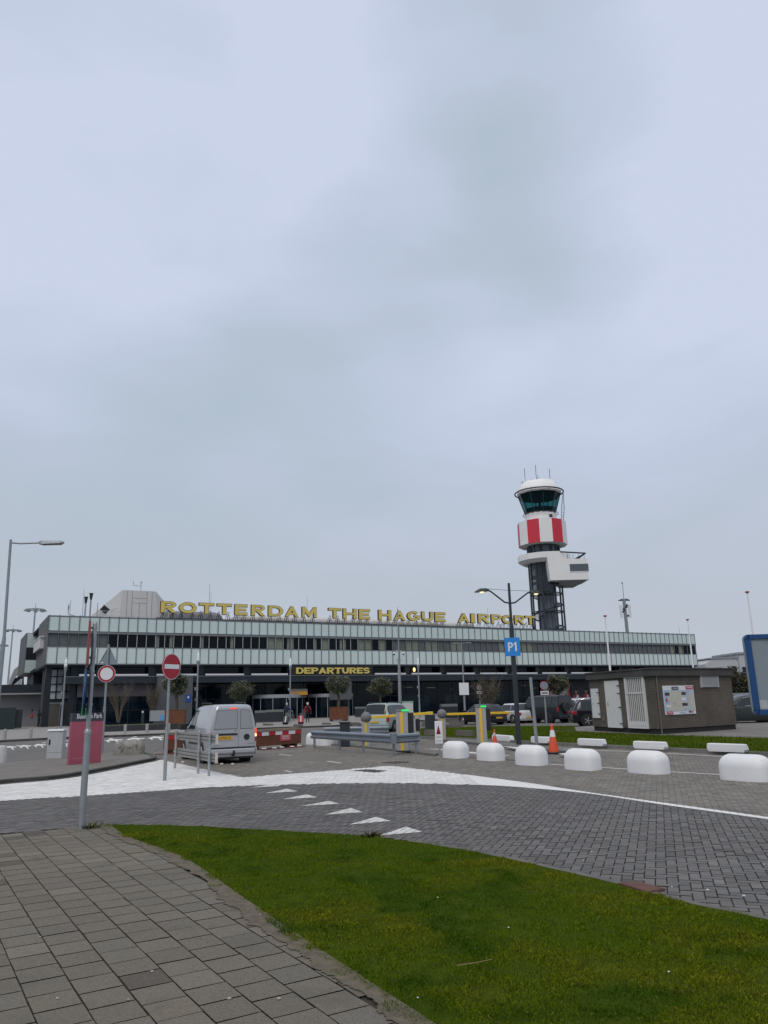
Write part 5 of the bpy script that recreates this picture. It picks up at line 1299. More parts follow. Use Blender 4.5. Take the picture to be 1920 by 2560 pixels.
for i, (nm, u, v, lab) in enumerate(dl_):
    x, y = G(u, v); o = d0 if i == 0 else d0.copy()
    if i: COL.objects.link(o)
    o.location = (x + .1, y + .28, .005); o.rotation_euler = (0, 0, math.atan2(row.y, row.x) + (random.random() - .5) * .16)
    s_ = (.96, 1.0, 1.0, 1.03, 1.08, 1.13)[i]; o.scale = (s_, s_ ** .5, (.98, .97, 1.0, .97, .97, 1.0)[i])
    tag(o, lab, 'concrete block', 'white domed blocks')
for (u, v, lab) in ((786, 1862, 'white domed concrete block behind the left end of the guard rail'), (809, 1864.5, 'white block half hidden behind the guard rail posts')):
    x, y = G(u, v); o = d0.copy(); COL.objects.link(o); o.location = (x, y + .3, .005); o.rotation_euler = (0, 0, 2.2); o.scale = (1.0, 1.05, 1.02); tag(o, lab, 'concrete block', 'white domed blocks')
x, y = G(317, 1887, .09)
o = dome_mesh(1.12, .60, .53, M_CONC, 'dome_block', .005, 5); o.location = (x, y + .25, .07); o.rotation_euler = (0, 0, .25); tag(o, 'weathered grey mossy concrete block on the left traffic island', 'concrete block')
x, y = G(0, 1911); o = MB(); o.lathe([(.20, 0), (.17, .55), (.15, .60), (.05, .62)], 16); m = o.build('bollard', M_CONC, None, smooth=40); m.location = (x, y, .0); tag(m, 'short pale concrete bollard cut by the left picture edge', 'bollard')
m.data.materials[0] = mat('pale_concrete', (.50, .50, .49), .8, var=.12)
# low white blocks along the grass strip
def low_block(L):
    b = MB(); b.loft([[(-L / 2 + .05, -.10, 0), (L / 2 - .05, -.10, 0), (L / 2 - .05, .10, 0), (-L / 2 + .05, .10, 0)], [(-L / 2, -.10, .07), (L / 2, -.10, .07), (L / 2, .10, .07), (-L / 2, .10, .07)],
                      [(-L / 2 + .01, -.09, .20), (L / 2 - .03, -.09, .20), (L / 2 - .03, .09, .20), (-L / 2 + .01, .09, .20)], [(-L / 2 + .04, -.07, .225), (L / 2 - .06, -.07, .225), (L / 2 - .06, .07, .225), (-L / 2 + .04, .07, .225)]])
    return b.build('low_block', M_DOME)
lb0 = None
for (u0, v0, u1, v1, lab) in ((1236, 1850, 1282, 1854, 'low white kerb block beside the small worn cone'), (1333, 1856, 1376, 1857.5, 'low white kerb block behind the grey post'), (1451, 1862, 1515, 1865, 'low white kerb block right of the big traffic cone'),
                              (1591, 1870, 1670, 1873.5, 'low white kerb block in front of the barred hut door'), (1777, 1877, 1873, 1881, 'low white kerb block at the right end of the grass strip')):
    a, c_ = G(u0, v0, .11), G(u1, v1, .11); rz = heading(a, c_); L = math.hypot(c_[0] - a[0], c_[1] - a[1])
    if lb0 is None: lb0 = low_block(1.3); o = lb0
    else: o = lb0.copy(); COL.objects.link(o)
    o.location = ((a[0] + c_[0]) / 2, (a[1] + c_[1]) / 2 + .12, .10); o.rotation_euler = (0, 0, rz); o.scale = (L / 1.3, 1, 1.02); tag(o, lab, 'concrete block', 'low white blocks')
# grey parking stop blocks far back
sb0 = None
stops = [(660, 1817, 680, 'by the rust barrier'), (737, 1819, 754, 'right of the woman with the red suitcase'), (808, 1815, 824, 'before the round planter tree'), (875, 1814, 896, 'left of the sphere post'), (900, 1821, 912, 'touching the sphere post'), (1060, 1809, 1082, 'below the yellow arm tip'),
         (1058, 1817, 1076, 'under the dark bin'), (1118, 1806, 1144, 'right of the second sphere post'), (1126, 1814, 1158, 'before the black hatchback'), (1143, 1847, 1184, 'low beside the second ticket machine'), (1067, 1845, 1094, 'on the grass tip by the card reader'), (1106, 1824, 1150, 'at the head of the grass strip')]
for u0, v, u1, w_ in stops:
    a, c_ = G(u0, v), G(u1, v + .4); L = max(.8, math.hypot(c_[0] - a[0], c_[1] - a[1]))
    if sb0 is None:
        b = MB(); b.prismy([(-.5, 0), (.5, 0), (.48, .26), (-.48, .26)], -.14, .14); sb0 = b.build('stop_block', mat('stop_concrete', (.125, .118, .105), .9, var=.25, vscale=2)); o = sb0
    else: o = sb0.copy(); COL.objects.link(o)
    o.location = ((a[0] + c_[0]) / 2, (a[1] + c_[1]) / 2, .06 if u0 in (1143, 1067, 1106) else .0); o.rotation_euler = (0, 0, heading(a, c_)); o.scale = (L, 1, 1.25 if v > 1840 else 1); tag(o, 'low dark grey concrete stop block ' + w_, 'concrete block', 'grey parking stop blocks')
# bollards along the apron
bo = None
for (u, v, lab) in ((11, 1848.5, 'leftmost grey apron bollard, near the dark container'), (76, 1845.5, 'grey apron bollard below the man in orange'), (138, 1842, 'grey apron bollard behind the utility cabinet'), (312.5, 1834, 'grey apron bollard below the left bare shrub'), (367, 1832.5, 'grey apron bollard below the second bare shrub'), (421.5, 1830.5, 'grey apron bollard behind the no entry sign pole')):
    x, y = G(u, v, AP)
    if bo is None: b = MB(); b.lathe([(.10, 0), (.10, .56), (.085, .60), (.02, .61)], 12); bo = b.build('bollard', mat('bollard_concrete', (.30, .295, .28), .85, var=.12), None, smooth=40); o = bo
    else: o = bo.copy(); COL.objects.link(o)
    o.location = (x, y, AP); tag(o, lab, 'bollard', 'apron bollards')
# traffic cones
def cone(u, v, h, lab, z, worn):
    x, y = G(u, v, z); r = h * .19
    o = thing('traffic_cone', lab, 'traffic cone', (x, y, z)); k = lambda t: r * (1 - t) + h * .032 * t
    if worn: b = MB(); b.box(-r * 1.5, r * 1.5, -r * 1.5, r * 1.5, 0, .03); b.build('base', M_ORANGE, o, bevel=.008)
    else: b = MB(); b.lathe([(r * 2.1, 0), (r * 2.05, .022), (r * 1.2, .03)], 20); b.build('base', M_BLACK, o)
    b = MB(); b.lathe([(k(0), .03), (k(0), .05), (k(.55), h * .55), (k(.55) * 1.02, h * .55)], 24); b.build('body', M_ORANGE, o, smooth=40)
    b = MB(); b.lathe([(k(.55) * 1.03, h * .55), (k(.78) * 1.03, h * .78)], 24); b.build('white_band', mat('band_worn', (.50, .47, .45), .6, var=.2, vscale=9, stains=((.30, .10, .06), 7, .5)) if worn else M_SWHITE, o, smooth=40)
    b = MB(); b.lathe([(k(.78), h * .78), (k(.9), h * .9), (k(.9) * 1.12, h * .91), (k(1), h * .985), (k(1) * .6, h)], 20); b.build('tip', M_ORANGE, o, smooth=40)
    if worn: b = MB(); b.lathe([(k(.2) * 1.03, h * .2), (k(.42) * 1.03, h * .42)], 24); b.build('lower_band', MATS['band_worn'], o, smooth=40)
    return o
cone(1384.5, 1881.5, .90, 'big orange traffic cone with one white band on a black base', .045, False)
cone(1237.5, 1861.5, .56, 'small worn orange traffic cone beside the second ticket machine', .10, True)
# fence of ribbed planks in front of the van
f1, f2, f3 = G(437, 1922), G(492, 1935.5), G(522, 1941.5)
rz = heading(f1, f3); Lf = math.hypot(f3[0] - f1[0], f3[1] - f1[1])
o = thing('plank_fence', 'low grey metal plank fence in the white paint behind the no entry sign', 'fence', (*f1, 0), rz)
dist = [0, math.hypot(f2[0] - f1[0], f2[1] - f1[1]), Lf]
for d_ in dist:
    b = MB(); b.cyl((d_, 0, 0), (d_, 0, 1.10), .034, n=12); b.lathe([(.036, 1.10), (.03, 1.115), (.002, 1.12)], 12, (d_, 0, 0)); po_ = b.build('post', M_GALV, o, smooth=40)
    b = MB(); [b.lathe([(.046, z - .02), (.046, z + .02)], 12, (d_, 0, 0)) for z in (.38, .58, .83, 1.03)]; b.build('clamp', M_GALV, po_)
M_PLANK = mat('plank_metal', (.255, .255, .245), .55, .3, var=.12, vscale=6)
for z in (.36, .82):
    b = MB()
    prof = [(.10, z), (.05, z), (.05, z + .055), (.085, z + .06), (.085, z + .072), (.05, z + .078), (.05, z + .145), (.085, z + .15), (.085, z + .162), (.05, z + .168), (.05, z + .225), (.10, z + .225)]
    b.loft([[(x_, p_[0], p_[1]) for p_ in prof] for x_ in (-.04, Lf + .30)]); pk = b.build('plank', M_PLANK, o)
    b = MB(); b.box(Lf + .30, Lf + .312, .055, .125, z - .01, z + .235); b.build('end_cap', mat('cap_pinkish', (.50, .44, .41), .6), pk)
# steel guard rail with a bend
def wbeam(mb, a, c_, z, h=.31, t=.08):
    d = (Vector(c_) - Vector(a)); L = d.length; n = Vector((d.y, -d.x, 0)).normalized() if len(d) > 2 else Vector((d.y, -d.x)).normalized()
    prof = [(0, 0), (.02, .0), (t, .05), (t, .09), (.025, .135), (.025, .175), (t, .22), (t, .26), (.02, .31), (0, .31)]
    R1 = [(a[0] + n.x * p, a[1] + n.y * p, z + q_) for p, q_ in prof]; R2 = [(c_[0] + n.x * p, c_[1] + n.y * p, z + q_) for p, q_ in prof]
    mb.loft([R1, R2])
gA, gB, gC = G(780, 1872), G(985, 1890), G(1048, 1885)
o = thing('guard_rail', 'steel guard rail on posts in front of the ticket barriers', 'guard rail', (*gA, 0))
rel = lambda p: Vector((p[0] - gA[0], p[1] - gA[1]))
M_RAIL = mat('rail_zinc', (.23, .265, .30), .38, .6, var=.14, vscale=2)
b = MB(); wbeam(b, (0, 0), rel(gB), .40); b.build('beam', M_RAIL, o); b = MB(); wbeam(b, rel(gB), rel(gC), .40); b.build('end_beam', M_RAIL, o)
e1 = rel(gB); b = MB(); b.cyl((e1.x, e1.y - .06, .39), (e1.x, e1.y - .06, .72), .12, n=14); b.build('corner_plate', M_RAIL, o)
for (u, v) in ((786, 1870.5), (849, 1876.5), (909, 1883), (985, 1889.5), (1041, 1885.5)):
    p = rel(G(u, v)); b = MB(); b.box(p.x - .045, p.x + .045, p.y - .02, p.y + .07, 0, .66); b.build('post', M_RAIL, o)
b = MB(); gA2 = G(808, 1866); p0 = rel(gA2); wbeam(b, (p0.x, p0.y + .6), (p0.x + 2.8, p0.y + .2), .45); 
o2 = thing('guard_rail', 'short second guard rail standing behind the first one', 'guard rail', (*gA, 0)); b.build('beam', M_RAIL, o2)
for dx in (0.05, 2.7): b = MB(); b.box(p0.x + dx - .04, p0.x + dx + .04, p0.y + .58 - dx * .14, p0.y + .68 - dx * .14, 0, .6); b.build('post', M_RAIL, o2)

# rust barriers
def rust_barrier(uA, vA, uB, vB, lab, text):
    a, c_ = G(uA, vA), G(uB, vB); L = math.hypot(c_[0] - a[0], c_[1] - a[1]); o = thing('steel_barrier', lab, 'barrier', (*a, 0), heading(a, c_), 'rust-brown steel barriers')
    b = MB(); b.box(0, L, 0, .5, .13, .70); bd = b.build('trough', M_CORTEN, o, bevel=.008)
    b = MB(); b.prismx([(-.03, .70), (.5, .70), (.42, .79), (.05, .77)], -.03, L + .05); b.build('lid', mat('rust_lid', (.11, .072, .052), .85, var=.3, vscale=2), o)
    for x_ in ([.25, L * .74, L - .25] if L > 2 else [.2, L - .2]): b = MB(); b.box(x_ - .06, x_ + .06, .05, .42, 0, .13); b.build('foot', M_CORTEN, o)
    n = max(3, int(L / .36))
    for i in range(n): b = MB(); b.box(L * i / n, L * (i + 1) / n, -.014, -.002, .54, .69); b.build('white_stripe' if i % 2 else 'red_stripe', M_SWHITE if i % 2 else mat('stripe_red', (.42, .012, .02), .5), bd)
    if text:
        xs = L * .52; b = MB(); b.box(xs, xs + .66, -.018, -.004, .28, .535); pq = b.build('plaque', mat('plaque_red', (.50, .055, .085), .5), bd)
        for k, tx in enumerate(('DOORGANG', 'VRIJLATEN')):
            fit_text('pq', tx, .44, .072, .002, .008); b = MB(); b.text('pq', Matrix.Translation((xs + .11, -.021, .43 - k * .10)) @ UP); b.build('lettering', M_SWHITE, pq)
    return o
rust_barrier(636, 1876, 753, 1866, 'rust-brown steel barrier with red-white stripe and red plaque right of the van', True)
rust_barrier(417, 1885, 470, 1882, 'rust-brown steel barrier partly hidden behind the van and no entry sign', False)
rl = MB(); a, c_ = G(650, 1876), G(757, 1867.5); rl.M = Matrix.Translation((*a, 0)) @ Matrix.Rotation(heading(a, c_), 4, 'Z'); Ll = math.hypot(c_[0] - a[0], c_[1] - a[1])
rl.box(0, Ll, -.16, -.02, .011, .04); o = rl.build('rubber_kerb', mat('kerb_red', (.17, .030, .035), .7, var=.2), None); tag(o, 'low dark red kerb strip in front of the right rust barrier', 'kerb strip')
rl = MB(); a, c_ = G(392, 1887), G(420, 1886.5); rl.M = Matrix.Translation((*a, 0)) @ Matrix.Rotation(heading(a, c_), 4, 'Z'); rl.box(0, 1.0, -.16, -.02, .004, .04); o = rl.build('rubber_kerb', MATS['kerb_red'], None); tag(o, 'low dark red kerb strip left of the no entry pole', 'kerb strip')
for k in range(5):
    u, v = 661 + k * 22 + (k % 2) * 4, 1874.4 - k * 1.75; x, y = G(u, v); b = MB(); b.loft([sring(.10, .05, 0, 10, 2.5), sring(.09, .045, .035, 10, 2.5)]); o = b.build('white_stone', M_DOME); o.location = (x, y - .08, .04)
    tag(o, 'small flat white stone lying on the red kerb strip before the rust barrier', 'stone', 'white stones on the red kerb strip')

# barrier posts with a sphere, and arms
def barrier_post(u, v, lab, arm_to, rz):
    x, y = G(u, v); o = thing('barrier_gate', lab, 'barrier', (x, y, .06), rz, 'parking barriers with sphere heads')
    b = MB(); b.box(-.16, .16, -.12, .20, 0, .97); b.build('cabinet', M_GREYM, o, bevel=.015)
    b = MB(); b.box(-.045, .03, -.125, -.121, .02, .95); b.build('yellow_stripe', M_YEL, o)
    b = MB(); b.box(-.19, .19, -.15, .23, 0, .02); b.build('foot', M_DARK, o)
    b = MB(); b.sphere((.02, -.02, 1.12), .215, 20, 12); b.build('sphere_head', mat('sphere_grey', (.155, .155, .165), .7, var=.05), o, smooth=60)
    L, dz = arm_to; b = MB(); b.M = Matrix.Translation((.2, .02, 1.11)) @ Matrix.Rotation(-math.atan2(dz, L), 4, 'Y'); b.box(0, L, -.03, .03, -.05, .05); b.build('arm', M_YEL, o, bevel=.01)
    return o
barrier_post(915, 1870, 'grey barrier post with sphere head and yellow arm behind the guard rail', (2.55, .12), math.radians(4))
barrier_post(1106, 1854, 'grey barrier post with sphere head and yellow arm by the grass strip', (2.9, .0), math.radians(4))
def ticket(u, v, h, w, lab, green, z):
    x, y = G(u, v, z); o = thing('ticket_machine', lab, 'ticket machine', (x, y, z), math.radians(-8), 'grey ticket machines with yellow stripe')
    b = MB(); b.box(-w / 2, w / 2, 0, .34, .04, h - .06); b.build('body', M_GREYM, o, bevel=.01); b = MB(); b.box(-w * .14, w * .10, -.006, -.001, .05, h - .08); b.build('yellow_stripe', M_YEL, o)
    b = MB(); b.box(-w / 2 - .01, w / 2 + .01, -.02, .36, h - .06, h); tp = b.build('top_cap', mat('cap_grey', (.18, .20, .20), .5), o, bevel=.01); b = MB(); b.box(.0, w / 2 + .02, -.024, .33, h - .055, h + .012); b.build('green_lamp', M_GREEN, tp)
    b = MB(); b.box(w / 2, w / 2 + .17, .05, .32, h * .36, h - .10); b.build('side_reader', M_BLACK, o, bevel=.02); b = MB(); b.box(-w / 2 - .015, w / 2 + .015, -.015, .35, 0, .04); b.build('foot', M_DARK, o)
    return o
ticket(1007, 1880, 1.42, .42, 'grey ticket machine with yellow stripe and green top behind the guard rail bend', True, .06)
ticket(1206, 1861, 1.44, .40, 'grey ticket machine with yellow stripe between two white domed blocks', True, .09)
x, y = G(1036, 1862); o = thing('card_reader', 'short grey and black card reader right of the guard rail bend', 'card reader', (x, y, .05)); b = MB(); b.box(-.16, .08, 0, .25, 0, .98); b.build('body', M_GREYM, o, bevel=.01); b = MB(); b.box(.085, .26, -.02, .25, .50, 1.0); b.build('reader_head', M_BLACK, o, bevel=.02)
x, y = G(1076, 1829); o = thing('dark_bin', 'dark bin with a pale lid at the tip of the left yellow arm', 'bin', (x, y, .0), -.1); b = MB(); b.box(-.30, .30, 0, .45, .1, .98); b.build('body', M_DARK, o, bevel=.015); b = MB(); b.prismx([(.0, .98), (.4, .98), (.34, 1.14), (.06, 1.12)], -.16, .14); b.build('lid_flap', M_SWHITE, o)
x, y = G(862, 1868); o = thing('dark_bin', 'dark machine box half hidden behind the guard rail posts', 'bin', (x, y, .0)); b = MB(); b.box(-.20, .20, 0, .4, .0, .95); b.build('body', M_DARK, o, bevel=.015); b = MB(); b.box(-.24, .22, -.02, .42, .95, 1.0); b.build('lid', M_BLACK, o)
x, y = G(1017, 1806); o = thing('equipment_cabinet', 'pale cabinet with green edge right of the camera pole', 'cabinet', (x, y, 0)); b = MB(); b.box(-.60, .60, 0, .5, .05, 1.70); b.build('body', mat('cabinet_pale', (.50, .51, .50), .6), o, bevel=.02); b = MB(); b.box(-.62, .62, -.02, .52, 1.70, 1.80); b.build('lid', mat('cabinet_lid', (.22, .36, .32), .6), o)
# dark bins near the doors
for (u, v, w, h, lab) in ((654, 1807, 1.3, 1.15, 'dark litter bin with pale slot behind the van'), (688, 1806, 1.7, 1.2, 'wide dark bin left of the man with the trolley'), (1126, 1797, 1.6, 1.35, 'pair of dark bins before the glass front right of the tall lamp'), (908, 1793, 1.9, 1.2, 'dark counter box before the glass front left of the green car')):
    x, y = G(u, v, AP); o = thing('litter_bin', lab, 'bin', (x, y, AP), TRZ * .5); b = MB(); b.box(-w / 2, w / 2, 0, .7, .05, h * .82); b.build('body', M_DARK, o, bevel=.02); b = MB(); b.prismx([(0, h * .82), (.7, h * .82), (.6, h), (.25, h)], -w / 2, w / 2); b.build('hood', mat('bin_hood', (.05, .065, .07), .5), o)
x, y = G(872, 1802, AP); o = MB(); o.box(-.6, .6, -.3, .3, 0, .45); m = o.build('stone_block', mat('stone_pale', (.36, .35, .33), .8, var=.08)); m.location = (x, y, AP); tag(m, 'pale stone block right of the rust planter', 'stone block')

# ================================================================ BRICK HUT
hA, hB, hC = G(1483, 1827, .11), G(1649, 1836, .11), G(1844, 1823, .11)
u1 = Vector((hB[0] - hA[0], hB[1] - hA[1])); u2 = Vector((hC[0] - hB[0], hC[1] - hB[1])); L1, L2 = u1.length, u2.length; u1.normalize(); u2.normalize()
hD = (hA[0] + u2.x * L2, hA[1] + u2.y * L2)
def brick_mat():
    m = bpy.data.materials.new('hut_brick'); m.use_nodes = True; n = m.node_tree; b = n.nodes['Principled BSDF']; b.inputs['Roughness'].default_value = .9
    tc_ = n.nodes.new('ShaderNodeTexCoord'); sp = n.nodes.new('ShaderNodeSeparateXYZ'); n.links.new(tc_.outputs['Object'], sp.inputs[0])
    ad = n.nodes.new('ShaderNodeMath'); ad.operation = 'ADD'; n.links.new(sp.outputs[0], ad.inputs[0]); n.links.new(sp.outputs[1], ad.inputs[1])
    cb = n.nodes.new('ShaderNodeCombineXYZ'); n.links.new(ad.outputs[0], cb.inputs[0]); n.links.new(sp.outputs[2], cb.inputs[1])
    br_ = n.nodes.new('ShaderNodeTexBrick'); n.links.new(cb.outputs[0], br_.inputs['Vector'])
    br_.inputs['Color1'].default_value = (.098, .083, .067, 1); br_.inputs['Color2'].default_value = (.122, .104, .084, 1); br_.inputs['Mortar'].default_value = (.070, .062, .054, 1)
    br_.inputs['Scale'].default_value = 1.0; br_.inputs['Brick Width'].default_value = .22; br_.inputs['Row Height'].default_value = .065; br_.inputs['Mortar Size'].default_value = .007; br_.inputs['Bias'].default_value = -.1
    nz = n.nodes.new('ShaderNodeTexNoise'); nz.inputs['Scale'].default_value = .9; nz.inputs['Detail'].default_value = 6; n.links.new(tc_.outputs['Object'], nz.inputs['Vector'])
    mr = n.nodes.new('ShaderNodeMapRange'); mr.inputs[1].default_value = .3; mr.inputs[2].default_value = .7; mr.inputs[3].default_value = .80; mr.inputs[4].default_value = 1.18; n.links.new(nz.outputs['Fac'], mr.inputs[0])
    sc = n.nodes.new('ShaderNodeVectorMath'); sc.operation = 'SCALE'; n.links.new(br_.outputs['Color'], sc.inputs[0]); n.links.new(mr.outputs[0], sc.inputs['Scale']); n.links.new(sc.outputs[0], b.inputs['Base Color'])
    bp = n.nodes.new('ShaderNodeBump'); bp.inputs['Strength'].default_value = .6; bp.inputs['Distance'].default_value = .01; n.links.new(br_.outputs['Fac'], bp.inputs['Height']); bp.invert = True; n.links.new(bp.outputs[0], b.inputs['Normal'])
    return m
hut = thing('brick_hut', 'low brown brick hut with flat roof, white doors and a map board', 'hut', (*hB, .11))
R2 = lambda p: (p[0] - hB[0], p[1] - hB[1])
ZH = 2.50
b = MB(); b.prism(ccw([R2(hA), R2(hB), R2(hC), R2(hD)]), .22, ZH); b.build('wall', brick_mat(), hut)
def inset(k): 
    c_ = (Vector(R2(hA)) + Vector(R2(hC))) / 2; return [tuple(c_ + (Vector(R2(p)) - c_) * k) for p in (hA, hB, hC, hD)]
b = MB(); b.prism(ccw(inset(.98)), 0, .22); b.build('plinth', mat('plinth_dark', (.018, .018, .018), .9), hut)
b = MB(); b.prism(ccw(inset(1.045)), ZH, ZH + .33); b.prism(ccw(inset(1.06)), ZH + .30, ZH + .36); b.build('roof', mat('hut_roof', (.058, .055, .052), .85, var=.3, vscale=1.2, stains=((.10, .10, .09), 1.5, .3)), hut)
def wallM(side):   # local frame on a wall: x along, -y outward, z up
    d = u1 if side == 1 else u2; o_ = R2(hA) if side == 1 else (0, 0); return Matrix.Translation((o_[0], o_[1], 0)) @ Matrix.Rotation(math.atan2(d.y, d.x), 4, 'Z')
def wallpx(u, v, side):
    d = ray_dir(u, v); P0 = Vector(hA if side == 1 else hB); w = u1 if side == 1 else u2; n = Vector((-w.y, w.x)); k = (P0.x * n.x + P0.y * n.y) / (d.x * n.x + d.y * n.y)
    return (d.x * k - P0.x) * w.x + (d.y * k - P0.y) * w.y, EYE + d.z * k - .11
def wbox(side, x0, x1, z0, z1, y0, y1, name, m, parent=None, bevel=0):
    b = MB(); b.M = wallM(side); b.box(x0, x1, y0, y1, z0, z1); return b.build(name, m, parent or hut, bevel=bevel)
M_HDOOR = mat('hut_door_white', (.62, .62, .61), .55, var=.05)
xa, za = wallpx(1478, 1722, 1); xb, zb_ = wallpx(1502, 1795, 1)
dd = wbox(1, xa, xb, zb_, za, -.05, -.002, 'meter_door', M_HDOOR)
for z in (zb_ + .2, (za + zb_) / 2, za - .2): wbox(1, xb - .10, xb + .08, z - .02, z + .02, -.07, -.052, 'hinge', M_BLACK, dd)
wbox(1, xa + .12, xa + .17, (za + zb_) / 2 - .1, (za + zb_) / 2 + .02, -.065, -.052, 'lock', M_GREYM, dd)
xa, za = wallpx(1512, 1703, 1); xb, zb_ = wallpx(1558, 1820, 1)
dd = wbox(1, xa, xb, zb_, za, -.05, -.002, 'door', M_HDOOR)
wbox(1, xa - .03, xa + .0, zb_, za + .03, -.04, -.002, 'frame', M_GREY1, dd)
for z in (zb_ + .2, zb_ + .95, za - .25, za - .6): wbox(1, xb - .14, xb + .10, z - .02, z + .02, -.07, -.052, 'hinge', M_BLACK, dd)
wbox(1, xa + .16, xa + .22, (za + zb_) / 2 - .1, (za + zb_) / 2 + .1, -.075, -.052, 'handle', M_GREYM, dd)
xa, za = wallpx(1562, 1691.5, 1); xb, zb_ = wallpx(1624, 1822, 1)
dd = wbox(1, xa + .04, xb - .04, zb_ + .04, za - .04, -.02, -.002, 'barred_door', mat('door_recess', (.045, .05, .055), .7))
b = MB(); b.M = wallM(1)
b.box(xa, xa + .13, -.08, -.002, zb_, za); b.box(xb - .10, xb, -.08, -.002, zb_, za); b.box(xa + .13, xb - .10, -.08, -.002, za - .09, za); b.box(xa + .13, xb - .10, -.08, -.002, zb_, zb_ + .10); b.build('frame', M_HDOOR, dd)
b = MB(); b.M = wallM(1)
n = 9
for i in range(n): x_ = xa + .20 + (xb - xa - .37) * i / (n - 1); b.box(x_ - .020, x_ + .020, -.07, -.03, zb_ + .12, za - .11)
b.box(xa + .14, xb - .11, -.075, -.03, za - .80, za - .74); b.box(xa + .14, xb - .11, -.075, -.03, zb_ + .11, zb_ + .30); b.build('bars', M_HDOOR, dd)
xa, za = wallpx(1511, 1797, 1); wbox(1, xa - .12, xa + .05, za - .12, za + .1, -.03, -.002, 'socket_plate', mat('socket_brown', (.14, .12, .11), .8))
b = MB(); b.M = wallM(2); b.cyl((.10, -.06, -.1), (.10, -.06, ZH - .02), .032, n=8); [b.lathe([(.045, z - .02), (.045, z + .02)], 8, (.10, -.06, 0)) for z in (.3, 1.1, 1.8)]; b.build('downpipe', mat('pipe_brown', (.13, .115, .10), .7), hut)
b = MB(); b.M = wallM(2); b.box(-.0, .012, -.012, -.001, .22, ZH); b.build('corner_joint', mat('pipe_brown', (.2, .1, .1)), hut)
# louvre
xa, za = wallpx(1746.5, 1682.5, 2); xb, zb_ = wallpx(1795, 1718, 2)
lv = wbox(2, xa, xb, zb_, za, -.03, -.002, 'louvre', mat('louvre_grey', (.36, .37, .37), .6))
b = MB(); b.M = wallM(2)
for i in range(12): z = zb_ + .05 + (za - zb_ - .1) * i / 11; b.prismx([(-.075, z - .02), (-.03, z - .02), (-.03, z + .02)], xa + .05, xb - .05)
b.box(xa, xa + .05, -.08, -.03, zb_, za); b.box(xb - .05, xb, -.08, -.03, zb_, za); b.box(xa + .05, xb - .05, -.08, -.03, za - .03, za); b.build('slat', mat('slat_grey', (.42, .43, .43), .6), lv)
# map board
xa, za = wallpx(1654, 1714.5, 2); xb, zb_ = wallpx(1739, 1784, 2); MW, MH = xb - xa, za - zb_
mp_ = thing('map_board', 'white framed town map board on the right wall of the brick hut', 'map board', (hB[0] + u2.x * xa, hB[1] + u2.y * xa, .11 + zb_), math.atan2(u2.y, u2.x))
M_MAPB = mat('map_blue', (.36, .45, .60), .4); M_MAPL = mat('map_land', (.50, .49, .42), .5, var=.08, vscale=3); M_MAPR = mat('map_red', (.50, .02, .06), .45); M_MAPD = mat('map_dark', (.05, .03, .035), .5)
def mrect(nm, x0, x1, z0, z1, y, m, par): b = MB(); b.box(x0 * MW, x1 * MW, y - .004, y, z0 * MH, z1 * MH); return b.build(nm, m, par)
fr = mrect('frame', 0, 1, 0, 1, -.03, M_SWHITE, mp_); b = MB(); b.box(0, MW, -.03, -.005, 0, MH); b.build('back_panel', M_SGREY, mp_)
mrect('map_sea', .02, .98, .11, .84, -.036, M_MAPB, mp_)
M3 = lambda nm, pts, y, m: MB().prismy([(p[0] * MW, p[1] * MH) for p in pts], y - .003, y).build(nm, m, mp_)
M3('map_land', [(.10, .13), (.55, .13), (.69, .20), (.69, .45), (.68, .80), (.22, .82), (.14, .62), (.12, .52), (.20, .42), (.10, .34)], -.042, M_MAPL)
M3('map_land', [(.76, .13), (.97, .13), (.97, .82), (.90, .82), (.80, .60)], -.042, M_MAPL)
mrect('divider', .70, .715, .10, .85, -.046, M_SWHITE, mp_)
for (x0, x1, z0, z1, m_) in ((.28, .50, .86, .96, M_MAPD), (.74, .98, .87, .97, M_MAPR), (.04, .24, .02, .11, M_MAPR), (.05, .19, .66, .76, M_MAPD), (.58, .72, .67, .77, M_MAPD), (.57, .74, .29, .39, M_MAPD), (.46, .68, .045, .075, M_MAPB), (.76, .83, .05, .10, M_MAPD), (.84, .91, .05, .10, mat('map_orange', (.55, .2, .08), .5))):
    mrect('sponsor_panel', x0, x1, z0, z1, -.0475, m_, mp_)
for (x0, x1, z0, z1) in ((.06, .10, .44, .56), (.31, .47, .90, .92), (.77, .95, .91, .93), (.07, .21, .055, .075)): mrect('print_line', x0, x1, z0, z1, -.0525, M_MAPR if x0 == .06 else M_SWHITE, mp_)
mrect('white_panel', .04, .20, .25, .34, -.0475, M_SWHITE, mp_); mrect('white_panel', .56, .70, .47, .57, -.0475, M_SWHITE, mp_)
for k in range(9): x_ = .28 + .3 * random.random(); z_ = .2 + .5 * random.random(); mrect('map_mark', x_, x_ + .02 + .02 * random.random(), z_, z_ + .015, -.0475, mat('map_ink', (.22, .28, .34), .6), mp_)
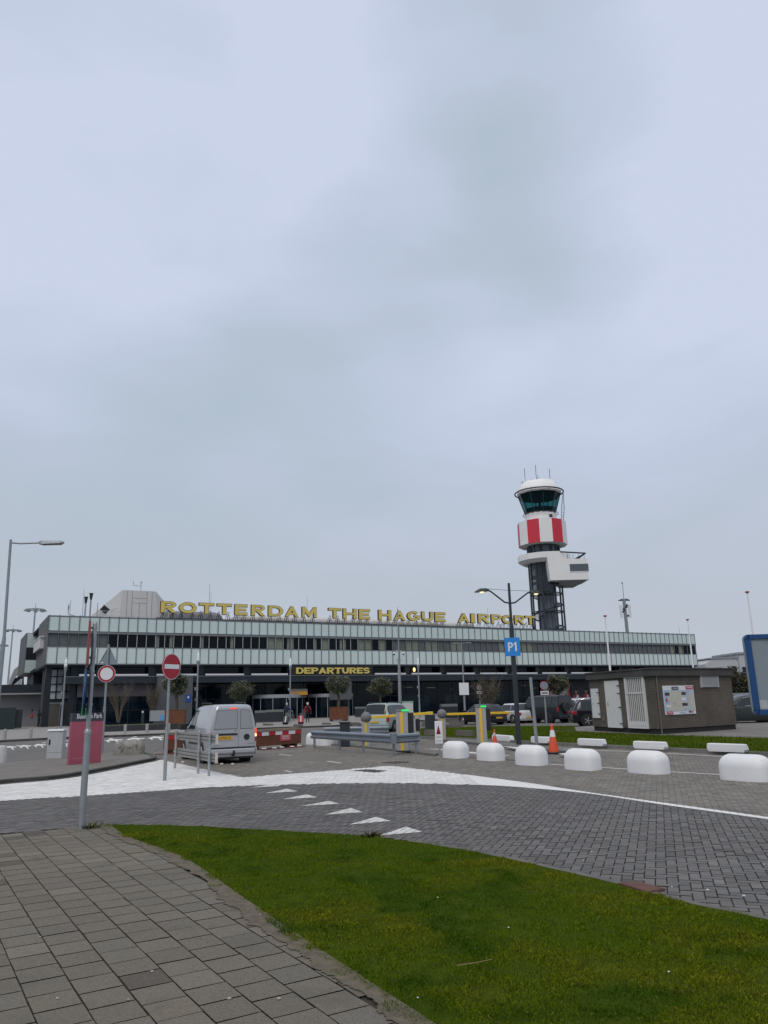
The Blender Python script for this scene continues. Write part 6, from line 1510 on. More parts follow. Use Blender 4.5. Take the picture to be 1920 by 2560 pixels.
# ================================================================ CARS
M_GLASSC = mat('car_glass', (.012, .016, .020), .05, spec=.6)
M_TRIM = mat('car_trim', (.014, .014, .015), .6)
M_CHROME = mat('chrome', (.55, .56, .58), .2, .9)
def paint(n, c, rough=.28, metal=.0): return mat('paint_' + n, c, rough, metal, coat=.15 if max(c) < .1 else .5, spec=.35)
def interp(tab, x):
    for i in range(len(tab) - 1):
        if x <= tab[i + 1][0]:
            t = (x - tab[i][0]) / (tab[i + 1][0] - tab[i][0]); t = max(0, min(1, t)); return [a + (b - a) * t for a, b in zip(tab[i][1:], tab[i + 1][1:])]
    return list(tab[-1][1:])
def car_sections(st, z0):
    """st: stations (x, half width, belt z, top z, top half width)"""
    rings = []
    for x, w, zb, zt, wt in st:
        half = [(w * .90, z0), (w * .98, z0 + .12), (w, z0 + (zb - z0) * .55), (w * .985, zb - .02), (w * .96, zb)]
        if zt - zb > .06: half += [(wt + (w * .95 - wt) * .35, zb + (zt - zb) * .62), (wt, zt - .07), (wt * .88, zt - .015), (wt * .45, zt + .012)]
        else: half += [(w * .90, zb + .005), (w * .82, zb + .012), (w * .7, zb + .018), (w * .4, zb + .022)]
        L = [(x, y, z) for y, z in half]; rings.append(L + [(x, -y, z) for x, y, z in reversed(L)])
    return rings
def wheel(parent, x, y, r, wd, spokes=5, rim=None):
    b = MB(); s = 1 if y > 0 else -1
    b.lathe([(r * .62, -wd / 2), (r * .94, -wd / 2), (r, -wd * .36), (r, wd * .36), (r * .94, wd / 2), (r * .62, wd / 2)], 24, (x, y, r), 'y'); wh = b.build('wheel', M_RUB, parent, smooth=40)
    b = MB(); yo = y + s * wd * .42; b.lathe([(r * .60, -.02), (r * .66, .02), (r * .62, .035)], 20, (x, yo, r), 'y', close=False)
    for k in range(spokes):
        a = 2 * PI * k / spokes + .3; b.M = Matrix.Translation((x, yo, r)) @ Matrix.Rotation(a, 4, 'Y'); b.box(-.028, .028, -.02, .02, .02, r * .62); b.M = Matrix.Identity(4)
    b.cyl((x, yo - .025, r), (x, yo + .025, r), r * .16, n=10); b.build('rim', rim or M_RIM, wh)
    b = MB(); b.cyl((x, y + s * wd * .1, r), (x, y + s * wd * .36, r), r * .60, n=18); b.build('brake_disc', M_BLACK, wh)
    return wh
def patch(name, P, m, parent, off, quads):
    b = MB()
    for q_ in quads:
        v = [Vector(p) for p in q_]; n = (v[1] - v[0]).cross(v[2] - v[0]).normalized(); c_ = sum(v, Vector()) / len(v)
        if n.dot(c_ - Vector((0, 0, .7))) < 0: v = v[::-1]; n = -n
        b.add([p + n * off for p in v], [tuple(range(len(v)))])
    return b.build(name, m, parent)
def lerp(a, b, t): return tuple(x + (y - x) * t for x, y in zip(a, b))
def car(label, loc, rz, L, W, H, pm, style, plate=None, group='cars around the parking area', rim=None, rails=False, name='parked_car', open_z=0.0):
    """+x is the front; loc is the middle of the car on the ground"""
    o = thing(name, label, 'car', (loc[0], loc[1], open_z), rz, group)
    w = W / 2; h = L / 2; zb = H * style.get('belt', .60); wt = w * .74; r = style.get('r', .32); hood = H * style.get('hood', .58)
    rs, rl = style.get('rear', (.10, .55)); fs, fl = style.get('front', (1.15, 1.95))
    st = [(-h, w * .86, zb * .70, zb * .70, wt), (-h + .06, w * .93, zb * .93, zb * .93, wt), (-h + rs, w * .97, zb, zb, wt * 1.05), (-h + rs + .001 + (rl - rs) * .55, w, zb, zb + (H - zb) * .62, wt * 1.02), (-h + rl, w, zb, H - .02, wt),
          (-h + rl + .5, w, zb - .01, H, wt), (.1, w, zb - .02, H, wt), (h - fl, w, zb - .03, H - .05, wt), (h - fl + (fl - fs) * .5, w, zb - .04, zb + (H - zb) * .55, wt * 1.02), (h - fs, w, zb - .05, zb - .04, wt),
          (h - fs * .55, w * .98, hood, hood, wt), (h - .22, w * .92, hood * .90, hood * .90, wt), (h - .04, w * .80, hood * .72, hood * .72, wt), (h, w * .70, hood * .55, hood * .55, wt)]
    z0 = style.get('clear', .20); R_ = car_sections(st, z0)
    b = MB(); b.loft(R_); body = b.build('body', pm, o, smooth=38)
    # side glass from the pillar stations
    for s in (0, 1):
        ix = (lambda k: k) if s == 0 else (lambda k: len(R_[0]) - 1 - k)
        i0, i1 = 4, 7; A = lambda i, k: R_[i][ix(k)]
        pts_lo = [lerp(A(3, 4), A(3, 6), .12), lerp(A(4, 4), A(4, 6), .10), lerp(A(5, 4), A(5, 6), .10), lerp(A(6, 4), A(6, 6), .10), lerp(A(7, 4), A(7, 6), .10), lerp(A(8, 4), A(8, 6), .12)]
        pts_hi = [lerp(A(3, 4), A(3, 6), .60), lerp(A(4, 4), A(4, 6), .90), lerp(A(5, 4), A(5, 6), .93), lerp(A(6, 4), A(6, 6), .93), lerp(A(7, 4), A(7, 6), .90), lerp(A(8, 4), A(8, 6), .60)]
        midk = lambda i, t: A(i, 5)
        for a_, c_ in ((0.25, 1.95), (2.02, 3.05), (3.12, 4.9)):
            def at(P_, t): i = min(int(t), 4); return lerp(P_[i], P_[i + 1], t - i)
            ts = [a_ + (c_ - a_) * k / 4 for k in range(5)]
            patch('side_window', None, M_GLASSC, o, .012, [(at(pts_lo, ts[k]), at(pts_lo, ts[k + 1]), at(pts_hi, ts[k + 1]), at(pts_hi, ts[k])) for k in range(4)])
        if style.get('chrome'):
            b = MB(); P_ = [tuple(Vector(p) + Vector((0, .014 * (1 if p[1] > 0 else -1), 0))) for p in pts_lo[:1] + pts_lo[1:5]]; b.tube(P_, .014, 5); Q_ = [pts_lo[0], pts_hi[0], pts_hi[1], pts_hi[2], pts_hi[3], pts_hi[4]]; b.tube([tuple(Vector(p) + Vector((0, .014 * (1 if p[1] > 0 else -1), .01))) for p in Q_], .013, 5); b.build('window_trim', M_CHROME, o)
    n = len(R_[0]); A = lambda i, k: R_[i][k]; B = lambda i, k: R_[i][n - 1 - k]
    # rear and front glass
    def strips(ra, rb, lo=6): return [(lerp(ra[k], ra[k], 0), ra[k + 1], rb[k + 1], rb[k]) for k in range(lo, n - 1 - lo)]
    mixr = lambda i, j, t: [lerp(p, q_, t) for p, q_ in zip(R_[i], R_[j])]
    patch('rear_window', None, M_GLASSC, o, .014, strips(mixr(2, 3, .12), R_[3]) + strips(R_[3], mixr(3, 4, .78)))
    patch('windscreen', None, M_GLASSC, o, .014, strips(mixr(8, 7, .8), R_[8]) + strips(R_[8], mixr(8, 9, .9)))
    if False: patch('rear_window', None, M_GLASSC, o, .012, [tuple(lerp(p, q_, t) for p, q_, t in ((A(2, 6), B(2, 6), .06), (A(2, 6), B(2, 6), .94), (B(3, 6), A(3, 6), .05), (A(3, 6), B(3, 6), .05))), tuple(lerp(p, q_, t) for p, q_, t in ((A(3, 6), B(3, 6), .05), (A(3, 6), B(3, 6), .95), (lerp(B(3, 6), B(4, 6), .8), lerp(A(3, 6), A(4, 6), .8), .07), (lerp(A(3, 6), A(4, 6), .8), lerp(B(3, 6), B(4, 6), .8), .07)))])
    if False: patch('windscreen', None, M_GLASSC, o, .012, [tuple(lerp(p, q_, t) for p, q_, t in ((lerp(A(8, 6), A(7, 6), .85), lerp(B(8, 6), B(7, 6), .85), .06), (lerp(A(8, 6), A(7, 6), .85), lerp(B(8, 6), B(7, 6), .85), .94), (B(8, 6), A(8, 6), .04), (A(8, 6), B(8, 6), .04))), tuple(lerp(p, q_, t) for p, q_, t in ((A(8, 6), B(8, 6), .04), (A(8, 6), B(8, 6), .96), (B(9, 5), A(9, 5), .05), (A(9, 5), B(9, 5), .05)))])
    # lights, bumper, plate
    tl = style.get('tail', (.60, .86, .30))
    for s in (-1, 1):
        b = MB(); y0, y1 = s * w * (.98 - tl[2]), s * w * .985; y0, y1 = min(y0, y1), max(y0, y1)
        b.loft([[(-h - .01 + rs * .2, y0, zb * tl[0]), (-h + .24, y1 if s > 0 else y0, zb * tl[0]), (-h + .02, y1, zb * tl[0])], [(-h + .05, y0, zb * tl[1] * 1.02), (-h + .30, y1 if s > 0 else y0, zb * tl[1]), (-h + .06, y1, zb * tl[1])]]) if False else b.box(-h - .012, -h + .26, y0, y1, zb * tl[0], zb * tl[1])
        b.build('tail_light', M_TAIL, o, bevel=.02)
        b = MB(); b.box(h - .30, h - .06, s * w * .62 - .14, s * w * .62 + .14, hood * .66, hood * .84); b.build('headlight', M_CHROME, o, bevel=.03)
        b = MB(); mx = h - fl + (fl - fs) * .72; b.box(mx - .06, mx + .10, min(s * w * .96, s * (w + .20)), max(s * w * .96, s * (w + .20)), zb + .0, zb + .15); b.build('mirror', pm, o, bevel=.03)
    b = MB(); b.box(-h - .035, -h + .16, -w * .90, w * .90, z0 + .04, z0 + .26); b.build('rear_bumper', style.get('bumper', pm), o, bevel=.05)
    b = MB(); b.box(h - .12, h + .015, -w * .72, w * .72, z0 + .02, z0 + .24); b.build('front_bumper', M_TRIM, o, bevel=.04)
    b = MB(); b.box(-h + .1, h - .1, -w * .86, w * .86, z0 - .02, z0 + .03); b.build('underside', M_BLACK, o)
    if plate:
        b = MB(); zp = zb * plate; b.box(-h - .045, -h - .02 + .06, -.26, .26, zp, zp + .11); b.build('number_plate', M_PLATE, o)
    wb = style.get('axles', (.20, .81))
    for fx in wb:
        for s in (-1, 1):
            b = MB(); b.cyl((-h + L * fx, s * w * .70, r * 1.03), (-h + L * fx, s * w * 1.004, r * 1.03), r * 1.16, n=22); b.build('wheel_arch', M_BLACK, o); wheel(o, -h + L * fx, s * (w - .085), r, .21, style.get('spokes', 5), rim)
    if rails:
        for s in (-1, 1):
            b = MB(); b.tube([(-h + rl + .1, s * wt * .92, H - .02), (-h + rl + .3, s * wt * .95, H + .05), (.4, s * wt * .95, H + .05), (h - fl, s * wt * .92, H - .05)], .022, 6); b.build('roof_rail', rails, o)
    return o
def mid(u_rear, v_rear, head, L, frac=.5, z=0.0):
    x, y = G(u_rear, v_rear, z); return (x + math.cos(head) * L * frac, y + math.sin(head) * L * frac)
D = math.radians
hatch = dict(belt=.61, rear=(.12, .62), front=(.95, 1.85), r=.31, tail=(.72, .98, .22))
# pale green people carrier, rear to us
hd = D(66); car('pale mint green people carrier with roof rails stopped at the left barrier', mid(940, 1831, hd, 4.7, .46), hd, 4.7, 1.84, 1.70, paint('mint', (.335, .415, .40)), dict(belt=.58, rear=(.08, .38), front=(.85, 1.9), r=.33, tail=(.62, .98, .13), hood=.56, bumper=mat('bumper_grey_green', (.16, .20, .20), .6)), plate=.56, rails=M_TRIM)
hd = D(122); car('black hatchback seen from behind beside the silver hatchback', mid(1247, 1812, hd, 3.97, .48), hd, 3.97, 1.68, 1.45, paint('black', (.010, .010, .012), .2), hatch, plate=.50)
hd = D(118); car('silver white hatchback between the black hatchback and the off-roader', mid(1322, 1808, hd, 4.05, .50), hd, 4.05, 1.69, 1.44, paint('silver', (.58, .59, .61), .3, .15), dict(hatch, tail=(.66, .90, .24)), plate=.40)
# black off-roader
hd = D(128); dloc = mid(1418, 1807, hd, 4.3, .52)
de = car('black boxy off-roader with a spare wheel on its back door', dloc, hd, 4.5, 1.98, 1.95, paint('matt_black', (.016, .020, .023), .45), dict(belt=.60, rear=(.02, .10), front=(1.05, 1.55), r=.39, clear=.30, hood=.60, tail=(.70, .95, .10)), rim=M_DARK)
b = MB(); b.lathe([(.20, -.10), (.37, -.10), (.39, -.04), (.39, .06), (.37, .11), (.05, .12)], 20, (-2.36, .1, 1.05), 'x'); b.build('spare_wheel', M_TRIM, de, smooth=40)
hd = D(-4); car('dark blue-black off-roader with chrome window trim half hidden by the brick hut', mid(1428, 1816, hd, 4.5, .50), hd, 4.5, 1.84, 1.64, paint('navy', (.010, .011, .018), .22), dict(belt=.60, rear=(.10, .55), front=(1.0, 1.9), r=.35, clear=.24, chrome=True, tail=(.76, .95, .16)), rails=M_CHROME)
hd = D(40); car('white car roof showing above the dark off-roader beside the brick hut', (15.2, 62.0), hd, 4.5, 1.8, 1.66, paint('white', (.60, .61, .62)), dict(hatch, belt=.60), rails=M_CHROME)
hd = D(184); car('dark grey-green off-roader between the brick hut and the blue board', (20.9, 46.2), hd, 4.7, 1.88, 1.66, paint('grey_green', (.030, .040, .042), .25), dict(belt=.62, rear=(.10, .55), front=(1.0, 1.9), r=.37, chrome=True, spokes=10, clear=.24), rails=M_CHROME)
hd = D(182); car('dark car with silver roof rails behind the grey-green off-roader', (24.2, 53.5), hd, 4.6, 1.85, 1.72, paint('dark_grey', (.03, .032, .036), .3), dict(belt=.62, r=.35), rails=M_CHROME)
hd = D(118); car('black car with raised boot behind the silver hatchback', (12.6, 68.0), hd, 4.2, 1.75, 1.5, MATS['paint_black'], hatch)

# ---------------------------------------------------------------- silver van
VH = math.radians(90 + 27); ra = Vector((-5.30, 25.62)); VL, VW, VHT = 4.40, 1.54, 1.80
vm = (ra.x + math.cos(VH) * 1.23, ra.y + math.sin(VH) * 1.23)     # body middle: rear axle is 1.23 m behind it
M_SILV = paint('van_silver', (.43, .445, .47), .25, .4)
van = thing('delivery_van', 'silver panel van seen from behind with lit brake lights', 'van', (*vm, 0), VH); van.scale = (.95, 1, 1)
h, w = VL / 2, VW / 2
def vsec(x, wl, wb, wt, zt, zbelt=1.02):
    half = [(wl * .94, .22), (wl, .36), (wl * 1.0, .70), (wb, zbelt), (wb * .985, zbelt + .08), (wt + (wb - wt) * .42, zbelt + (zt - zbelt) * .58), (wt, zt - .13), (wt * .93, zt - .045), (wt * .78, zt - .008), (wt * .4, zt)]
    L_ = [(x, y, z) for y, z in half]; return L_ + [(x, -y, z) for x, y, z in reversed(L_)]
R_ = [vsec(-h, w * .955, w * .935, w * .70, 1.705), vsec(-h + .035, w * .985, w * .965, w * .755, 1.765), vsec(-h + .12, w, w * .985, w * .785, 1.795), vsec(-h + .8, w, w * .99, w * .80, 1.81), vsec(-.3, w, w * .99, w * .80, 1.80), vsec(.25, w, w * .99, w * .79, 1.765),
      vsec(.62, w, w * .985, w * .76, 1.66), vsec(.95, w, w * .98, w * .80, 1.44), vsec(1.28, w, w * .98, w * .88, 1.18, 1.0), vsec(1.45, w * .99, w * .95, w * .85, 1.06, .96), vsec(1.85, w * .95, w * .88, w * .76, .98, .88), vsec(2.1, w * .82, w * .74, w * .6, .84, .74), vsec(2.2, w * .70, w * .62, w * .5, .68, .60)]
b = MB(); b.loft(R_); b.build('body', M_SILV, van, smooth=40)
xr = -h
def slab(name, pts, x0, x1, m, parent=van, bevel=.012):
    """panel on the back of the van: outline in (y, z)"""
    b = MB(); b.prismx(ccw(pts), x0, x1); return b.build(name, m, parent, bevel=bevel)
def rear(u, v): # u from -1 (left in picture) to 1; v height -> (y, z)
    return (-u * w, v)
# two back doors with embossed blind windows (left in the picture is +y)
sp = -.22
tap = lambda z: .925 - max(0, z - 1.02) / .70 * .215
doorL = [(w * .90, .50), (w * .905, .95), (w * tap(1.40), 1.40), (w * (tap(1.66)), 1.64), (w * (tap(1.66) - .08), 1.70), (sp * w + .008, 1.705), (sp * w + .008, .50)]
doorR = [(-y if i not in (5, 6) else sp * w - .008, z) for i, (y, z) in enumerate(doorL)]
dL = slab('back_door', doorL, xr - .018, xr + .02, M_SILV); dR = slab('back_door', doorR, xr - .018, xr + .02, M_SILV)
M_SILV2 = paint('van_silver_panel', (.38, .395, .425), .22, .45)
eL = [(w * .80, 1.06), (w * .775, 1.12), (w * .67, 1.56), (w * .63, 1.61), (sp * w + .06, 1.625), (sp * w + .055, 1.06)]
eR = [(-w * .80, 1.06), (-w * .775, 1.12), (-w * .67, 1.56), (-w * .63, 1.61), (sp * w - .06, 1.625), (sp * w - .055, 1.06)]
slab('blind_window', eL, xr - .030, xr - .019, M_SILV2, dL, .01); slab('blind_window', eR, xr - .030, xr - .019, M_SILV2, dR, .01)
seamL = [(y * 1.015 if y > 0 else y - .012, z + (.012 if z > 1.3 else -.012)) for y, z in eL]; seamR = [(y * 1.015 if y < -.3 else y + .012, z + (.012 if z > 1.3 else -.012)) for y, z in eR]
slab('window_seam', seamL, xr - .0205, xr - .0185, M_TRIM, dL, 0); slab('window_seam', seamR, xr - .0205, xr - .0185, M_TRIM, dR, 0)
slab('handle_strip', [(w * .74, .87), (-.13, .87), (-.13, .925), (w * .74, .925)], xr - .045, xr - .018, M_TRIM, dL, .01)
slab('plate_recess', [(.62, .70), (-.12, .70), (-.12, .865), (.62, .865)], xr - .022, xr - .0185, paint('van_recess', (.36, .37, .39)), dL, 0)
pl = slab('number_plate', [(.55, .735), (.03, .735), (.03, .845), (.55, .845)], xr - .034, xr - .023, M_PLATE, dL, 0)
slab('country_strip', [(.55, .737), (.51, .737), (.51, .843), (.55, .843)], xr - .0365, xr - .0345, M_BLUED, pl, 0)
fit_text('np', '6-VTS-17', .41, .066, .001, .008)
b = MB(); b.text('np', Matrix.Translation((xr - .0365, .49, .757)) @ Matrix.Rotation(-PI / 2, 4, 'Z') @ UP); b.build('lettering', M_BLACK, pl)
b = MB(); b.cyl((xr - .034, -.43, .80), (xr - .018, -.43, .80), .092, n=24); b.build('round_emblem', M_TRIM, dR)
b = MB(); b.box(xr - .021, xr - .0185, -.66, -.48, .585, .61); b.build('badge', mat('badge_grey', (.18, .18, .19), .4), dR); b = MB(); b.box(xr - .021, xr - .0185, .46, .66, .555, .575); b.build('badge', MATS['badge_grey'], dL)
b = MB(); b.cyl((xr - .03, -.06, 1.0), (xr - .018, -.06, 1.0), .018, n=10); b.build('lock', M_BLACK, dL)
slab('brake_light', [(.15, 1.655), (-.11, 1.655), (-.09, 1.70), (.13, 1.70)], xr - .03, xr + .02, M_TAILON)
b = MB(); b.box(xr - .02, xr + .10, w * .905, w * .985, .82, 1.0); b.build('tail_light', M_TAILON, van, bevel=.015); b = MB(); b.box(xr - .015, xr + .10, w * .905, w * .98, .58, .815); b.build('lower_light', mat('tail_smoke', (.30, .26, .25), .3), van, bevel=.012)
b = MB(); b.box(xr - .02, xr + .10, -w * .985, -w * .905, .90, 1.06); b.build('tail_light', M_TAILON, van, bevel=.015); b = MB(); b.box(xr - .022, xr + .09, -w * .985, -w * .905, .80, .895); b.build('indicator', mat('lamp_bright', (.9, .7, .4), .4, emit=(1, .75, .4), estr=.9), van, bevel=.01); b = MB(); b.box(xr - .015, xr + .10, -w * .98, -w * .905, .66, .795); b.build('lower_light', M_TAIL, van, bevel=.012)
b = MB(); b.loft([[(xr + .03, s * w * .97, z) for s, z in ((-1, .28), (1, .28), (1, .47), (-1, .47))], [(xr - .085, s * w * .90, z) for s, z in ((-1, .31), (1, .31), (1, .46), (-1, .46))], [(xr - .10, s * w * .86, z) for s, z in ((-1, .35), (1, .35), (1, .44), (-1, .44))]])
for s in (-1, 1): b.box(xr + .0, xr + .30, s * w * .99 - .02, s * w * .99 + .02, .28, .47)
bp = b.build('bumper', M_SILV, van, bevel=.03); b = MB(); b.box(xr - .07, xr + .02, -w * .90, w * .90, .465, .505); b.build('bumper_strip', M_TRIM, bp)
b = MB(); b.tube([(xr + .2, .0, .26), (xr - .12, 0, .26), (xr - .14, 0, .36)], .03, 6); b.sphere((xr - .14, 0, .38), .035, 8, 6); b.build('tow_bar', M_BLACK, van)
b = MB(); b.box(-h + .06, h - .25, -w * .88, w * .88, .16, .26); b.build('underside', M_BLACK, van)
for s in (-1, 1):
    b = MB(); b.tube([(-1.55, s * w * .70, 1.80), (-1.45, s * w * .74, 1.855), (-.35, s * w * .74, 1.86), (-.22, s * w * .70, 1.80)], .022, 6); b.build('roof_rail', M_TRIM, van)
    y0 = s * w
    # cab window on the flank, following the lean of the cab
    def vp(x, z):
        i = [k for k in range(len(R_) - 1) if R_[k][0][0] <= x <= R_[k + 1][0][0]][0]; t = (x - R_[i][0][0]) / (R_[i + 1][0][0] - R_[i][0][0])
        ring = [lerp(p, q_, t) for p, q_ in zip(R_[i], R_[i + 1])][:10]
        for k in range(9):
            if ring[k][2] <= z <= ring[k + 1][2]: tt = (z - ring[k][2]) / max(1e-5, ring[k + 1][2] - ring[k][2]); return (x, s * (ring[k][1] + (ring[k + 1][1] - ring[k][1]) * tt + .012), z)
        return (x, s * (ring[6][1] + .012), z)
    top = [(-.16, 1.60), (.20, 1.58), (.48, 1.50), (.74, 1.36), (.98, 1.20), (1.10, 1.10)]
    patch('cab_window', None, M_GLASSC, van, .004, [(vp(a[0], 1.04), vp(c_[0], 1.04), vp(c_[0], c_[1]), vp(a[0], a[1])) for a, c_ in zip(top[:-1], top[1:])])
    b = MB(); b.tube([tuple(Vector(vp(x, z)) + Vector((0, s * .008, .012))) for x, z in [(-.18, 1.62)] + [(x_, z_ + .02) for x_, z_ in top[1:]]], .018, 6); b.build('rain_visor', M_TRIM, van)
    b = MB(); b.box(-.62, .60, min(y0, y0 + s * .015), max(y0, y0 + s * .015), .56, .62); b.build('side_strip', M_TRIM, van)
    b = MB(); b.box(.86, 1.0, min(s * (w + .02), s * (w + .27)), max(s * (w + .02), s * (w + .27)), 1.0, 1.22); b.build('mirror', M_TRIM, van, bevel=.04)
    for xx in (-1.23, 1.45):
        b = MB(); b.cyl((xx, s * w * .7, .33), (xx, s * w * 1.004, .33), .385, n=24); b.build('wheel_arch', M_BLACK, van); wheel(van, xx, s * (w - .09), .315, .205, 5)
# windscreen
patch('windscreen', None, M_GLASSC, van, .012, [(lerp(R_[6][6], R_[6][13], .06), lerp(R_[6][6], R_[6][13], .94), lerp(R_[8][7], R_[8][12], .95), lerp(R_[8][7], R_[8][12], .05))])
for s in (-1, 1): b = MB(); b.box(1.86, 2.08, s * w * .68 - .10, s * w * .68 + .10, .66, .84); b.build('headlight', M_CHROME, van, bevel=.03)

# ================================================================ PEOPLE
M_SKIN = mat('skin', (.40, .24, .18), .6); M_JEANS = mat('jeans', (.045, .060, .090), .9); M_BLK = mat('black_cloth', (.012, .012, .015), .9)
def person(label, loc, rz, mats_, joints, hair_col, H=1.72, hat=None):
    """joints: dict of overrides; +y is where the person faces. One skinned body, then hair"""
    o = thing('person', label, 'person', loc, rz, None)
    J = dict(pelvis=(0, 0, .92), waist=(0, 0, 1.06), chest=(0, .01, 1.30), neck=(0, 0, 1.46), head0=(0, .015, 1.55), head1=(0, .03, 1.63), head2=(0, .02, 1.70),
             shL=(-.18, 0, 1.40), elL=(-.25, -.02, 1.14), wrL=(-.26, .06, .92), shR=(.18, 0, 1.40), elR=(.25, -.02, 1.14), wrR=(.26, .06, .92),
             hpL=(-.10, 0, .88), knL=(-.11, .03, .49), anL=(-.11, -.02, .09), toL=(-.12, .13, .04), hpR=(.10, 0, .88), knR=(.11, .03, .49), anR=(.11, -.02, .09), toR=(.12, .13, .04))
    J.update(joints)
    RAD = dict(pelvis=.145, waist=.135, chest=.165, neck=.058, head0=.078, head1=.098, head2=.072, shL=.075, shR=.075, elL=.050, elR=.050, wrL=.032, wrR=.032, hpL=.095, hpR=.095, knL=.062, knR=.062, anL=.045, anR=.045, toL=.034, toR=.034)
    E_ = [('pelvis', 'waist'), ('waist', 'chest'), ('chest', 'neck'), ('neck', 'head0'), ('head0', 'head1'), ('head1', 'head2'), ('chest', 'shL'), ('shL', 'elL'), ('elL', 'wrL'), ('chest', 'shR'), ('shR', 'elR'), ('elR', 'wrR'), ('pelvis', 'hpL'), ('hpL', 'knL'), ('knL', 'anL'), ('anL', 'toL'), ('pelvis', 'hpR'), ('hpR', 'knR'), ('knR', 'anR'), ('anR', 'toR')]
    # hands: palm, four unequal fingers and a thumb
    for S, sx in (('L', -1), ('R', 1)):
        wv, ev = Vector(J['wr' + S]), Vector(J['el' + S]); d = (wv - ev).normalized(); side = Vector((0, 1, 0)) - d * d.y
        side = side.normalized() if side.length > .1 else Vector((0, 0, 1)); inn = Vector((-sx, 0, 0))
        J['pa' + S] = tuple(wv + d * .075); RAD['pa' + S] = .030; E_.append(('wr' + S, 'pa' + S))
        for k, (off, ln) in enumerate(((.030, .070), (.010, .080), (-.010, .075), (-.029, .058))):
            a_ = wv + d * (.075 + ln * .5) + side * off; b_ = wv + d * (.075 + ln * .85) + side * off + inn * .025
            J['f%d%s' % (k, S)] = tuple(a_); J['g%d%s' % (k, S)] = tuple(b_); RAD['f%d%s' % (k, S)] = .0095; RAD['g%d%s' % (k, S)] = .008; E_ += [('pa' + S, 'f%d%s' % (k, S)), ('f%d%s' % (k, S), 'g%d%s' % (k, S))]
        J['t' + S] = tuple(wv + d * .06 + side * .052 + inn * .015); RAD['t' + S] = .010; E_.append(('pa' + S, 't' + S))
    J['nose'] = tuple(Vector(J['head1']) + Vector((0, .105, -.02))); RAD['nose'] = .014; E_.append(('head1', 'nose'))
    for S, sx in (('L', -1), ('R', 1)): J['ear' + S] = tuple(Vector(J['head1']) + Vector((sx * .095, -.01, -.015))); RAD['ear' + S] = .020; E_.append(('head1', 'ear' + S))
    names = list(J); k = H / 1.75; me = bpy.data.meshes.new('body'); me.from_pydata([tuple(c * k for c in J[n_]) for n_ in names], [(names.index(a), names.index(b_)) for a, b_ in E_], [])
    t = bpy.data.objects.new('body', me); COL.objects.link(t); md = t.modifiers.new('skin', 'SKIN'); sk = me.skin_vertices[0].data
    for i, n_ in enumerate(names):
        r = RAD[n_] * k; sk[i].radius = (r, r * (.72 if n_ in ('chest', 'waist') else 1)); sk[i].use_root = (n_ == 'pelvis')
    ss = t.modifiers.new('sub', 'SUBSURF'); ss.levels = ss.render_levels = 1
    dg = bpy.context.evaluated_depsgraph_get(); m2 = bpy.data.meshes.new_from_object(t.evaluated_get(dg)); bpy.data.objects.remove(t); m2.name = 'body'
    part_of = lambda a, b_: 'hand' if (b_[:2] in ('pa', 'f0', 'f1', 'f2', 'f3', 'g0', 'g1', 'g2', 'g3') or b_ in ('tL', 'tR')) else 'head' if b_ in ('head0', 'head1', 'head2', 'nose', 'earL', 'earR') else 'shoe' if b_[:2] == 'to' else 'leg' if b_[:2] in ('kn', 'an', 'hp') else 'top'
    slots = {}; m2.materials.clear()
    for key in ('top', 'leg', 'hand', 'head', 'shoe'): slots[key] = len(m2.materials); m2.materials.append(mats_.get(key) or {'hand': M_SKIN, 'head': M_SKIN, 'shoe': M_BLK}[key])
    segs = [(Vector(J[a]) * k, Vector(J[b_]) * k, part_of(a, b_), max(RAD[a], RAD[b_]) * k) for a, b_ in E_]
    for p in m2.polygons:
        c_ = p.center; best = min(segs, key=lambda s_: ((c_ - (s_[0] + (s_[1] - s_[0]) * max(0, min(1, (c_ - s_[0]).dot(s_[1] - s_[0]) / max(1e-6, (s_[1] - s_[0]).length_squared))))).length - s_[3])); p.material_index = slots[best[2]]; p.use_smooth = True
    bo_ = bpy.data.objects.new('body', m2); COL.objects.link(bo_); bo_.parent = o
    hp = Vector(J['head2']) * k
    b = MB(); b.sphere((hp.x, hp.y - .025, hp.z - .01), .108 * k, 14, 8, 1.0); b.sphere((hp.x, hp.y - .045, hp.z - .085 * k), .092 * k, 12, 8, .95); b.build('hair', hair_col, o, smooth=60)
    e_ = Vector(J['head1']) * k; b = MB()
    for sx in (-1, 1): b.sphere((e_.x + sx * .035, e_.y + .092 * k, e_.z + .012), .011, 6, 4)
    b.box(e_.x - .025, e_.x + .025, e_.y + .085 * k, e_.y + .10 * k, e_.z - .062, e_.z - .054); b.build('eyes_and_mouth', M_BLK, o)
    return o
M_GREYH = mat('grey_hair', (.42, .40, .38), .9)
# woman in red coat pulling a red suitcase
x, y = G(769, 1807, AP); wrz = D(8)
pw_ = person('person walking in a red jacket with small backpack, pulling a red suitcase', (x, y, AP), wrz, dict(top=mat('coat_red', (.30, .012, .030), .85), leg=M_BLK),
             dict(knL=(-.10, .12, .50), anL=(-.10, .14, .10), toL=(-.11, .30, .05), knR=(.10, .05, .50), anR=(.10, -.22, .16), toR=(.11, -.10, .05), elL=(-.27, -.05, 1.15), wrL=(-.30, -.12, .90), elR=(.28, -.04, 1.15), wrR=(.30, .02, .90), pelvis=(0, 0, .95), waist=(0, 0, 1.05)), mat('grey_hair_light', (.50, .48, .44), .9), 1.76)
b = MB(); b.loft([sring(.15, .08, 1.10, 14), sring(.165, .095, 1.25, 14), sring(.14, .085, 1.44, 14), sring(.08, .05, 1.48, 14)]); bpk = b.build('backpack', M_BLK, pw_); bpk.location = (0, -.20, 0)
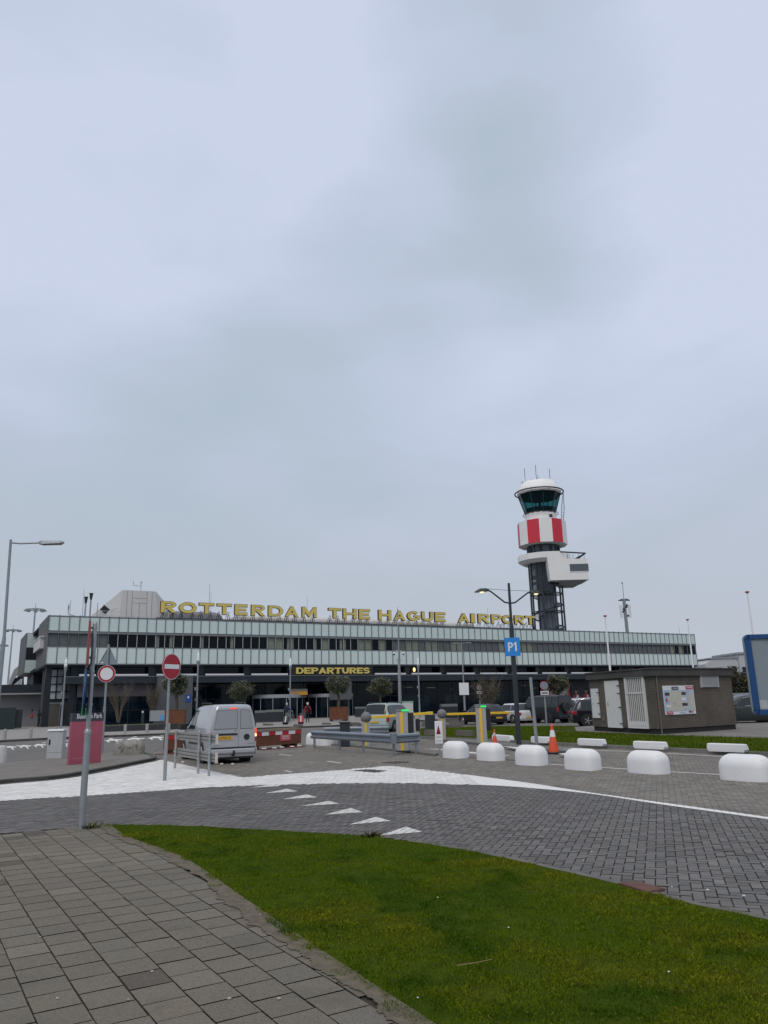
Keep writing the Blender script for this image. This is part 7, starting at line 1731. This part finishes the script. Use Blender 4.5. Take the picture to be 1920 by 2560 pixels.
def suitcase(label, u, v, m, rz, z=AP):
    x, y = G(u, v, z); s_ = thing('suitcase', label, 'suitcase', (x, y, z), rz)
    M = Matrix.Translation((0, 0, .06)) @ Matrix.Rotation(D(-38), 4, 'X')
    b = MB(); b.M = M; b.box(-.24, .24, -.14, .14, .02, .72); sh = b.build('shell', m, s_, bevel=.04); b = MB(); b.M = M; b.box(-.03, .03, -.148, -.141, .06, .68); b.build('pale_strap', M_SWHITE, sh)
    b = MB(); b.M = M; b.tube([(-.10, .10, .72), (-.10, .10, 1.08), (.10, .10, 1.08), (.10, .10, .72)], .012, 6); b.build('handle', M_GALV, s_)
    for sx in (-.19, .19): b = MB(); b.cyl((sx - .02, -.02, .06), (sx + .02, -.02, .06), .055, n=10); b.build('wheel', M_RUB, s_)
suitcase('red suitcase with pale strap pulled by the person in the red jacket', 752, 1810, mat('case_red', (.26, .010, .022), .4), D(4))
# man in blue with trolley and black suitcase
x, y = G(717, 1806, AP)
pm_ = person('person walking in a blue jacket and pale trousers next to a luggage trolley', (x, y, AP), D(-10), dict(top=mat('coat_blue', (.022, .050, .120), .85), leg=mat('trousers_khaki', (.20, .17, .12), .9)),
             dict(knL=(-.10, .10, .50), anL=(-.10, .08, .10), toL=(-.11, .24, .05), knR=(.10, .03, .50), anR=(.10, -.16, .13), toR=(.11, -.04, .05), elR=(.26, .12, 1.14), wrR=(.24, .34, 1.02), elL=(-.26, -.05, 1.14), wrL=(-.27, -.10, .90)), M_GREYH, 1.78)
b = MB(); b.loft([sring(.16, .09, 1.05, 14), sring(.18, .11, 1.25, 14), sring(.15, .09, 1.46, 14), sring(.08, .05, 1.50, 14)]); bpk = b.build('backpack', mat('pack_navy', (.012, .018, .035), .9), pm_); bpk.location = (-.06, -.21, 0)
suitcase('black suitcase with pale strap behind the person in the blue jacket', 713, 1811.5, M_BLACK, D(-6))
x, y = G(729, 1802, AP); tr_ = thing('luggage_trolley', 'grey luggage trolley loaded with dark bags in front of the person in blue', 'trolley', (x, y + .3, AP), D(-12))
b = MB(); b.tube([(-.28, -.45, .12), (-.28, .5, .18), (.28, .5, .18), (.28, -.45, .12)], .025, 6); b.tube([(-.28, -.45, .12), (-.26, -.55, 1.0), (.26, -.55, 1.0), (.28, -.45, .12)], .022, 6); b.tube([(-.28, -.48, .5), (.28, -.48, .5)], .015, 5); b.build('frame', M_GALV, tr_)
for (wx, wy) in ((-.27, -.4), (.27, -.4), (0, .45)): b = MB(); b.cyl((wx - .02, wy, .07), (wx + .02, wy, .07), .07, n=10); b.build('wheel', M_RUB, tr_)
b = MB(); b.box(-.25, .25, -.35, .3, .20, .62); o = b.build('travel_bag', mat('bag_navy', (.016, .022, .040), .8), None, bevel=.06); o.location = (x, y + .3, AP + .02); o.rotation_euler = (0, 0, D(-12)); tag(o, 'dark travel bag lying on the luggage trolley', 'bag')
# two people at the far left wall
x, y = G(77, 1816, AP)
person('person in an orange safety jacket standing by the grey annex wall', (x, y, AP), D(28), dict(top=mat('coat_orange', (.78, .075, .030), .8), leg=mat('trousers_grey', (.05, .055, .07), .9)), dict(elL=(-.27, .04, 1.16), wrL=(-.22, .18, 1.0)), M_HAIR, 1.80)
x, y = G(95, 1818, AP)
pb_ = person('person in black clothes with bags beside the person in the orange jacket', (x, y, AP), D(-40), dict(top=M_BLK, leg=M_BLK, hand=M_SKIN), dict(elR=(.26, .10, 1.15), wrR=(.20, .30, 1.02)), M_HAIR, 1.78)
x, y = G(107, 1817, AP); b = MB(); b.loft([sring(.22, .14, 0, 14), sring(.25, .16, .2, 14), sring(.2, .12, .5, 14)]); o = b.build('dark_bag', M_BLK, None); o.location = (x, y, AP); tag(o, 'dark bag on the ground at the side door on the far left', 'bag')

# ================================================================ PLANTS
M_BARK = mat('bark', (.075, .062, .048), .95, var=.3, vscale=8); M_TWIG = mat('twig', (.105, .088, .066), .95, var=.2, vscale=4)
M_LEAF = mat('olive_leaf', (1, 1, 1), .7, attr=True, spec=.3)
def leaf_crown(name, parent, c, r, n, cols, size, seed):
    q_ = np.random.default_rng(seed); cl = []
    while len(cl) < 34:
        p = q_.uniform(-1, 1, 3)
        if .25 < np.linalg.norm(p) < 1: cl.append(p)
    cl = np.array(cl) * np.array([r[0], r[0], r[1]]) * .86; k = q_.integers(0, len(cl), n)
    P = cl[k] + q_.normal(0, 1, (n, 3)) * np.array([r[0], r[0], r[1]]) * .15; P += np.array(c)
    a = q_.random(n) * 6.28; e_ = q_.uniform(-.9, .9, n); s_ = size * (.6 + .8 * q_.random(n)); dx = np.c_[np.cos(a) * np.cos(e_), np.sin(a) * np.cos(e_), np.sin(e_)] * s_[:, None]
    sd_ = np.c_[-np.sin(a), np.cos(a), q_.uniform(-.5, .5, n)] * (s_ * .28)[:, None]
    V = np.stack([P - dx * .5, P + sd_, P + dx * .5, P - sd_], 1); tone = np.array(cols)[q_.integers(0, len(cols), n)] * np.clip(q_.normal(1, .22, (n, 1)), .5, 1.6) * (.85 + .3 * (k[:, None] % 3) / 2)
    o = quads_mesh(name, V, [M_LEAF], None, tone); o.parent = parent; return o
OLIVE = [(.12, .135, .085), (.145, .155, .105), (.10, .112, .07), (.17, .175, .125)]
def olive(label, x, y, zbase, H, r, seed, planter, plabel, trunk_h=None):
    z = zbase
    if planter:
        pw, ph_ = planter; p_ = thing('steel_planter', plabel, 'planter', (x, y, zbase), TRZ * .35, 'rust-brown tree planters')
        b = MB(); b.box(-pw / 2, pw / 2, -pw / 2, pw / 2, .12, ph_); b.build('tub', M_CORTEN, p_, bevel=.01); b = MB(); b.box(-pw / 2 - .03, pw / 2 + .03, -pw / 2 - .03, pw / 2 + .03, ph_, ph_ + .03); b.build('rim', mat('rust_rim', (.15, .062, .03), .8), p_)
        b = MB(); [b.box(sx * pw * .42 - .08, sx * pw * .42 + .08, sy * pw * .42 - .08, sy * pw * .42 + .08, 0, .12) for sx in (-1, 1) for sy in (-1, 1)]; b.build('feet', M_DARK, p_); z = zbase + ph_ + .02
    t_ = thing('olive_tree', label, 'tree', (x, y, z), 0, 'small planted olive trees'); th = trunk_h or H - r[1] * 2
    q_ = random.Random(seed); b = MB(); b.tube([(0, 0, -.02), (.06, .02, th * .5), (-.02, .05, th * 1.05)], [.17, .13, .11], 8)
    for k in range(9): a = k * .7 + q_.random(); e1_ = (math.cos(a) * r[0] * .35, math.sin(a) * r[0] * .35, th + r[1] * .6); b.tube([(-.02, .05, th), e1_, (math.cos(a) * r[0] * .75, math.sin(a) * r[0] * .75, th + r[1] * (1 + .5 * q_.random()))], [.07, .045, .012], 5)
    b.build('trunk', M_BARK, t_, smooth=60); leaf_crown('crown', t_, (0, 0, th + r[1] * .95), r, 9000, OLIVE, .125, seed); return t_
x, y = G(845, 1803, AP); olive('rounded olive tree in a rust planter in front of the revolving door', x, y + .8, AP, 3.9, (1.18, .92), 1, (1.62, 1.30), 'square rust-brown steel planter in front of the revolving door', 1.25)
x, y = G(431, 1823.5, AP); olive('sparse olive tree in a rust planter behind the no entry sign', x, y + .7, AP, 3.4, (1.0, .80), 2, (1.50, 1.42), 'square rust-brown steel planter behind the no entry sign pole', 1.2)
x, y = G(601, 1803, AP); olive('wide olive tree rising behind the silver van', x, y, AP, 4.4, (1.50, 1.15), 3, None, '', 2.1)
x, y = G(952, 1795, AP); olive('olive tree above the roof of the pale green car', x, y, AP, 4.3, (1.35, 1.05), 4, None, '', 2.2)
x, y = G(1401, 1796, AP); olive('olive tree in front of the red wall poster', x, y, AP, 4.1, (.92, .80), 5, None, '', 2.0)
def bare(label, u, v, z, H, R__, seed, dens=1.0, cat='shrub', leaf=None):
    x, y = G(u, v, z); o = thing('bare_shrub', label, cat, (x, y, z), 0, 'leafless shrubs before the terminal'); q_ = random.Random(seed)
    stems = MB(); tw_ = MB()
    for k in range(int(17 * dens)):
        a = q_.random() * 6.28; sp_ = R__ * (.25 + .75 * q_.random()); h_ = H * (.62 + .38 * q_.random()); p0 = Vector((math.cos(a) * .10, math.sin(a) * .10, 0)); p1 = Vector((math.cos(a) * sp_ * .25, math.sin(a) * sp_ * .25, h_ * .35)); p2 = Vector((math.cos(a) * sp_ * .6, math.sin(a) * sp_ * .6, h_ * .68)); p3 = Vector((math.cos(a + .2) * sp_, math.sin(a + .2) * sp_, h_))
        stems.tube([p0, p1, p2, p3], [.055, .040, .026, .010], 5)
        for m_ in range(9):
            t = .25 + .72 * q_.random(); src = lerp(p1, p2, (t - .25) / .4) if t < .65 else lerp(p2, p3, (t - .65) / .35); b_ = a + q_.uniform(-1.3, 1.3); l_ = H * (.12 + .16 * q_.random()); e1_ = Vector(src) + Vector((math.cos(b_) * l_ * .5, math.sin(b_) * l_ * .5, l_ * .8)); tw_.cyl(src, e1_, .013, .005, 4, False)
            for n_ in range(2): s2_ = lerp(src, e1_, .4 + .5 * q_.random()); b2 = b_ + q_.uniform(-1, 1); tw_.cyl(s2_, Vector(s2_) + Vector((math.cos(b2) * l_ * .3, math.sin(b2) * l_ * .3, l_ * .4)), .008, .004, 3, False)
    stems.build('stem', M_TWIG, o); tw_.build('twigs', M_TWIG, o)
    if leaf: leaf_crown('crown', o, (0, 0, H * .6), (R__, H * .42), leaf, [(.16, .12, .06), (.12, .10, .05), (.10, .10, .06)], .10, seed)
    return o
bare('big bare many-stemmed shrub right of the pink sign', 296, 1806, .45, 4.0, 1.7, 11); bare('bare shrub left of the no entry sign', 381, 1802, .45, 3.9, 1.1, 12)
bare('bare shrub behind the front of the silver van', 484, 1800, AP, 3.3, 1.0, 13, .8); bare('yellowish bare shrub left of the P1 lamp post', 1222, 1797, AP, 4.0, 1.5, 14, 1.3, leaf=900)
bare('small bare shrub behind the van roof', 560, 1801, AP, 3.2, .9, 15, .7)
# planting bed with dark wall
bA, bB = G(258, 1830, AP), G(640, 1816, AP); bed = thing('planting_bed', 'low dark walled planting bed with grass before the terminal', 'planting bed', (*bA, AP), heading(bA, bB)); Lb = math.hypot(bB[0] - bA[0], bB[1] - bA[1])
b = MB(); b.box(0, Lb, 0, .18, 0, .42); b.box(0, .18, .18, 6, 0, .42); b.box(Lb - .18, Lb, .18, 6, 0, .42); b.build('wall', mat('bed_wall', (.030, .034, .040), .8, var=.12), bed); b = MB(); b.box(.18, Lb - .18, .18, 6.4, .0, .34); b.build('turf', M_LAWN, bed)
x, y = G(350, 1820, AP); o = thing('dark_bollard_light', 'dark bollard light standing in the grass of the planting bed', 'bollard light', (x, y + .6, AP + .34)); b = MB(); b.cyl((0, 0, 0), (0, 0, 1.15), .12, n=10); b.build('post', M_DARK, o); b = MB(); b.box(-.06, .08, -.13, -.11, .92, 1.05); b.build('lens', M_SWHITE, o)
x, y = G(394, 1803, .45); o = thing('bench', 'grey bench box with a blue panel beside the bare shrub', 'bench', (x, y + 1, .45), TRZ); b = MB(); b.box(-1.0, 1.0, 0, .6, 0, 1.05); b.build('body', M_GREY1, o); b = MB(); b.box(-.05, .9, -.02, 0, .05, .55); b.build('blue_panel', mat('panel_blue', (.10, .32, .55), .5), o)

# ================================================================ FAR RIGHT BACKGROUND
p0, p1 = AY(1762, 1655, 170), AY(1905, 1655, 170)
o = thing('office_block', 'pale grey office block far behind the brick hut on the right', 'building', (p0.x, 170, 0), 0); wdt = p1.x - p0.x + 12
M_OFF = mat('office_pale', (.42, .44, .46), .7, var=.05)
b = MB(); b.prismy([(0, 0), (wdt, 0), (wdt, 10.2), (8, 10.2), (7.8, 9.6), (1.5, 9.2), (0, 8.2)], 0, 14); b.build('wall', M_OFF, o); b = MB(); b.box(7.5, wdt + .3, -.3, 14, 10.2, 10.6); b.box(1.2, 7.5, -.2, 10, 9.3, 9.55); b.build('roof', M_GREY1, o)
for k in range(7): b = MB(); b.box(11 + k * .0, wdt - .5, -.06, -.01, 3.6 + k * .9, 3.95 + k * .9); b.build('sun_blind', M_SWHITE, o)
for k in range(3): b = MB(); b.box(2 + k * 3, 3.6 + k * 3, -.05, -.01, 6.3, 7.4); b.build('window', M_DFRAME, o)
p0 = AY(1830, 1682, 120); o = thing('dark_shelter', 'dark flat roofed shelter behind the brick hut on the right', 'shelter', (p0.x - 2, 120, 0)); b = MB(); b.box(0, 14, 0, 6, p0.z - 1.6, p0.z); b.build('roof', M_CANOPY, o); b = MB(); [b.box(x_, x_ + .4, .5, .9, 0, p0.z - 1.6) for x_ in (.5, 5, 9.5, 13.3)]; b.build('column', M_DARK, o); b = MB(); b.box(.3, 13.8, 5, 5.5, 0, p0.z - 1.6); b.build('wall', M_DFRAME, o)
x, y = AY(1838, 1722, 80).x, 80; o = thing('round_bush', 'dark green bush between the brick hut and the blue board', 'bush', (x, y, 0)); b = MB(); [b.cyl((0, 0, 0), (math.cos(k) * .5, math.sin(k) * .5, 2.0), .08, .03, 5) for k in range(6)]; b.build('stem', M_BARK, o); leaf_crown('crown', o, (0, 0, 2.6), (1.9, 1.9), 4500, [(.035, .045, .020), (.055, .06, .03), (.07, .062, .035)], .26, 44)
p0 = AY(1862, 1705, 85); o = thing('orange_sign', 'small orange and white sign left of the blue board', 'sign', (p0.x, 85, 0)); b = MB(); b.box(-.45, .6, -.05, .05, p0.z - .6, p0.z + .45); b.build('sign_plate', mat('sign_orange', (.50, .25, .06), .5), o); b = MB(); b.box(-.45, .6, -.06, .04, p0.z - 1.0, p0.z - .6); b.build('lower_plate', M_SWHITE, o); b = MB(); b.box(.25, .42, -.04, .04, 0, p0.z - 1.0); b.build('post', M_DARK, o)
p0, p1 = AY(1843, 1634, 110), AY(1813, 1635, 110); o = thing('street_lamp', 'thin grey street lamp over the far office block on the right', 'street lamp', (p0.x, 110, 0)); b = MB(); b.cyl((0, 0, 0), (0, 0, p0.z), .09, .06, 8); b.build('pole', M_GREYP, o); b = MB(); b.tube([(0, 0, p0.z - 1.1), (-.5, 0, p0.z - .5), (p1.x - p0.x, 0, p0.z - .1)], .05, 6); b.build('arm', M_GREYP, o); b = MB(); b.box(p1.x - p0.x - .5, p1.x - p0.x + .5, -.12, .12, p0.z - .2, p0.z - .05); b.build('lamp_head', M_GREYP, o)
# tree line far behind everything, seen only in gaps
tl = MB(); q_ = random.Random(5)
for k in range(150):
    x = -420 + k * 6 + q_.uniform(-2, 2); hh = 7 + 5 * q_.random(); tl.sphere((x, 430 + q_.uniform(-6, 6), hh * .5), hh * .62, 8, 5, .9)
o = tl.build('far_wood', mat('far_wood_green', (.05, .055, .05), 1, var=.3, vscale=.2), None); tag(o, 'far dark wood along the horizon behind the airport', 'wood', kind='stuff')

# ================================================================ LITTER
def litter(name, pts, m, label, cat, group, s=.03, z=.016):
    for (u, v) in pts:
        x, y = G(u, v); b = MB(); r = s * random.uniform(.7, 1.3); b.loft([[(x + math.cos(a) * r * random.uniform(.7, 1.2), y + math.sin(a) * r * .7, z) for a in [6.28 * k / 6 for k in range(6)]], [(x + math.cos(a) * r * .8, y + math.sin(a) * r * .5, z + r * .5) for a in [6.28 * k / 6 for k in range(6)]]]); tag(b.build(name, m), label, cat, group)
litter('paper_scrap', [(541, 1911), (554, 1912), (582, 1912), (458, 1907)], M_MARK, 'white paper scrap on the paving behind the silver van', 'litter', 'paper scraps behind the van', .07)
litter('pebble', [(143, 2506), (320, 2509), (573, 2507), (380, 2438), (100, 2350), (697, 2507), (620, 2281), (650, 2294), (780, 2383)], mat('pebble_pale', (.36, .35, .32), .9), 'small pale pebble on the grey footway tiles', 'pebble', 'pebbles on the footway', .011, .022)
litter('cigarette_butt', [(1459, 2155), (1597, 2215), (1770, 2230), (1860, 2245), (1911, 2165), (1680, 2222), (1480, 2133)], M_MARK, 'pale speck of litter on the dark brick road', 'litter', 'litter specks on the dark road', .013, .016)
litter('daisy', [(1095, 2256), (1272, 2333), (1045, 2513), (1674, 2447)], M_SWHITE, 'white daisy in the foreground lawn', 'flower', 'daisies in the lawn', .007, .040)
x, y = G(1195, 2432); b = MB(); b.tube([(-.14, -.012, .05), (0, .0, .062), (.10, .03, .07)], .0022, 4); b.tube([(0, 0, .062), (-.06, .004, .055)], .002, 4); o = b.build('straw_twig', mat('straw', (.26, .19, .10), .8)); o.location = (x, y, 0); tag(o, 'thin pale straw twig lying on the foreground lawn', 'twig')
